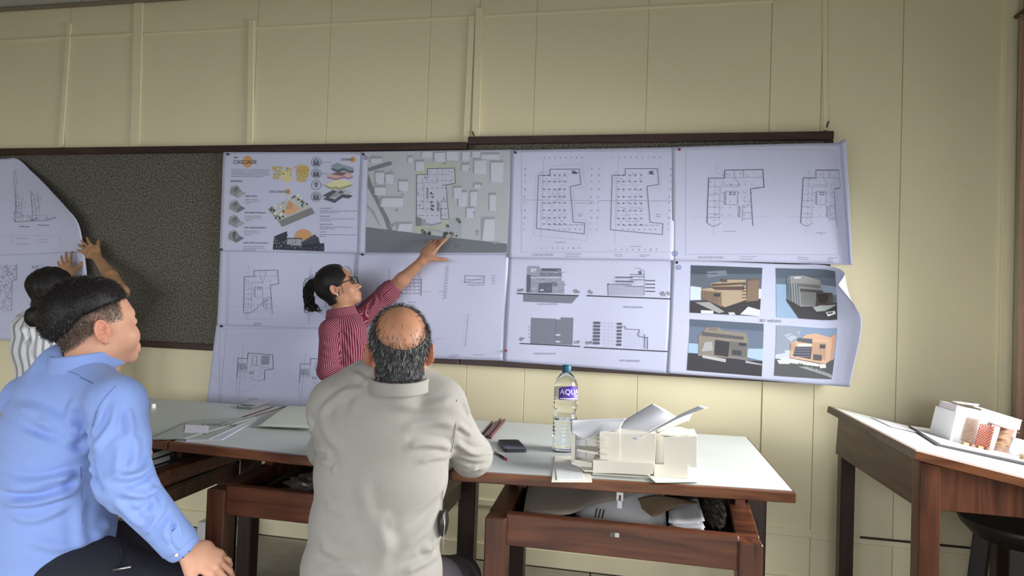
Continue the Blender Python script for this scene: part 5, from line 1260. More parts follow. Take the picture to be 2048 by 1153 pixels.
for i in range(13):
    t = math.pi*(.02+.96*i/12); q_ = bp(.150-.028*math.cos(t), -.006-.020*math.sin(t)); V += [q_+nrm*.004, q_+nrm*.066]
for i in range(12): Fc.append((2*i, 2*i+2, 2*i+3, 2*i+1))
o = pydata('curved_wall', V, Fc, M_wcard, m2, True); o.modifiers.new('thick', 'SOLIDIFY').thickness = .002
pl = [bp(.092+.030*math.cos(t)*1.2, -.034+.014*math.sin(t)) for t in np.linspace(0, 2*math.pi, 20, endpoint=False)]
prism('oval_plate', pl, nrm*.005, M_wcard, m2)
up_block('tan_block', [bp(.135, -.044), bp(.160, -.042), bp(.160, -.030), bp(.135, -.032)], 0, .011, M_kr, m2)
for a_, w_ in ((.002, .014), (.022, .010), (.040, .012), (.060, .010)): up_block('tan_block', [bp(a_, -.020), bp(a_+w_, -.020), bp(a_+w_, -.010), bp(a_, -.010)], 0, .006, M_kr if w_ > .011 else M_brn, m2)
# folded paper behind the model on the tilted top
o = curved_sheet('drawing_sheet', [[tp(.14, .80, .002), tp(.22, .80, .003), tp(.32, .80, .002)], [tp(.14, .58, .003), tp(.22, .60, .004), tp(.32, .60, .003)]], M_pap, nu=10, nv=4); tag(o, 'white sheet lying behind the lattice model on the tilted table', 'paper')
# papers on the floor under the left table
o = box('cardboard_sheet', (-2.22, -.20, .001), (-1.98, -.05, .10), M_pap, bevel=.002); o.name = 'paper_bundle'; tag(o, 'pale bundle of papers on the floor by the wall under the tables', 'papers')
# ================================================================== PEOPLE: smooth solids meshed on a grid
def nrmz(v): v = np.array(v, float); return v/(np.linalg.norm(v)+1e-12)
def smin(a, b, k):
    if k <= 0: return np.minimum(a, b)
    h = np.clip(.5+.5*(b-a)/k, 0, 1); return b*(1-h)+a*h-k*h*(1-h)
def smax(a, b, k): return -smin(-a, -b, k)
def s_cap(P, a, b, ra, rb):
    a = np.asarray(a, np.float32); d = np.asarray(b, np.float32)-a; L = float(d @ d)+1e-9
    q = P-a; h = np.clip(q @ d/L, 0, 1); c = q-h[:, None]*d
    return np.sqrt((c*c).sum(1))-(ra+(rb-ra)*h)
def s_ecap(P, a, b, ra, rb, side):
    """tapered limb with an oval section: (half width, half depth) at both ends, side = width direction"""
    a = np.asarray(a, np.float32); d = np.asarray(b, np.float32)-a; L = float(np.sqrt(d @ d))+1e-9; ax = d/L
    s = np.asarray(side, np.float32); s = s-ax*(s @ ax); s /= np.linalg.norm(s)+1e-9; n = np.cross(ax, s)
    q = P-a; x = q @ ax; h = np.clip(x/L, 0, 1); ex = x-h*L
    r1 = ra[0]+(rb[0]-ra[0])*h; r2 = ra[1]+(rb[1]-ra[1])*h; m = np.minimum(r1, r2)
    u = (q @ s)/r1; v = (q @ n)/r2; w = ex/m
    return (np.sqrt(u*u+v*v+w*w)-1)*m
def s_ell(P, c, r, R=None):
    q = P-np.asarray(c, np.float32)
    if R is not None: q = q @ np.asarray(R, np.float32)
    r = np.asarray(r, np.float32); k0 = np.sqrt(((q/r)**2).sum(1)); k1 = np.sqrt(((q/(r*r))**2).sum(1))+1e-9
    return k0*(k0-1)/k1
def pbox(p, mg=.045):
    t = p[0]
    if t in ('cap', 'cut'): c = np.array([p[2], p[3]], np.float32); r = max(p[4], p[5])
    elif t == 'ecap': c = np.array([p[2], p[3]], np.float32); r = max(max(p[4]), max(p[5]))
    elif t in ('ell', 'cutell'): c = np.array([p[2]], np.float32); r = max(p[3])
    elif t == 'fn' and len(p) > 3: return p[3]-mg, p[4]+mg
    else: return None
    return c.min(0)-r-mg, c.max(0)+r+mg
def ev(prims, P):
    """smooth union of the pieces; each is only worked out near itself"""
    d = np.full(len(P), 9.0, np.float32); big = len(P) > 64
    X, Y, Z = P[:, 0], P[:, 1], P[:, 2]
    for p in prims:
        k = p[1]; t = p[0]
        if t == 'plane': d = smax(d, (P-np.asarray(p[2], np.float32)) @ np.asarray(nrmz(p[3]), np.float32), k); continue
        bx = pbox(p) if big else None
        if bx is not None:
            ix = np.flatnonzero((X > bx[0][0]) & (X < bx[1][0]) & (Y > bx[0][1]) & (Y < bx[1][1]) & (Z > bx[0][2]) & (Z < bx[1][2]))
            if not len(ix): continue
            Q = P[ix]
        else: ix = slice(None); Q = P
        if t in ('cap', 'cut'): v = s_cap(Q, *p[2:])
        elif t == 'ecap': v = s_ecap(Q, *p[2:])
        elif t in ('ell', 'cutell'): v = s_ell(Q, *p[2:])
        else: v = p[2](Q)
        d[ix] = smax(d[ix], -v, k) if t in ('cut', 'cutell') else smin(d[ix], v, k)
    return d
def nets(fn, lo, hi, h, s=4):
    lo = np.array(lo, float); hi = np.array(hi, float)
    nc = np.ceil((hi-lo)/(h*s)).astype(int); N = nc*s+1
    g = [lo[i]+np.arange(nc[i]+1)*h*s for i in range(3)]
    Pc = np.stack(np.meshgrid(*g, indexing='ij'), -1).reshape(-1, 3).astype(np.float32)
    Dc = fn(Pc).reshape(nc+1)
    A = np.abs(Dc); m = A[:-1, :-1, :-1].copy()
    for i in (0, 1):
        for j in (0, 1):
            for k in (0, 1): m = np.minimum(m, A[i:nc[0]+i, j:nc[1]+j, k:nc[2]+k])
    fl = m < s*h*1.6
    fine = np.zeros(N, bool)
    f2 = fl.repeat(s, 0).repeat(s, 1).repeat(s, 2)
    for i in (0, 1):
        for j in (0, 1):
            for k in (0, 1): fine[i:N[0]-1+i, j:N[1]-1+j, k:N[2]-1+k] |= f2
    D = Dc.repeat(s, 0)[:N[0]].repeat(s, 1)[:, :N[1]].repeat(s, 2)[:, :, :N[2]].astype(np.float32)
    idx = np.argwhere(fine)
    D[fine] = fn((lo+idx*h).astype(np.float32))
    sg = D < 0
    corner = [(i, j, k) for i in (0, 1) for j in (0, 1) for k in (0, 1)]
    cnt = np.zeros(N-1, np.int8)
    for i, j, k in corner: cnt += sg[i:N[0]-1+i, j:N[1]-1+j, k:N[2]-1+k]
    act = (cnt > 0) & (cnt < 8); ci = np.argwhere(act)
    vid = np.full(N-1, -1, np.int64); vid[act] = np.arange(len(ci))
    acc = np.zeros((len(ci), 3)); n = np.zeros(len(ci))
    for a in range(8):
        for b in range(a+1, 8):
            ca, cb = np.array(corner[a]), np.array(corner[b])
            if abs(ca-cb).sum() != 1: continue
            da = D[tuple((ci+ca).T)]; db = D[tuple((ci+cb).T)]; x = (da < 0) != (db < 0)
            t = np.where(x, da/(da-db+1e-12), 0)[:, None]
            acc += np.where(x[:, None], ca+(cb-ca)*t, 0); n += x
    V = lo+(ci+acc/n[:, None])*h
    F = []
    for ax in range(3):
        e = np.eye(3, dtype=int); d = e[ax]; u, w = e[(ax+1) % 3], e[(ax+2) % 3]
        sl0 = tuple(slice(0, N[i]-d[i]) for i in range(3)); sl1 = tuple(slice(d[i], N[i]) for i in range(3))
        ch = np.argwhere(sg[sl0] != sg[sl1])
        ok = (ch[:, (ax+1) % 3] > 0) & (ch[:, (ax+2) % 3] > 0) & (ch[:, (ax+1) % 3] < N[(ax+1) % 3]-1) & (ch[:, (ax+2) % 3] < N[(ax+2) % 3]-1)
        ch = ch[ok]
        q = np.stack([vid[tuple((ch-o).T)] for o in (u+w, w, 0*u, u)], 1)
        flip = ~sg[tuple(ch.T)]
        q[flip] = q[flip][:, ::-1]
        F.append(q[(q >= 0).all(1)])
    return V, np.concatenate(F)
def mesh_np(name, V, F, m, parent, smooth=True, col=None, attrs=None):
    me = bpy.data.meshes.new(name); me.vertices.add(len(V)); me.vertices.foreach_set('co', np.asarray(V, np.float32).ravel())
    F = np.asarray(F, np.int32); k = F.shape[1]
    me.loops.add(F.size); me.loops.foreach_set('vertex_index', F.ravel()); me.polygons.add(len(F))
    me.polygons.foreach_set('loop_start', np.arange(0, F.size, k, dtype=np.int32)); me.polygons.foreach_set('loop_total', np.full(len(F), k, np.int32))
    me.update(); me.validate()
    if col is not None:
        ca = me.color_attributes.new('Col', 'FLOAT_COLOR', 'POINT'); c = np.ones((len(V), 4), np.float32); c[:, :3] = col; ca.data.foreach_set('color', c.ravel())
    for nm, a in (attrs or {}).items():
        at = me.attributes.new(nm, 'FLOAT', 'POINT'); at.data.foreach_set('value', np.asarray(a, np.float32).ravel())
    return link_mesh(name, me, m, parent, smooth)
def vnormals(V, F):
    n = np.cross(V[F[:, 1]]-V[F[:, 0]], V[F[:, 2]]-V[F[:, 0]]); N = np.zeros_like(V)
    for k in range(F.shape[1]):
        for c in range(3): N[:, c] += np.bincount(F[:, k], n[:, c], len(V))
    return N/(np.linalg.norm(N, axis=1, keepdims=True)+1e-12)
def relax(V, F, it=2, lam=.5):
    E = np.concatenate([F[:, [0, 1]], F[:, [1, 2]], F[:, [2, 3]], F[:, [3, 0]]])
    for _ in range(it):
        S = np.zeros_like(V); c = np.zeros(len(V))
        np.add.at(S, E[:, 0], V[E[:, 1]]); np.add.at(c, E[:, 0], 1); np.add.at(S, E[:, 1], V[E[:, 0]]); np.add.at(c, E[:, 1], 1)
        V = V+(S/np.maximum(c, 1)[:, None]-V)*lam
    return V
def trace_many(fn, pix, t0=1.0, t1=4.0):
    """first points of the solid seen through a list of pixels (None where it is missed)"""
    D = np.array([ray(x, y) for x, y in pix]); t = np.full(len(pix), float(t0)); Ld = np.linalg.norm(D, axis=1); live = np.ones(len(pix), bool)
    for _ in range(140):
        v = fn((CAM+D*t[:, None]).astype(np.float32)); v = np.where(v > 5, .04, v)
        live &= (v > .0006) & (t < t1)
        if not live.any(): break
        t = np.where(live, t+np.maximum(v*.75, .0006)/Ld, t)
    return [None if t[i] >= t1 else CAM+D[i]*t[i] for i in range(len(pix))]
def trace(fn, px, py, t0=1.0, t1=4.0): return trace_many(fn, [(px, py)], t0, t1)[0]
def seg_dist(V, a, b):
    d = b-a; L = d @ d+1e-12; h = np.clip((V-a) @ d/L, 0, 1); c = V-a-h[:, None]*d
    return np.sqrt((c*c).sum(1)), h
def folds(V, F, fn, lst, t0=1.0, t1=4.0):
    """creases pressed into cloth: each = (pixel polyline, width, height); negative = valley"""
    N = vnormals(V, F); D = np.zeros(len(V))
    hits = trace_many(fn, [q for l in lst for q in l[0]], t0, t1); at_ = 0
    for pts, w, amp in lst:
        P3 = [p for p in hits[at_:at_+len(pts)] if p is not None]; at_ += len(pts)
        if len(P3) < 2: continue
        P3 = catmull(P3, 5) if len(P3) > 2 else P3
        best = np.full(len(V), 1e9); par = np.zeros(len(V)); n = len(P3)-1
        lo = np.min(P3, 0)-w*4; hi = np.max(P3, 0)+w*4
        ix = np.where(((V > lo) & (V < hi)).all(1))[0]
        if not len(ix): continue
        bb = np.full(len(ix), 1e9); pp_ = np.zeros(len(ix))
        for i in range(n):
            dd, hh = seg_dist(V[ix], np.array(P3[i]), np.array(P3[i+1])); z = dd < bb; bb[z] = dd[z]; pp_[z] = (i+hh[z])/n
        fade = np.clip(np.minimum(pp_, 1-pp_)*5+.15, 0, 1)
        D[ix] += amp*np.exp(-(bb/w)**2)*fade - .45*amp*np.exp(-((bb-1.7*w)/(w*.9))**2)*fade
    return V+N*D[:, None]
def frame_from(fwd, up):
    Y = nrmz(fwd); X = nrmz(np.cross(Y, up)); Z = np.cross(X, Y); return np.stack([X, Y, Z], 1)   # columns = right, forward, up
class Head:
    def __init__(s, O, fwd, up, sc=1.0, fem=False, nose=0.0, cheek=0.0):
        s.O = np.array(O, float); s.R = frame_from(fwd, up); s.sc = sc; s.fem = fem; s.no = nose; s.ck = cheek
    def L(s, P): return ((P-s.O.astype(np.float32)) @ s.R.astype(np.float32))/s.sc
    def Wd(s, p): return s.O+s.R @ (np.array(p, float)*s.sc)
    def prims(s, ears=True):
        f = s.fem; j = .92 if f else 1.0
        p = [('ell', 0, (0, -.014, .030), (.0745, .094, .086)),
             ('ell', .03, (0, .030, -.012), (.063*j, .056, .085)),
             ('ell', .03, (0, .030, -.062), (.054*j, .054, .050)),
             ('ell', .02, (0, .066, -.094), (.022, .020, .018)),
             ('cap', .015, (-.030, .070, .022), (.030, .070, .022), .014, .014)]
        for sx_ in (-1, 1):
            p += [('ell', .02, (sx_*((.037 if f else .043)+s.ck), .050, -.036), (.026, .030+s.ck, .030+s.ck)), ('ell', .02, (sx_*.050, .0, -.060), (.018, .03, .032))]
        for sx_ in (-1, 1): p += [('cutell', .012, (sx_*.031, .097, .001), (.015, .013, .010)), ('ell', .003, (sx_*.031, .076, .0), (.0125, .0125, .0115))]
        p += [('cap', .010, (0, .084+s.no*.3, .008), (0, (.104 if f else .108)+s.no, -.036), .0065, .0095), ('ell', .006, (0, (.108 if f else .112)+s.no, -.040), (.009, .010, .008))]
        for sx_ in (-1, 1): p += [('ell', .005, (sx_*.0105, .098+s.no, -.042), (.0075, .009, .0065))]
        p += [('ell', .008, (0, .078, -.068), (.026, .018, .016)), ('cap', .004, (-.017, .0875, -.0695), (.017, .0875, -.0695), .0050, .0050), ('cap', .004, (-.014, .0870, -.0800), (.014, .0870, -.0800), .0058, .0058), ('cut', .004, (-.022, .0965, -.0745), (.022, .0965, -.0745), .0022, .0022)]
        for sx_ in ((-1, 1) if ears else ()):
            e = .9 if f else 1.0
            c = np.array((sx_*.0775, -.010, -.012))
            R = frame_from((sx_*-.30, .95, .16), (0, -.12, 1))
            p += [('ell', .006, c, (.0070, .017*e, .0285*e), R)]
            hx = []
            for a in np.linspace(-.6, 4.2, 12): hx.append(c+R @ np.array((sx_*.0065, .0165*e*math.cos(a), .0275*e*math.sin(a)+.001)))
            for q0, q1 in zip(hx[:-1], hx[1:]): p.append(('cap', .003, q0, q1, .0034, .0034))
            p += [('cutell', .003, c+R @ np.array((sx_*.0075, .004, -.001)), (.0085, .0080*e, .0140*e), R)]
            p += [('cap', .003, c+R @ np.array((sx_*.0055, -.004, .016)), c+R @ np.array((sx_*.0065, .002, .006)), .0030, .0030), ('ell', .004, c+R @ np.array((sx_*.002, .010, -.004)), (.005, .004, .007), R), ('ell', .005, c+R @ np.array((sx_*.002, .002, -.027)), (.0055, .008, .0075), R)]
        nk = .046 if f else .056
        p += [('cap', .03, (0, -.018, -.050), (0, -.034, -.170), nk, nk*1.04)]
        return p
    def fn(s, P): return ev(s._pr, s.L(P))*s.sc
    def bare(s, P): return ev(s._pb, s.L(P))*s.sc      # the head without its ears
    def ready(s): s._pr = s.prims(); s._pb = s.prims(False); return s
LASTF = []
def hand_prims(w, fwd, back, thumb, curls, sc=1.0, spread=.10, tc=(.9, .25, .3), flat_=1.0):
    """palm, four fingers (three joints each) and a thumb. w wrist, fwd towards the fingers, back = out of the back of the hand,
    thumb = the side the thumb is on; curls = bend of each finger (index..little) at its three joints"""
    fwd = nrmz(fwd); back = np.array(back, float); back = nrmz(back-fwd*(back @ fwd)); sd = np.cross(fwd, back)
    if sd @ np.array(thumb) < 0: sd = -sd
    p = []; w = np.array(w, float)
    kn = w+fwd*.088*sc
    p.append(('ecap', .012, w-fwd*.01*sc, w+fwd*.040*sc, (.026*sc, .018*sc), (.036*sc, .0155*sc), sd))
    p.append(('ecap', .014, w+fwd*.036*sc, kn-fwd*.006*sc, (.036*sc, .0155*sc), (.039*sc, .0125*sc), sd))
    LEN = ((.044, .026, .021), (.049, .029, .022), (.045, .027, .022), (.035, .021, .019)); RAD = (.0088, .0090, .0086, .0076)
    tips = []; LASTF.clear()
    for i in range(4):
        off = (.028, .0095, -.0095, -.027)[i]*sc
        b = kn+sd*off-fwd*(.002, .0, .003, .010)[i]*sc
        a = spread*(1.5, .4, -.5, -1.5)[i]; ang = 0.0
        f0 = nrmz(fwd+sd*a); r0 = RAD[i]*sc
        prev = b-f0*.018*sc; p.append(('cap', .006, prev, b, r0*1.05, r0*1.08)); q = b
        for j in range(3):
            ang += curls[i][j]; d = f0*math.cos(ang)-back*math.sin(ang); nx = q+d*LEN[i][j]*sc
            LASTF.append((q, nx, r0)); p.append(('cap', .0025 if j else .005, q, nx, r0*(1.05-.12*j), r0*(.95-.13*j))); q = nx
        tips.append(q)
    b = w+fwd*.022*sc+sd*.026*sc; d = nrmz(fwd*math.cos(tc[0])+sd*math.sin(tc[0])-back*.25)
    q = b+d*.040*sc; p.append(('cap', .014, b-d*.004, q, .0150*sc, .0112*sc))
    d2 = nrmz(d*math.cos(tc[1])+fwd*math.sin(tc[1])-back*.1); q2 = q+d2*.032*sc; p.append(('cap', .004, q, q2, .0108*sc, .0098*sc))
    d3 = nrmz(d2*math.cos(tc[2])+fwd*math.sin(tc[2])*.6); q3 = q2+d3*.024*sc; p.append(('cap', .003, q2, q3, .0098*sc, .0078*sc))
    return p, tips, q3
def strands(name, roots, dirs, L, wid, cols, parent, grav=0.0, curl=.15, m=None, seg=3):
    n = len(roots); rn = np.random.RandomState(3)
    side = np.cross(dirs, rn.normal(size=(n, 3))); side /= np.linalg.norm(side, axis=1, keepdims=True)+1e-9
    pts = [roots]; d = dirs.copy(); st = (L/seg)[:, None]
    for i in range(seg):
        d = d+rn.normal(size=(n, 3))*curl*.3; d[:, 2] -= grav; d /= np.linalg.norm(d, axis=1, keepdims=True)
        pts.append(pts[-1]+d*st)
    V, F = [], []
    w = wid[:, None]*side
    for i, p in enumerate(pts):
        k = 1.0 if i < seg else .25
        V += [p-w*k, p+w*k]
    V = np.stack(V, 1).reshape(-1, 3); m2_ = 2*(seg+1); base = np.arange(n)*m2_
    for i in range(seg): F.append(np.stack([base+2*i, base+2*i+1, base+2*i+3, base+2*i+2], 1))
    o = mesh_np(name, V, np.concatenate(F), m, parent, True, np.repeat(cols, m2_, 0)); o['kind'] = 'stuff'
    return o
M_skin = mat_attr('skin', rough=.48, spec=.4, sss=.12, bump=.10, bscale=420)
M_hair = mat('black_hair', (.0075, .0065, .0070), rough=.52, spec=.35, noise=.3, nscale=90, bump=.5, bscale=170, stretch=(1, 1, .25))
M_strand = mat_attr('hair_strands', rough=.45, spec=.5)
def cloth(name, attr_stripes=None, base=(.5, .5, .5), **k):
    m = mat(name, base, rough=.85, spec=.2, sheen=.15, **k)
    return m
def stripe_mat(name, c0, c1, period, duty, soft=.12, bump=.2):
    m = bpy.data.materials.new(name); m.use_nodes = True; nt = m.node_tree; b = nt.nodes['Principled BSDF']
    a = nt.nodes.new('ShaderNodeAttribute'); a.attribute_name = 'stripe'
    d = nt.nodes.new('ShaderNodeMath'); d.operation = 'DIVIDE'; d.inputs[1].default_value = period; nt.links.new(a.outputs['Fac'], d.inputs[0])
    fr = nt.nodes.new('ShaderNodeMath'); fr.operation = 'FRACT'; nt.links.new(d.outputs[0], fr.inputs[0])
    rp_ = nt.nodes.new('ShaderNodeValToRGB'); e = rp_.color_ramp.elements
    e[0].position = 0; e[0].color = (*c0, 1); e[1].position = 1.0; e[1].color = (*c0, 1)
    for pos, c in ((duty[0]-soft, c0), (duty[0], c1), (duty[1], c1), (duty[1]+soft, c0)):
        el = e.new(min(max(pos, .001), .999)); el.color = (*c, 1)
    nt.links.new(fr.outputs[0], rp_.inputs['Fac']); nt.links.new(rp_.outputs['Color'], b.inputs['Base Color'])
    b.inputs['Roughness'].default_value = .85; b.inputs['Specular IOR Level'].default_value = .2
    return m
def stripe_coord(V, segs):
    """distance around the nearest limb axis, so that stripes run along torso and sleeves. segs = [(a, b, r, ref)]"""
    best = np.full(len(V), 1e9); out = np.zeros(len(V))
    for a, b, r, ref in segs:
        a = np.array(a, float); b = np.array(b, float); dd, h = seg_dist(V, a, b); sc_ = dd/r
        ax = nrmz(b-a); x = np.array(ref, float); x = nrmz(x-ax*(x @ ax)); y = np.cross(ax, x)
        q = V-a; an = np.arctan2(q @ y, q @ x); z = sc_ < best
        best[z] = sc_[z]; out[z] = an[z]*r
    return out
def undulate(V, F, amp, sc, seed, stretch=(1, 1, 1)):
    rn = np.random.RandomState(seed); N = vnormals(V, F); D = np.zeros(len(V)); Q = V*np.array(stretch)
    for i in range(9):
        k = rn.normal(size=3); k /= np.linalg.norm(k); D += np.sin(Q @ k*sc*rn.uniform(.6, 1.6)+rn.uniform(0, 6))/9
    return V+N*(D*amp)[:, None]
def collar(name, ring_pts, height, flare, m, parent, drop, up, c, thick=.003, stripes=False, gap=None):
    """stand-and-fall collar round a neck ring: rises from the ring, folds over and falls outside it"""
    R = [np.array(p, float) for p in ring_pts]; n = len(R); V, Fc = [], []
    up = nrmz(up); lev = ((0, 0.0), (.6, .001), (1.0, .004), (1.0, .009), (.55, flare*.6), (1-drop, flare), (1-drop-.02, flare+.002))
    for p in R:
        o_ = p-c; o_ = o_-up*(o_ @ up); o_ = nrmz(o_)
        for hgt, out in lev: V.append(p+up*height*hgt+o_*out)
    k = len(lev); rng = range(n) if gap is None else range(n-1)
    for i in rng:
        j = (i+1) % n
        for l in range(k-1): Fc.append((i*k+l, j*k+l, j*k+l+1, i*k+l+1))
    V = np.array(V); at = {'stripe': np.repeat(np.arange(n), k)*.0081*24/n*3} if stripes else None
    o = mesh_np(name, V, Fc, m, parent, True, attrs=at); md = o.modifiers.new('s', 'SUBSURF'); md.levels = md.render_levels = 2
    md = o.modifiers.new('t', 'SOLIDIFY'); md.thickness = thick
    return o
# ------------------------------------------------------------------ common directions
CRh = nrmz((CR[0], CR[1], 0)); CFh = nrmz((CF[0], CF[1], 0)); UPW = np.array((0, 0, 1.0))
def dv(r, a, u): return CRh*r+CFh*a+UPW*u
def chain(st, side, k=.03):
    """oval stations (point, half width, half depth) joined into a trunk"""
    return [('ecap', k, a[0], b[0], a[1:], b[1:], side) for a, b in zip(st[:-1], st[1:])]
def bounds(prims, pad=.03):
    lo, hi = np.full(3, 9.), np.full(3, -9.)
    for p in prims:
        if p[0] in ('cap', 'cut'): pts = [(p[2], p[4]), (p[3], p[5])]
        elif p[0] == 'ecap': pts = [(p[2], max(p[4])), (p[3], max(p[5]))]
        elif p[0] == 'ell': pts = [(p[2], max(p[3]))]
        else: continue
        if p[0] == 'cut': continue
        for c, r in pts: lo = np.minimum(lo, np.array(c)-r); hi = np.maximum(hi, np.array(c)+r)
    return lo-pad, hi+pad
def head_bounds(h): return h.O-.20*h.sc, h.O+.20*h.sc
def seam(name, fn, pts, r, m, parent, t0=1.0, t1=4.0, k=4):
    P3 = [p for p in trace_many(fn, pts, t0, t1) if p is not None]
    return tube(name, catmull(P3, k), r, m, parent, 6)
def skin_mesh(parent, prims, head, colfn, h=.0036):
    """the whole body as one skin surface; the head is blended in"""
    pr = prims+[('fn', .02, head.fn, head.O-.2*head.sc, head.O+.2*head.sc)]
    lo, hi = bounds(prims); a, b = head_bounds(head); lo = np.minimum(lo, a); hi = np.maximum(hi, b)
    V, F = nets(lambda P: ev(pr, P), lo, hi, h)
    return mesh_np('body', V, F, M_skin, parent, True, colfn(V))
def legs(hipL, kneeL, ankL, hipR, kneeR, ankR, r=(.075, .055, .04), fd=None, foot=True):
    p = []
    for h_, k_, a_ in ((hipL, kneeL, ankL), (hipR, kneeR, ankR)):
        p += [('cap', .03, h_, k_, r[0], r[1]), ('cap', .02, k_, a_, r[1], r[2])]
        if foot and fd is not None: p += [('ecap', .02, np.array(a_)+np.array((0, 0, -.045)), np.array(a_)+np.array(fd)*.16+np.array((0, 0, -.055)), (.038, .03), (.042, .022), np.cross(fd, UPW))]
    return p
M_shoe = mat('black_leather', (.015, .013, .012), rough=.4)

# ================================================================== MAN IN THE GREY SHIRT (seated, back to the camera)
g_root = thing('person', 'balding man in a light grey shirt seated with his back turned', 'person', (-.66, -1.55, 0))
GH = Head(att(799, 699, 1.745), dv(-.20, .95, .10), dv(.0, -.16, 1), 1.0).ready()
st = [(att(787, 772, 1.785), .120, .070), (att(778, 805, 1.775), .165, .105), (att(770, 860, 1.765), .180, .118), (att(763, 950, 1.755), .170, .115), (att(752, 1050, 1.755), .168, .116), (att(744, 1140, 1.76), .180, .122), (att(742, 1215, 1.77), .185, .125)]
LS, LE, LW = att(672, 814, 1.79), att(655, 900, 2.00), np.array((-.80, -1.10, .835))
RS, RE, RW = att(880, 810, 1.755), att(943, 912, 1.885), np.array((-.60, -1.12, .835))
hipL, hipR = att(690, 1235, 1.80), att(800, 1235, 1.78)
kneeL, kneeR = att(700, 1225, 2.22), att(915, 1180, 2.05)
hipL[2] = hipR[2] = .50; kneeL[2] = .455; kneeR[2] = .415
ankL, ankR = kneeL+np.array((0, .05, -.37)), kneeR+np.array((.02, .04, -.33))
fdir = CFh
def shrink(stn, d): return [(p, a-d, b-d) for p, a, b in stn]
hl, _, _ = hand_prims(LW, dv(.9, .3, -.05), (0, 0, 1), dv(-.2, 1, 0), [(.35, .3, .2)]*4)
hr, _, _ = hand_prims(RW, dv(-.9, .35, -.05), (0, 0, 1), dv(.2, 1, 0), [(.35, .3, .2)]*4)
body = chain(shrink(st, .018), CRh) + [('cap', .03, GH.Wd((0, -.03, -.13)), st[1][0], .056, .070),
    ('cap', .03, LS, LE, .042, .036), ('cap', .02, LE, LW, .036, .026), ('cap', .03, RS, RE, .042, .036), ('cap', .02, RE, RW, .036, .026)] + hl + hr + legs(hipL, kneeL, ankL, hipR, kneeR, ankR, (.068, .05, .036), fdir)
SK1, SK1b = np.array(rgb(178, 128, 100)), np.array(rgb(172, 108, 86))
def gcol(V):
    L = GH.L(V.astype(np.float32)); n = np.sin(L[:, 0]*70)*np.sin(L[:, 1]*60+1)*np.sin(L[:, 2]*65)
    c = SK1[None]*(1+.10*n[:, None]); ear = np.clip((np.abs(L[:, 0])-.070)/.01, 0, 1)*(np.abs(L[:, 2]+.012) < .05)*(np.abs(L[:, 1]) < .06)
    return c*(1-ear[:, None]*.7)+SK1b[None]*ear[:, None]*.7
skin_mesh(g_root, body, GH, gcol)
# shirt
S1 = chain(st, CRh) + [('ecap', .05, att(772, 768, 1.785), LS, (.056, .052), (.066, .066), UPW), ('ecap', .05, att(802, 768, 1.785), RS, (.056, .052), (.064, .066), UPW),
    ('cap', .035, LS, LE, .064, .052), ('cap', .03, LE, LW+(LE-LW)*.15, .054, .040), ('cap', .030, RS, RE, .063, .054), ('cap', .03, RE, RW+(RE-RW)*.15, .056, .040),
    ('cap', .02, GH.Wd((0, -.040, -.118)), att(787, 785, 1.785), .060, .10)]
nk = GH.Wd((0, -.036, -.092)); nup = nrmz(GH.Wd((0, -.02, -.05))-GH.Wd((0, -.034, -.17)))
S1.append(('cut', .006, nk+nup*.002, nk+nup*.2, .050, .050)); 
fS1 = lambda P: ev(S1, P)
lo, hi = bounds(S1, .02); V, F = nets(fS1, lo, hi, .0046)
V = undulate(V, F, .0020, 18, 4, (1, 1, .6))
V = folds(V, F, fS1, [
    ([(770, 762), (720, 775), (668, 800), (640, 830)], .012, 0.0060), ([(745, 755), (700, 790), (690, 830)], .014, -0.0045), ([(700, 745), (735, 762), (780, 772)], .010, 0.0060),
    ([(905, 800), (870, 812), (820, 812), (760, 800)], .013, 0.0053), ([(912, 850), (880, 845), (840, 850), (800, 862)], .012, 0.0045), ([(903, 900), (880, 890), (840, 888), (815, 895)], .010, 0.0067), ([(900, 912), (870, 915), (835, 925)], .009, 0.0053),
    ([(626, 905), (650, 925), (672, 945)], .010, 0.0067), ([(622, 870), (642, 900), (660, 912)], .011, 0.0053), ([(640, 820), (655, 870), (690, 905)], .016, 0.0045),
    ([(610, 1000), (650, 1010), (700, 1030)], .014, 0.0045), ([(893, 960), (860, 1000), (800, 1040), (770, 1050)], .016, 0.0053), ([(885, 1000), (850, 1060), (800, 1100)], .014, 0.0045), ([(886, 1050), (860, 1100), (820, 1140)], .013, 0.0060), ([(880, 1105), (850, 1125), (800, 1148)], .011, 0.0075), ([(595, 1080), (640, 1090), (690, 1120)], .016, 0.0060), ([(590, 1120), (640, 1135), (720, 1145)], .013, 0.0060), ([(720, 960), (740, 1040), (790, 1110)], .018, 0.0045), ([(760, 1020), (770, 1080), (760, 1145)], .018, 0.0045),
    ([(925, 800), (940, 830), (962, 858)], .009, 0.0060), ([(918, 850), (945, 870), (968, 868)], .008, 0.0075), ([(912, 885), (940, 905), (985, 905)], .009, 0.0075), ([(915, 920), (945, 930), (980, 925)], .008, -0.0060), ([(930, 945), (955, 935), (985, 935)], .008, 0.0060), ([(615, 830), (622, 860), (620, 890)], .007, 0.0060)])
M_gs = cloth('light_grey_shirt', base=(.315, .306, .282), noise=.03, nscale=30, bump=.10, bscale=700)
o = mesh_np('shirt', V, F, M_gs, g_root)
M_seam = mat('shirt_seam_shadow', (.16, .155, .14), rough=.9)
for pts in ([(913, 764), (913.5, 800), (911, 850), (906, 890), (902, 905)], [(905, 925), (902, 950), (888, 1000)], [(886, 975), (884, 1040), (880, 1090)]): seam('seam', fS1, pts, .0010, M_seam, g_root, 1.2, 2.4)
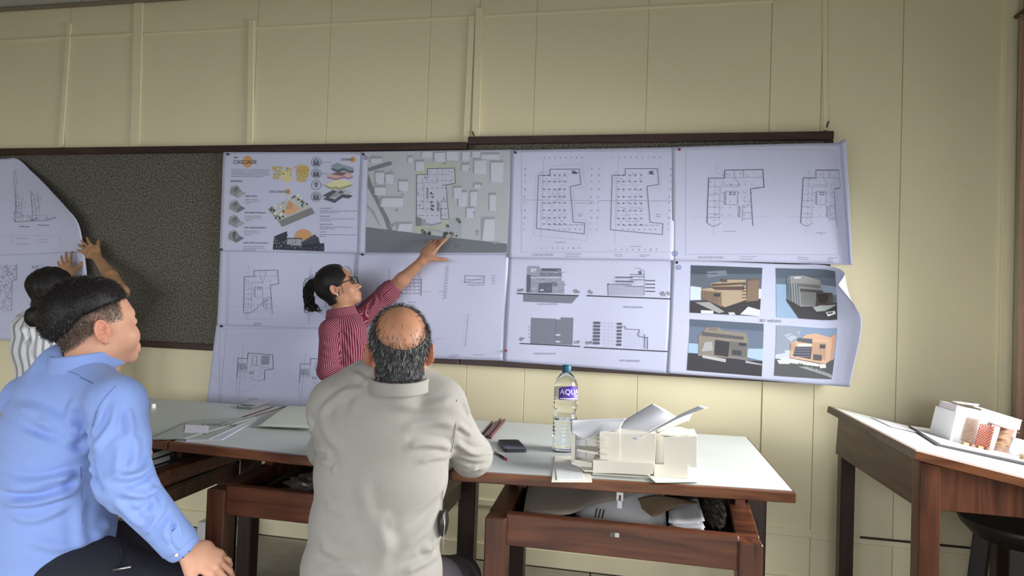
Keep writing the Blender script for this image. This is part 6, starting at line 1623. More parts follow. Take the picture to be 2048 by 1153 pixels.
# collar
ring = [nk+nup*(-.006)+(GH.R[:, 0]*math.cos(a)*.067+GH.R[:, 1]*math.sin(a)*.070) for a in np.linspace(-math.pi*1.35, math.pi*.35, 26)]
collar('collar', ring, .026, .013, M_gs, g_root, 1.15, nup, nk, gap=True)
# trousers, shoes
M_tr1 = mat('charcoal_trousers', (.060, .052, .062), rough=.9, noise=.06, nscale=40)
T_ = [('ecap', 0, att(742, 1180, 1.77), (hipL+hipR)/2, (.172, .115), (.165, .115), CRh)] + legs(hipL, kneeL, ankL, hipR, kneeR, ankR, (.088, .070, .062), None, False)
lo, hi = bounds(T_, .02); V, F = nets(lambda P: ev(T_, P), lo, hi, .008); mesh_np('trousers', undulate(V, F, .003, 40, 2), F, M_tr1, g_root)
for a_ in (ankL, ankR):
    q = [('ecap', 0, a_+np.array((0, -.03, -.06)), a_+fdir*.17+np.array((0, 0, -.07)), (.042, .034), (.044, .022), CRh), ('plane', .004, a_+np.array((0, 0, -a_[2]+.002)), (0, 0, -1))]
    lo, hi = bounds(q[:1], .01); V, F = nets(lambda P: ev(q, P), lo, hi, .006); mesh_np('shoe', V, F, M_shoe, g_root)
pc_ = att(887, 1046, 1.735)
q = [('ell', 0, pc_, (.012, .03, .036))]; lo, hi = bounds(q, .01); V, F = nets(lambda P: ev(q, P), lo, hi, .003); mesh_np('belt_pouch', V, F, M_shoe, g_root)
tube('pouch_zip', [pc_+np.array((.010, -.028, .03)), pc_+np.array((.013, -.032, 0)), pc_+np.array((.010, -.028, -.03)), pc_+np.array((.012, -.03, -.07))], .0012, M_met, g_root, 6)
# hair: a thin grey shell round the sides and back, single hairs over it and over the bald crown
bald = nrmz((.06, -.66, .75))
def gband(L):
    c = L-np.array((0, -.012, .030), np.float32); d = c/(np.linalg.norm(c, axis=1, keepdims=True)+1e-9)
    return np.arccos(np.clip(d @ bald.astype(np.float32), -1, 1))       # angle from the middle of the bald patch
def gline(L):
    """signed room left above the hair's lower border (nape, behind and above the ears, temples)"""
    y, z = L[:, 1], L[:, 2]
    return z-np.where(y < -.035, -.075+.0*y, np.where(y < .02, .024-.5*np.clip(-y-.0, 0, .2), .030+.3*(y-.02)))
def gh_fn(P):
    L = GH.L(P); d = GH.bare(P)-.0035
    return smax(smax(d, (.98-gband(L))*.09, .006), -gline(L), .006)
lo, hi = head_bounds(GH); V, F = nets(gh_fn, lo, hi, .003)
n3 = np.random.RandomState(1).uniform(.6, 1.5, (len(V), 1)); gh_o = mesh_np('hair', V, F, M_strand, g_root, True, np.array((.030, .030, .034))[None]*n3)
rn = np.random.RandomState(5)
lo2 = GH.O-.13; Pn = (GH.O+rn.normal(size=(60000, 3))*np.array((.1, .1, .1))).astype(np.float32)
V, F = nets(GH.bare, lo, hi, .0045); N = vnormals(V, F); L = GH.L(V.astype(np.float32)); ang = gband(L); ok = gline(L) > .0
pr = np.where(ang > .95, 1.0, np.where(ang > .50, .03+.42*((ang-.50)/.45)**2, .008))*ok
pick = rn.choice(len(V), 11000, p=pr/pr.sum()); root = V[pick]+rn.normal(size=(11000, 3))*.0015; nn = N[pick]
flow = np.stack([L[pick, 0]*2.2, -.5+0*L[pick, 0], -.9+0*L[pick, 0]], 1)
flow = flow/np.linalg.norm(flow, axis=1, keepdims=True); flow = flow @ GH.R.T
flow = flow-nn*(flow*nn).sum(1, keepdims=True); dirs = flow+nn*rn.uniform(.25, .6, (11000, 1))+rn.normal(size=(11000, 3))*.18; dirs /= np.linalg.norm(dirs, axis=1, keepdims=True)
tone = rn.choice([0, 1, 2], 11000, p=[.62, .23, .15]); cols = np.array([(.020, .020, .023), (.12, .12, .125), (.42, .42, .42)])[tone]
strands('hair_strands', root, dirs, rn.uniform(.010, .020, 11000), rn.uniform(.00025, .0005, 11000), cols, gh_o, .05, .2, M_strand)
# stool
def stool(lab, x, y, h, r=.17):
    s_ = thing('wooden_stool', lab, 'stool', (x, y, 0), group='wooden stools')
    lathe('seat', [(0, h-.035), (r*.9, h-.035), (r, h-.025), (r, h-.008), (r*.96, h), (0, h)], M_red, s_, 32, (x, y, 0))
    for a in range(4):
        an = math.radians(45+90*a); bar('leg', (x+r*.62*math.cos(an), y+r*.62*math.sin(an), h-.035), (x+r*.9*math.cos(an), y+r*.9*math.sin(an), 0), .034, .034, M_redz, s_, bevel=.003)
        bn = an+math.pi/2; bar('stretcher', (x+r*.79*math.cos(an), y+r*.79*math.sin(an), .18), (x+r*.79*math.cos(bn), y+r*.79*math.sin(bn), .18), .02, .02, M_red, s_)
c_ = (hipL+hipR)/2; stool('round wooden stool under the man in the grey shirt', c_[0], c_[1]-.02, .415)
# ================================================================== MAN IN THE LIGHT BLUE SHIRT (seated at the left, head turned right)
b_root = thing('person', 'man with short black hair in a light blue shirt, one hand on his knee', 'person', (-1.5, -1.65, 0))
ph_ = math.radians(47)
Fb = dv(math.cos(ph_), math.sin(ph_), 0); Rb = dv(math.sin(ph_), -math.cos(ph_), 0)      # his forward and his right
BH = Head(att(192, 652, 1.80), dv(math.cos(ph_)*.97, math.sin(ph_)*.97, .16), dv(-.13, -.10, 1), 1.06, nose=-.022, cheek=.005).ready()
pt = math.radians(52); Ft = dv(math.cos(pt), math.sin(pt), 0); Rt = dv(math.sin(pt), -math.cos(pt), 0)
st = [(att(150, 752, 1.81), .120, .075), (att(135, 795, 1.80), .172, .112), (att(122, 860, 1.79), .188, .130), (att(112, 950, 1.785), .182, .138), (att(104, 1050, 1.785), .180, .142), (att(100, 1130, 1.79), .184, .140), (att(100, 1200, 1.80), .180, .13)]
RS, RE, RW = att(233, 808, 1.655), att(250, 965, 1.60), att(362, 1092, 1.645)
LS, LE, LW = att(60, 800, 1.95), att(190, 925, 2.03), att(276, 878, 2.04)
hipR, kneeR = att(150, 1190, 1.70), att(395, 1200, 1.80); hipL, kneeL = att(95, 1190, 1.88), att(290, 1230, 2.05)
hipR[2] = hipL[2] = .535; kneeR[2] = .46; kneeL[2] = .47
ankR, ankL = kneeR+np.array((.03, .02, -.375)), kneeL+np.array((.0, .05, -.385))
# right hand over the knee: fingers hanging down, thumb side towards the body
hfw = nrmz(att(434, 1130, 1.66)-RW); hr, tipsR, _ = hand_prims(RW+hfw*.014, hfw, dv(.35, -.55, .75), dv(-.5, .1, -.9), [(.55, .5, .3), (.5, .55, .3), (.5, .5, .3), (.55, .5, .3)], 1.0, .12, (.75, .1, .2))
RINGF = LASTF[9]
# left hand hanging over the table edge
hl, tipsL, _ = hand_prims(LW+np.array((.015, -.02, -.005)), dv(.16, -.12, -1), dv(.3, -1, .1), dv(-.9, .1, 0), [(.15, .2, .1)]*4, .92, .03, (.3, .1, .1))
body = chain(shrink(st, .018), Rt) + [('cap', .03, BH.Wd((0, -.03, -.12)), st[1][0], .060, .08), ('cap', .03, RS, RE, .045, .040), ('cap', .02, RE, RW, .040, .029), ('cap', .03, LS, LE, .045, .038), ('cap', .02, LE, LW, .038, .027)] + hr + hl + legs(hipL, kneeL, ankL, hipR, kneeR, ankR, (.072, .053, .038), Ft)
SKB, SKBr = np.array(rgb(208, 158, 132)), np.array(rgb(214, 140, 116))
def bfade(L):
    """1 where the sides are clipped short: temple, round the ear, down to the nape"""
    y, z, x = L[:, 1], L[:, 2], np.abs(L[:, 0])
    front = np.clip((.052-y)/.012, 0, 1); low = np.clip((z-np.where(y > -.012, .004+.0*y, -.012-.75*(-.012-y)))/.014, 0, 1)
    return front*low
def btop(L):
    """room above the lower border of the long hair"""
    y, z, x = L[:, 1], L[:, 2], np.abs(L[:, 0])
    b = np.where(y > .02, .052+.20*(y-.02), np.where(y > -.045, .030+.34*(y+.045), .030+1.15*(y+.045)))
    return np.where(y < -.045, z-np.maximum(b, -.085), z-b)
def bcol(V):
    L = BH.L(V.astype(np.float32)); n = np.sin(L[:, 0]*55)*np.sin(L[:, 1]*50+1)*np.sin(L[:, 2]*45)
    c = SKB[None]*(1+.07*n[:, None]); inh = (np.abs(L[:, 0]) < .2) & (np.abs(L[:, 2]) < .2)
    ear = np.clip((np.abs(L[:, 0])-.072)/.008, 0, 1)*(np.abs(L[:, 2]+.012) < .05)*(np.abs(L[:, 1]) < .05)*inh
    c = c*(1-ear[:, None]*.6)+SKBr[None]*ear[:, None]*.6
    f = bfade(L)*(1-ear)*inh*(L[:, 2] > -.11); g_ = np.clip((-btop(L)-.002)/.030, 0, 1)*np.clip((L[:, 1]+.075)/.05, 0, 1); st_ = np.array(rgb(44, 37, 34))[None]*(1-g_[:, None])+np.array(rgb(132, 112, 98))[None]*g_[:, None]
    return c*(1-f[:, None]*.88)+st_*f[:, None]*.88
skin_mesh(b_root, body, BH, bcol)
# shirt
nk = BH.Wd((0, -.036, -.100)); nup = nrmz(BH.Wd((0, -.02, -.05))-BH.Wd((0, -.034, -.17)))
wd_ = nrmz(RW-RE)
S2 = chain(st, Rt) + [('ecap', .05, att(165, 752, 1.79), RS, (.056, .052), (.066, .068), UPW), ('ecap', .05, att(135, 752, 1.83), LS, (.056, .052), (.066, .068), UPW),
    ('cap', .020, RS, RS+(RE-RS)*.5, .068, .066), ('cap', .02, RS+(RE-RS)*.5, RE, .064, .060), ('cap', .03, RE, RW-wd_*.035, .060, .046), ('cap', .006, RW-wd_*.050, RW-wd_*.004, .043, .044),
    ('cap', .03, LS, LE, .066, .056), ('cap', .03, LE, LW+(LE-LW)*.2, .056, .042), ('cap', .02, nk+nup*-.005, st[0][0], .062, .10)]
S2.append(('plane', .002, RW+wd_*.006, wd_)) if False else None
S2 = [p for p in S2 if p]
S2.append(('cut', .006, nk+nup*.004, nk+nup*.2, .052, .052))
S2.append(('cut', .003, RW-wd_*.004, RW+wd_*.05, .033, .036))
fS2 = lambda P: ev(S2, P)
lo, hi = bounds(S2, .02); V, F = nets(fS2, lo, hi, .0046)
V = undulate(V, F, .0024, 20, 9, (1, 1, .6))
V = folds(V, F, fS2, [
    ([(0, 810), (60, 822), (120, 845), (180, 862)], .016, 0.0096), ([(40, 850), (100, 870), (160, 895), (185, 905)], .012, -0.0096), ([(70, 840), (130, 880), (180, 918)], .013, 0.0096), ([(150, 800), (140, 830), (150, 870), (175, 885)], .014, 0.0096), ([(150, 855), (170, 862), (188, 860)], .010, 0.0080),
    ([(0, 970), (60, 975), (130, 955), (190, 935)], .012, 0.0112), ([(0, 985), (70, 995), (140, 970), (190, 950)], .010, -0.0096), ([(10, 1010), (80, 1002), (150, 985)], .010, 0.0096), ([(0, 950), (40, 962), (100, 960), (160, 945)], .010, 0.0080), ([(20, 1030), (70, 1040), (140, 1010)], .011, 0.0064),
    ([(205, 985), (190, 955), (185, 925)], .010, -0.0112), ([(160, 1000), (160, 1050), (165, 1100)], .014, 0.0064), ([(60, 1080), (120, 1095), (200, 1075)], .013, 0.0064), ([(230, 1010), (215, 1050), (190, 1080)], .013, 0.0064),
    ([(235, 800), (222, 850), (200, 880), (188, 905)], .011, 0.0096), ([(255, 815), (262, 850), (258, 880)], .010, 0.0080), ([(205, 820), (195, 850), (186, 880)], .010, 0.0080), ([(270, 870), (272, 910), (262, 945)], .011, 0.0064),
    ([(300, 905), (295, 935), (260, 955), (215, 950)], .009, 0.0096), ([(308, 940), (290, 960), (245, 972)], .008, -0.0080), ([(318, 960), (290, 990), (240, 985)], .009, 0.0096), ([(322, 985), (300, 1010), (265, 1030)], .010, -0.0064), ([(300, 970), (310, 1000), (305, 1030)], .008, 0.0080), ([(330, 1010), (312, 1040), (290, 1070)], .009, 0.0080), ([(345, 1035), (330, 1060), (335, 1085)], .008, 0.0064), ([(345, 1040), (350, 1070), (346, 1090)], .006, -0.0080), ([(230, 1000), (255, 1030), (290, 1060)], .010, 0.0064), ([(240, 890), (235, 930), (238, 950)], .012, 0.0064)])
M_bs = cloth('light_blue_shirt', base=(.245, .36, .74), noise=.03, nscale=25, bump=.10, bscale=700)
mesh_np('shirt', V, F, M_bs, b_root)
M_bseam = mat('blue_seam', (.15, .22, .50), rough=.9)
for pts in ([(231, 773), (215, 790), (198, 812), (188, 838), (184, 862)], [(160, 755), (185, 768), (212, 783)], [(60, 722), (110, 733), (160, 752)], [(161, 935), (163, 1000), (166, 1080)]): seam('seam', fS2, pts, .0009, M_bseam, b_root, 1.2, 2.4)
ring = [nk+nup*(-.006)+(BH.R[:, 0]*math.cos(a)*.068+BH.R[:, 1]*math.sin(a)*.072) for a in np.linspace(-math.pi*1.42, math.pi*.42, 28)]
collar('collar', ring, .044, .019, M_bs, b_root, 1.0, nup, nk, gap=True)
# cuff and button
cu_ = RW-wd_*.020; x_ = nrmz(np.cross(wd_, UPW)); y_ = np.cross(wd_, x_); V, Fc = [], []
for k_ in range(25):
    a = 2*math.pi*k_/24
    for s_, r_ in ((-.032, .0455), (-.03, .0475), (.015, .0465), (.018, .0445)): V.append(cu_+wd_*s_+(x_*math.cos(a)+y_*math.sin(a))*r_)
for k_ in range(24):
    for l in range(3): Fc.append((k_*4+l, (k_+1)*4+l, (k_+1)*4+l+1, k_*4+l+1))
cf_o = o = pydata('cuff', V, Fc, M_bs, b_root, True); o.modifiers.new('t', 'SOLIDIFY').thickness = .002
bpt = trace(lambda P: s_cap(P, cu_-wd_*.03, cu_+wd_*.03, .047, .047), 353, 1111, 1.2, 2.2)
if bpt is not None: o = mesh_np('button', *nets(lambda P: s_ell(P, bpt, (.005, .005, .005)), bpt-.01, bpt+.01, .002), M_pap, cf_o)
# watch on the left wrist, ring on the right hand
wl = nrmz(LW-LE); x_ = nrmz(np.cross(wl, UPW)); y_ = np.cross(wl, x_); wc = LW+wl*-.002
wt_o = tube('wrist_watch', [wc+(x_*math.cos(a)+y_*math.sin(a))*.033 for a in np.linspace(0, 2*math.pi, 20, endpoint=False)], .006, M_met, b_root, 8, True)
o = lathe('watch_face', [(.0, 0), (.017, 0), (.017, .007), (.013, .009), (0, .009)], M_met, None, 24); o.location = tuple(wc+nrmz(dv(.3, -.7, .6))*.031); o.rotation_euler = Vector(nrmz(dv(.3, -.7, .6))).to_track_quat('Z', 'Y').to_euler(); adopt(o, wt_o)
rc = RINGF[0]+(RINGF[1]-RINGF[0])*.45; fd_ = nrmz(RINGF[1]-RINGF[0]); x_ = nrmz(np.cross(fd_, dv(.2, -1, .3))); y_ = np.cross(fd_, x_)
tube('finger_ring', [rc+(x_*math.cos(a)+y_*math.sin(a))*RINGF[2]*1.06 for a in np.linspace(0, 2*math.pi, 16, endpoint=False)], .0020, mat('gold', (.75, .52, .22), rough=.25, metal=1.0), b_root, 6, True)
# trousers
M_tr2 = mat('navy_trousers', (.012, .013, .022), rough=.85, noise=.2, nscale=60)
T_ = [('ecap', 0, att(100, 1140, 1.79), (hipL+hipR)/2, (.166, .125), (.17, .12), Rt), ('cap', .04, (hipL+hipR)/2, hipR+(kneeR-hipR)*.2, .11, .10)] + legs(hipL, kneeL, ankL, hipR, kneeR, ankR, (.098, .078, .066), None, False)
lo, hi = bounds(T_, .02); V, F = nets(lambda P: ev(T_, P), lo, hi, .007); mesh_np('trousers', undulate(V, F, .004, 34, 6), F, M_tr2, b_root)
fT = lambda P: ev(T_, P)
for a_ in (ankL, ankR):
    q = [('ecap', 0, a_+np.array((0, 0, -.06)), a_+Ft*.17+np.array((0, 0, -.07)), (.042, .034), (.044, .022), Rt), ('plane', .004, a_+np.array((0, 0, -a_[2]+.002)), (0, 0, -1))]
    lo, hi = bounds(q[:1], .01); V, F = nets(lambda P: ev(q, P), lo, hi, .006); mesh_np('shoe', V, F, M_shoe, b_root)
# belt loop cord with a metal tip
P3 = [p for p in trace_many(fT, ((238, 1085), (246, 1105), (240, 1128), (228, 1140)), 1.2, 2.4)]; P3 = [p-CFh*.004 for p in P3 if p is not None]
if len(P3) > 2: tube('drawstring', catmull(P3, 5), .0035, M_tr2, b_root, 6); tube('drawstring_tip', [P3[-1], P3[-1]+dv(.045, 0, .010)], .0028, M_met, b_root, 6)
# hair: thick black cap, clipped sides underneath
def bh_fn(P):
    L = BH.L(P); th = .0015+.0165*np.clip((btop(L))/.05, 0, 1)**.7
    d = BH.bare(P)-th
    front = (L[:, 1]-.094-.0*L[:, 2])
    return smax(smax(d, -btop(L), .010), front, .01)
lo, hi = head_bounds(BH); V, F = nets(bh_fn, lo, hi, .0032); bh_o = mesh_np('hair', V, F, M_hair, b_root)
N = vnormals(V, F); L = BH.L(V.astype(np.float32)); rn = np.random.RandomState(8); nS = 9000
pick = rn.choice(len(V), nS); root = V[pick]-N[pick]*.004; fl_ = np.stack([L[pick, 0]*2, .15+2.0*np.clip(L[pick, 2]-.06, -.1, .05)*6+0*L[pick, 0], -.75+0*L[pick, 0]], 1)
fl_ = fl_ @ BH.R.T; fl_ = fl_-N[pick]*(fl_*N[pick]).sum(1, keepdims=True); dirs = fl_*.9+N[pick]*.38+rn.normal(size=(nS, 3))*.22; dirs /= np.linalg.norm(dirs, axis=1, keepdims=True)
cols = np.array([(.007, .006, .006), (.020, .018, .018), (.10, .095, .09)])[rn.choice([0, 1, 2], nS, p=[.70, .22, .08])]  # the few paler strands paint sheen and texture lines into the black hair
strands('hair_strands', root, dirs, rn.uniform(.009, .017, nS), rn.uniform(.0003, .0006, nS), cols, bh_o, .04, .2, M_strand)
# clipped sides: short bristles
V, F = nets(BH.bare, lo, hi, .0045); N = vnormals(V, F); L = BH.L(V.astype(np.float32)); f = bfade(L)*(L[:, 2] > -.10)*(np.abs(L[:, 0]) < .078)*(btop(L) < .01); f = np.where(f > .25, f, 0)
nS = 6000; pick = rn.choice(len(V), nS, p=f/f.sum()); root = V[pick]+rn.normal(size=(nS, 3))*.0018; fl_ = np.tile(np.array((0, -.35, -.9)), (nS, 1)) @ BH.R.T; dirs = fl_*.8+N[pick]*.45+rn.normal(size=(nS, 3))*.15; dirs /= np.linalg.norm(dirs, axis=1, keepdims=True)
cols = np.array([(.03, .025, .022), (.16, .12, .10), (.30, .25, .21)])[rn.choice([0, 1, 2], nS, p=[.6, .25, .15])]
strands('clipped_sides', root, dirs, rn.uniform(.004, .008, nS), rn.uniform(.0002, .0004, nS), cols, b_root, .02, .1, M_strand)
c_ = (hipL+hipR)/2; stool('round wooden stool under the man in the blue shirt', c_[0], c_[1], .455)
# ================================================================== WOMAN POINTING AT THE SITE PLAN
w_root = thing('person', 'woman with ponytail and glasses in a burgundy striped shirt pointing at the posters', 'person', (-1.40, -.26, 0))
pw = math.radians(1)
WH = Head(att(677, 575, 3.12), dv(math.cos(pw)*.91, math.sin(pw)*.91, .42), dv(-.42, -.04, .92), .93, True, nose=-.006).ready()
pt = math.radians(32); Ft = dv(math.cos(pt), math.sin(pt), 0); Rt = dv(math.sin(pt), -math.cos(pt), 0)
st = [(att(686, 634, 3.17), .085, .060), (att(690, 660, 3.17), .142, .088), (att(692, 700, 3.17), .148, .100), (att(698, 750, 3.17), .135, .095), (att(700, 800, 3.17), .142, .100), (att(700, 860, 3.17), .165, .112), (att(700, 890, 3.17), .165, .11)]
RS, RE, RW = att(662, 662, 3.07), att(655, 742, 3.02), att(735, 790, 2.98)
LS = att(712, 645, 3.28); LE = att(782, 581, 3.30); LW = aty(846, 521, -.130)
px_ = atz(700, 860, .80)
hipc = st[-2][0]
hipL, hipR = hipc+Rt*-.08+np.array((0, 0, -.03)), hipc+Rt*.08+np.array((0, 0, -.03))
kneeL, kneeR = np.array((hipL[0], hipL[1], .42)), np.array((hipR[0], hipR[1], .42)); ankL, ankR = np.array((hipL[0], hipL[1], .085)), np.array((hipR[0], hipR[1], .085))
tip = aty(876, 483, PY-.010); fw = nrmz(aty(866, 492, -.112)-LW)
hl, tipsL, th_ = hand_prims(LW, fw, dv(-.25, -.85, .3), dv(.85, 0, -.3), [(.05, .05, .05), (.35, .5, .3), (.4, .55, .3), (.4, .55, .3)], .95, .10, (1.0, .0, .1))
hr, _, _ = hand_prims(RW, dv(.9, .2, -.1), dv(.2, -1, .2), dv(0, 0, 1), [(.4, .4, .3)]*4, .9)
body = chain(shrink(st, .014), Rt) + [('cap', .025, WH.Wd((0, -.03, -.12)), st[1][0], .046, .065), ('cap', .02, RS, RE, .036, .032), ('cap', .02, RE, RW, .032, .023), ('cap', .02, LS, LE, .036, .034), ('cap', .02, LE, LE+(LW-LE)*.35, .036, .034), ('cap', .02, LE+(LW-LE)*.35, LW, .034, .0225)] + hl + hr + legs(hipL, kneeL, ankL, hipR, kneeR, ankR, (.075, .05, .035), Ft)
SKW, SKWr = np.array(rgb(176, 130, 104)), np.array(rgb(182, 118, 100))
def wcol(V):
    L = WH.L(V.astype(np.float32)); n = np.sin(L[:, 0]*55)*np.sin(L[:, 1]*50+1)*np.sin(L[:, 2]*45)
    c = SKW[None]*(1+.06*n[:, None]); lip = np.exp(-((L[:, 1]-.092)/.012)**2-((L[:, 2]+.075)/.009)**2-(L[:, 0]/.02)**2)
    return c*(1-lip[:, None]*.6)+np.array(rgb(160, 82, 78))[None]*lip[:, None]*.6
skin_mesh(w_root, body, WH, wcol, .0036)
nk = WH.Wd((0, -.032, -.125)); nup = nrmz(WH.Wd((0, -.02, -.05))-WH.Wd((0, -.034, -.17)))*.6+UPW*.4; nup = nrmz(nup)
cuffL = LE+nrmz(LW-LE)*.012
S3 = chain(st, Rt) + [('ecap', .04, att(690, 634, 3.14), RS, (.045, .042), (.052, .052), UPW), ('ecap', .04, att(694, 634, 3.20), LS, (.045, .042), (.052, .052), UPW), ('cap', .02, RS, RE, .053, .046), ('cap', .02, RE, RE+(RW-RE)*.45, .046, .042),
    ('cap', .02, LS, LE+nrmz(LE-LS)*-.02, .056, .052), ('cap', .006, cuffL-nrmz(LE-LS)*.055, cuffL, .052, .050)]
S3.append(('cut', .004, nk+nup*.008, nk+nup*.2, .042, .046)); S3.append(('cut', .003, cuffL, cuffL+nrmz(LE-LS)*.1, .041, .048)); S3.append(('plane', .004, att(700, 868, 3.17), (0, 0, -1)))
fS3 = lambda P: ev(S3, P)
lo, hi = bounds(S3[:-3], .02); V, F = nets(fS3, lo, hi, .0046); V = undulate(V, F, .0022, 40, 12, (1, 1, .6))
V = folds(V, F, fS3, [([(700, 655), (715, 680), (722, 710)], .010, .005), ([(690, 690), (705, 720), (712, 740)], .010, .004), ([(640, 680), (655, 695), (680, 700)], .009, .005), ([(645, 705), (662, 715), (685, 712)], .008, .005), ([(650, 725), (668, 728), (690, 735)], .008, .004), ([(735, 620), (742, 606), (738, 590)], .008, -.006), ([(748, 612), (752, 598), (748, 585)], .008, .005), ([(764, 600), (760, 588), (755, 578)], .007, .004), ([(672, 660), (688, 672), (700, 700)], .010, -.004)], 2.4, 3.8)
M_ws = stripe_mat('burgundy_striped_shirt', (.135, .012, .032), (.46, .23, .28), .0095, (.42, .60), .12)
segs = [(st[0][0], st[-1][0], .13, Rt), (RS, RE, .055, Rt), (RE, RW, .05, Rt), (LS, LE, .055, UPW), (att(690, 634, 3.14), RS, .06, Ft), (att(694, 634, 3.2), LS, .06, Ft)]
mesh_np('shirt', V, F, M_ws, w_root, True, attrs={'stripe': stripe_coord(V, segs)})
ring = [nk+nup*(-.018)+(WH.R[:, 0]*math.cos(a)*.054+nrmz(np.cross(nup, WH.R[:, 0]))*math.sin(a)*.060) for a in np.linspace(-math.pi*1.42, math.pi*.42, 40)]
collar('collar', ring, .036, .020, M_ws, w_root, 1.02, nup, nk, stripes=True, gap=True)
# rolled sleeve cuff
cd_ = nrmz(LE-LS); x_ = nrmz(np.cross(cd_, UPW)); y_ = np.cross(cd_, x_); V, Fc = [], []
for k_ in range(33):
    a = 2*math.pi*k_/32
    for s_, r_ in ((-.060, .0535), (-.055, .0565), (-.028, .0560), (-.024, .0550), (-.004, .0560), (.0, .0535)): V.append(cuffL+cd_*s_+(x_*math.cos(a)+y_*math.sin(a))*r_)
for k_ in range(32):
    for l in range(5): Fc.append((k_*6+l, (k_+1)*6+l, (k_+1)*6+l+1, k_*6+l+1))
o = mesh_np('sleeve_cuff', np.array(V), np.array(Fc), M_ws, w_root, True, attrs={'stripe': np.repeat(np.arange(33)*2*math.pi/32*.055, 6)})
# trousers
T_ = [('ecap', 0, st[-3][0], hipc, (.140, .10), (.168, .115), Rt), ('cap', .04, hipc, hipL, .1, .09), ('cap', .04, hipc, hipR, .1, .09)] + legs(hipL, kneeL, ankL, hipR, kneeR, ankR, (.086, .068, .062), None, False)
lo, hi = bounds(T_, .02); V, F = nets(lambda P: ev(T_, P), lo, hi, .009); mesh_np('trousers', undulate(V, F, .004, 34, 6), F, mat('black_trousers', (.015, .015, .018), rough=.9), w_root)
for a_ in (ankL, ankR):
    q = [('ecap', 0, a_+np.array((0, 0, -.05)), a_+Ft*.14+np.array((0, 0, -.06)), (.036, .03), (.038, .02), Rt), ('plane', .004, a_+np.array((0, 0, -a_[2]+.002)), (0, 0, -1))]
    lo, hi = bounds(q[:1], .01); V, F = nets(lambda P: ev(q, P), lo, hi, .006); mesh_np('shoe', V, F, M_shoe, w_root)
# hair pulled back into a ponytail
def wline(L):
    """room behind the hair line: forehead, temple, in front of and behind the ear, nape"""
    y, z = L[:, 1], L[:, 2]
    hl_ = np.where(z > .035, .070-.25*np.clip(z-.035, 0, .1)*1.0+.0*z, np.where(z > -.002, .028+1.1*(z), np.where(z > -.045, .006-.0*z, -.022)))
    side = np.abs(L[:, 0])
    hl_ = np.where((z <= .035) & (z > -.002), .030+1.15*z, hl_)
    lowcut = z+.075
    return np.minimum(hl_-y, lowcut*1.0)
def wh_fn(P):
    L = WH.L(P); d = WH.bare(P)-.010-.0012*np.sin(L[:, 0]*220+L[:, 2]*40)
    ear = s_ell(L, (.082, -.006, -.016), (.020, .019, .027))
    ear2 = s_ell(L, (-.082, -.006, -.016), (.020, .019, .027))
    return smax(smax(smax(d, -wline(L), .006), -ear, .005), -ear2, .005)
lo, hi = head_bounds(WH); V, F = nets(wh_fn, lo, hi, .0032); wh_o = mesh_np('hair', V, F, M_hair, w_root)
rn = random.Random(11); Vp, Fp = [], []
def add_tube(pts, rad, n=6):
    v, f = tube_geo(pts, rad, n); b = len(Vp); Vp.extend(v); Fp.extend([tuple(b+i for i in q) for q in f])
base = att(632, 570, 3.14)
for i in range(170):
    j = lambda s: rn.uniform(-s, s)
    ex = rn.random()
    path = [base+dv(j(.012), j(.014), j(.020)), att(625+j(8), 566+j(7), 3.14+j(.03)), att(618+j(10)-3*ex, 584+j(8), 3.14+j(.04)), att(619+j(11), 602+j(8), 3.14+j(.04)), att(622+j(13), 616+j(7), 3.14+j(.04)), att(628+j(16), 621+j(6), 3.14+j(.04))]
    k_ = rn.choice((4, 5, 6)); r0 = rn.uniform(.0016, .0040)
    c_ = catmull(path[:k_], 4); add_tube(c_, [r0*(1.0-.75*(q/(len(c_)-1))**2) for q in range(len(c_))], 5)
for pts in ([(632, 568), (622, 558), (612, 560), (606, 568), (607, 575)], [(630, 566), (620, 564), (611, 566), (608, 572)], [(628, 565), (622, 553), (617, 556)], [(630, 566), (625, 552), (624, 548)], [(619, 600), (609, 622), (612, 625), (620, 624)], [(620, 610), (640, 622), (645, 618)], [(625, 600), (634, 612), (641, 622)]):
    add_tube(catmull([att(x, y, 3.14) for x, y in pts], 5), .0013, 5)
o = pydata('ponytail', Vp, Fp, M_hair, wh_o, True); o['kind'] = 'stuff'
tube('hair_tie', [base+dv(.006*0, 0, 0)+(nrmz(dv(.2, .1, .95))*math.cos(a)+nrmz(dv(.0, 1, 0))*math.sin(a))*.020 for a in np.linspace(0, 2*math.pi, 16, endpoint=False)], .004, M_blk, wh_o, 6, True)
wl = [WH.Wd((.020, .074, .085)), WH.Wd((.030, .092, .072)), WH.Wd((.038, .098, .052)), WH.Wd((.042, .094, .034))]; tube('hair_wisp', catmull(wl, 5), .0013, M_hair, wh_o, 5)
wl = [WH.Wd((.066, .040, .02)), WH.Wd((.072, .030, -.015)), WH.Wd((.070, .026, -.045))]; tube('hair_wisp', catmull(wl, 5), .0012, M_hair, wh_o, 5)
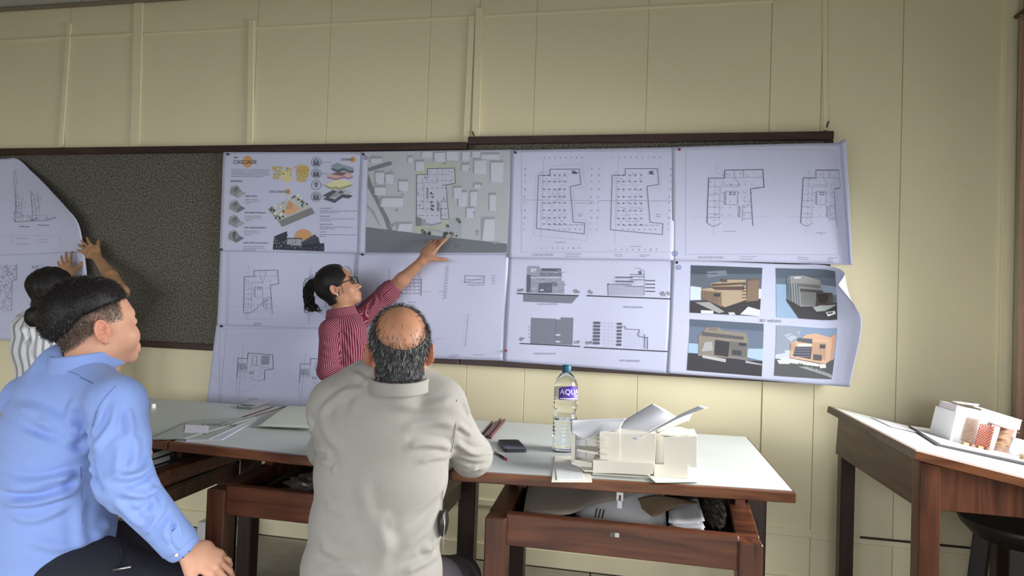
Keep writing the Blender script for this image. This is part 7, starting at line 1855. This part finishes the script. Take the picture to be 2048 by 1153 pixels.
# glasses
gl = tuple(WH.Wd((0, .10, 0)))
M_gl = mat('black_plastic_frame', (.010, .010, .012), rough=.25); M_lens = mat('clear_lens', (1, 1, 1), rough=.02, trans=1, ior=1.05)
gl_o = tube('glasses', [WH.Wd((-.010, .1035, .002)), WH.Wd((0, .106, .004)), WH.Wd((.010, .1035, .002))], .0017, M_gl, w_root, 6)
for sx_ in (-1, 1):
    rg = []
    for a in np.linspace(0, 2*math.pi, 22, endpoint=False):
        cx, cz = math.copysign(abs(math.cos(a))**.7, math.cos(a)), math.copysign(abs(math.sin(a))**.7, math.sin(a))
        rg.append(WH.Wd((sx_*(.033)+cx*.024, .104-.010*(cx*sx_+1)*.5, -.002+cz*.019)))
    tube('glasses_rim', rg, .0019, M_gl, gl_o, 6, True)
    pydata('glasses_lens', rg, [tuple(range(22))], M_lens, gl_o)
    tube('glasses_temple', [WH.Wd((sx_*.058, .095, .004)), WH.Wd((sx_*.071, .06, .006)), WH.Wd((sx_*.0765, .005, .006)), WH.Wd((sx_*.077, -.012, -.004))], .0020, M_gl, gl_o, 6)
e_ = WH.Wd((.083, -.002, -.040)); mesh_np('ear_stud', *nets(lambda P: s_ell(P, e_, (.0042, .0042, .0042)), e_-.008, e_+.008, .0018), mat('pearl', (.85, .80, .72), rough=.2, spec=.8), w_root)
eb = [WH.Wd((x, .090-abs(x)*.22, .026-abs(x-.03)*.12)) for x in np.linspace(.012, .052, 6)]; tube('eyebrow', eb, [.0012, .0026, .0028, .0024, .002, .001], M_hair, w_root, 6)
ey = [WH.Wd((.031+.0135*math.cos(a), .0865-.004*abs(math.cos(a)), .0015+.006*math.sin(a))) for a in np.linspace(.1, 3.0, 8)]; tube('eyelash', ey, .0013, M_hair, w_root, 5)

# ================================================================== WOMAN PUTTING UP SHEETS AT THE FAR LEFT
l_root = thing('person', 'woman with dark bun in a white and grey striped shirt, far left', 'person', (-2.82, -.52, 0))
pl_ = math.radians(100); Fl = dv(math.cos(pl_), math.sin(pl_), 0); Rl = dv(math.sin(pl_), -math.cos(pl_), 0)
LH = Head(att(104, 585, 3.18), dv(-.25, .95, .12), dv(.05, -.05, 1), .98, True).ready()
st = [(att(100, 632, 3.22), .085, .06), (att(96, 655, 3.22), .150, .088), (att(96, 700, 3.22), .152, .10), (att(100, 770, 3.22), .138, .095), (att(102, 830, 3.22), .15, .10), (att(102, 900, 3.22), .17, .112), (att(102, 930, 3.22), .17, .11)]
RS, RE, RW = att(142, 652, 3.25), att(243, 584, 3.40), aty(192, 512, -.125)
LS, LE, LW = att(58, 645, 3.28), att(45, 690, 3.42), aty(137, 556, -.13)
hipc = st[-2][0]; hipL, hipR = hipc+Rl*-.08, hipc+Rl*.08
kneeL, kneeR = np.array((hipL[0], hipL[1], .42)), np.array((hipR[0], hipR[1], .42)); ankL, ankR = np.array((hipL[0], hipL[1], .085)), np.array((hipR[0], hipR[1], .085))
hr, _, _ = hand_prims(RW, nrmz(aty(160, 486, -.105)-RW), dv(-.1, -.9, .4), dv(.6, .0, .9), [(.12, .15, .1)]*4, .95, .14, (.55, .0, .1))
hl, _, _ = hand_prims(LW, nrmz(aty(128, 522, -.12)-LW), dv(.2, -.9, .2), dv(.9, 0, .1), [(.1, .15, .1), (.15, .2, .1), (.2, .3, .1), (.3, .3, .1)], .9, .18, (.75, .0, .1))
body = chain(shrink(st, .014), Rl) + [('cap', .025, LH.Wd((0, -.03, -.12)), st[1][0], .046, .065), ('cap', .02, RS, RE, .036, .033), ('cap', .02, RE, RE+(RW-RE)*.4, .036, .034), ('cap', .02, RE+(RW-RE)*.4, RW, .034, .022), ('cap', .02, LS, LE, .036, .032), ('cap', .02, LE, LW, .034, .022)] + hl + hr + legs(hipL, kneeL, ankL, hipR, kneeR, ankR, (.075, .05, .035), Fl)
SKL = np.array(rgb(178, 138, 104))
skin_mesh(l_root, body, LH, lambda V: np.tile(SKL, (len(V), 1)), .0042)
nk = LH.Wd((0, -.032, -.125))
S4 = chain(st, Rl) + [('ecap', .04, att(96, 632, 3.22), RS, (.045, .042), (.052, .052), UPW), ('ecap', .04, att(90, 632, 3.24), LS, (.045, .042), (.052, .052), UPW), ('cap', .02, RS, RS+(RE-RS)*.55, .056, .054), ('cap', .02, LS, LE, .056, .056), ('cap', .02, LE, LE+(LW-LE)*.3, .056, .048)]
S4.append(('cut', .004, nk, nk+UPW*.2, .045, .05)); S4.append(('plane', .004, att(102, 915, 3.22), (0, 0, -1)))
fS4 = lambda P: ev(S4, P)
lo, hi = bounds(S4[:-2], .02); V, F = nets(fS4, lo, hi, .006); V = undulate(V, F, .005, 50, 22, (1, 1, .6))
V = folds(V, F, fS4, [([(40, 630), (45, 660), (55, 690)], .010, .006), ([(55, 640), (58, 670), (66, 700)], .009, -.005), ([(70, 720), (66, 690), (60, 660)], .009, .005)], 2.4, 4)
M_ls = stripe_mat('white_grey_striped_shirt', (.68, .70, .73), (.30, .31, .36), .044, (.30, .62), .06)
mesh_np('shirt', V, F, M_ls, l_root, True, attrs={'stripe': stripe_coord(V, [(st[0][0], st[-1][0], .14, Rl), (RS, RE, .055, UPW), (LS, LE, .055, Fl)])})
T_ = [('ecap', 0, st[-3][0], hipc, (.148, .10), (.172, .115), Rl), ('cap', .04, hipc, hipL, .1, .09), ('cap', .04, hipc, hipR, .1, .09)] + legs(hipL, kneeL, ankL, hipR, kneeR, ankR, (.086, .068, .062), None, False)
lo, hi = bounds(T_, .02); V, F = nets(lambda P: ev(T_, P), lo, hi, .010); mesh_np('trousers', V, F, MATS['black_trousers'], l_root)
for a_ in (ankL, ankR):
    q = [('ecap', 0, a_+np.array((0, 0, -.05)), a_+Fl*.14+np.array((0, 0, -.06)), (.036, .03), (.038, .02), Rl), ('plane', .004, a_+np.array((0, 0, -a_[2]+.002)), (0, 0, -1))]
    lo, hi = bounds(q[:1], .01); V, F = nets(lambda P: ev(q, P), lo, hi, .007); mesh_np('shoe', V, F, M_shoe, l_root)
def lh_fn(P):
    L = LH.L(P); y, z = L[:, 1], L[:, 2]
    d = LH.bare(P)-.016-.0015*np.sin(L[:, 0]*160+z*40)
    hl_ = np.where(z > .03, .065, .0)
    d = smax(d, -np.minimum(hl_-y, z+.105), .008)
    bun = s_ell(L, (-.030, -.090, -.115), (.050, .042, .052)); lump = s_ell(L, (-.055, -.035, .040), (.045, .06, .05))
    return smin(smin(d, bun, .025), lump, .03)
lo, hi = LH.O-.24, LH.O+.2; V, F = nets(lh_fn, lo, hi, .004); V = undulate(V, F, .003, 80, 5); mesh_np('hair', V, F, M_hair, l_root)
c_ = LH.Wd((-.03, -.10, -.150)); tube('hair_tie', [c_+(CRh*math.cos(a)*.045+UPW*math.sin(a)*.012+CFh*-.035*(1-abs(math.cos(a)))) for a in np.linspace(math.pi, 2*math.pi, 14)], .003, mat('pale_hair_tie', (.5, .5, .52), rough=.6), l_root, 6)
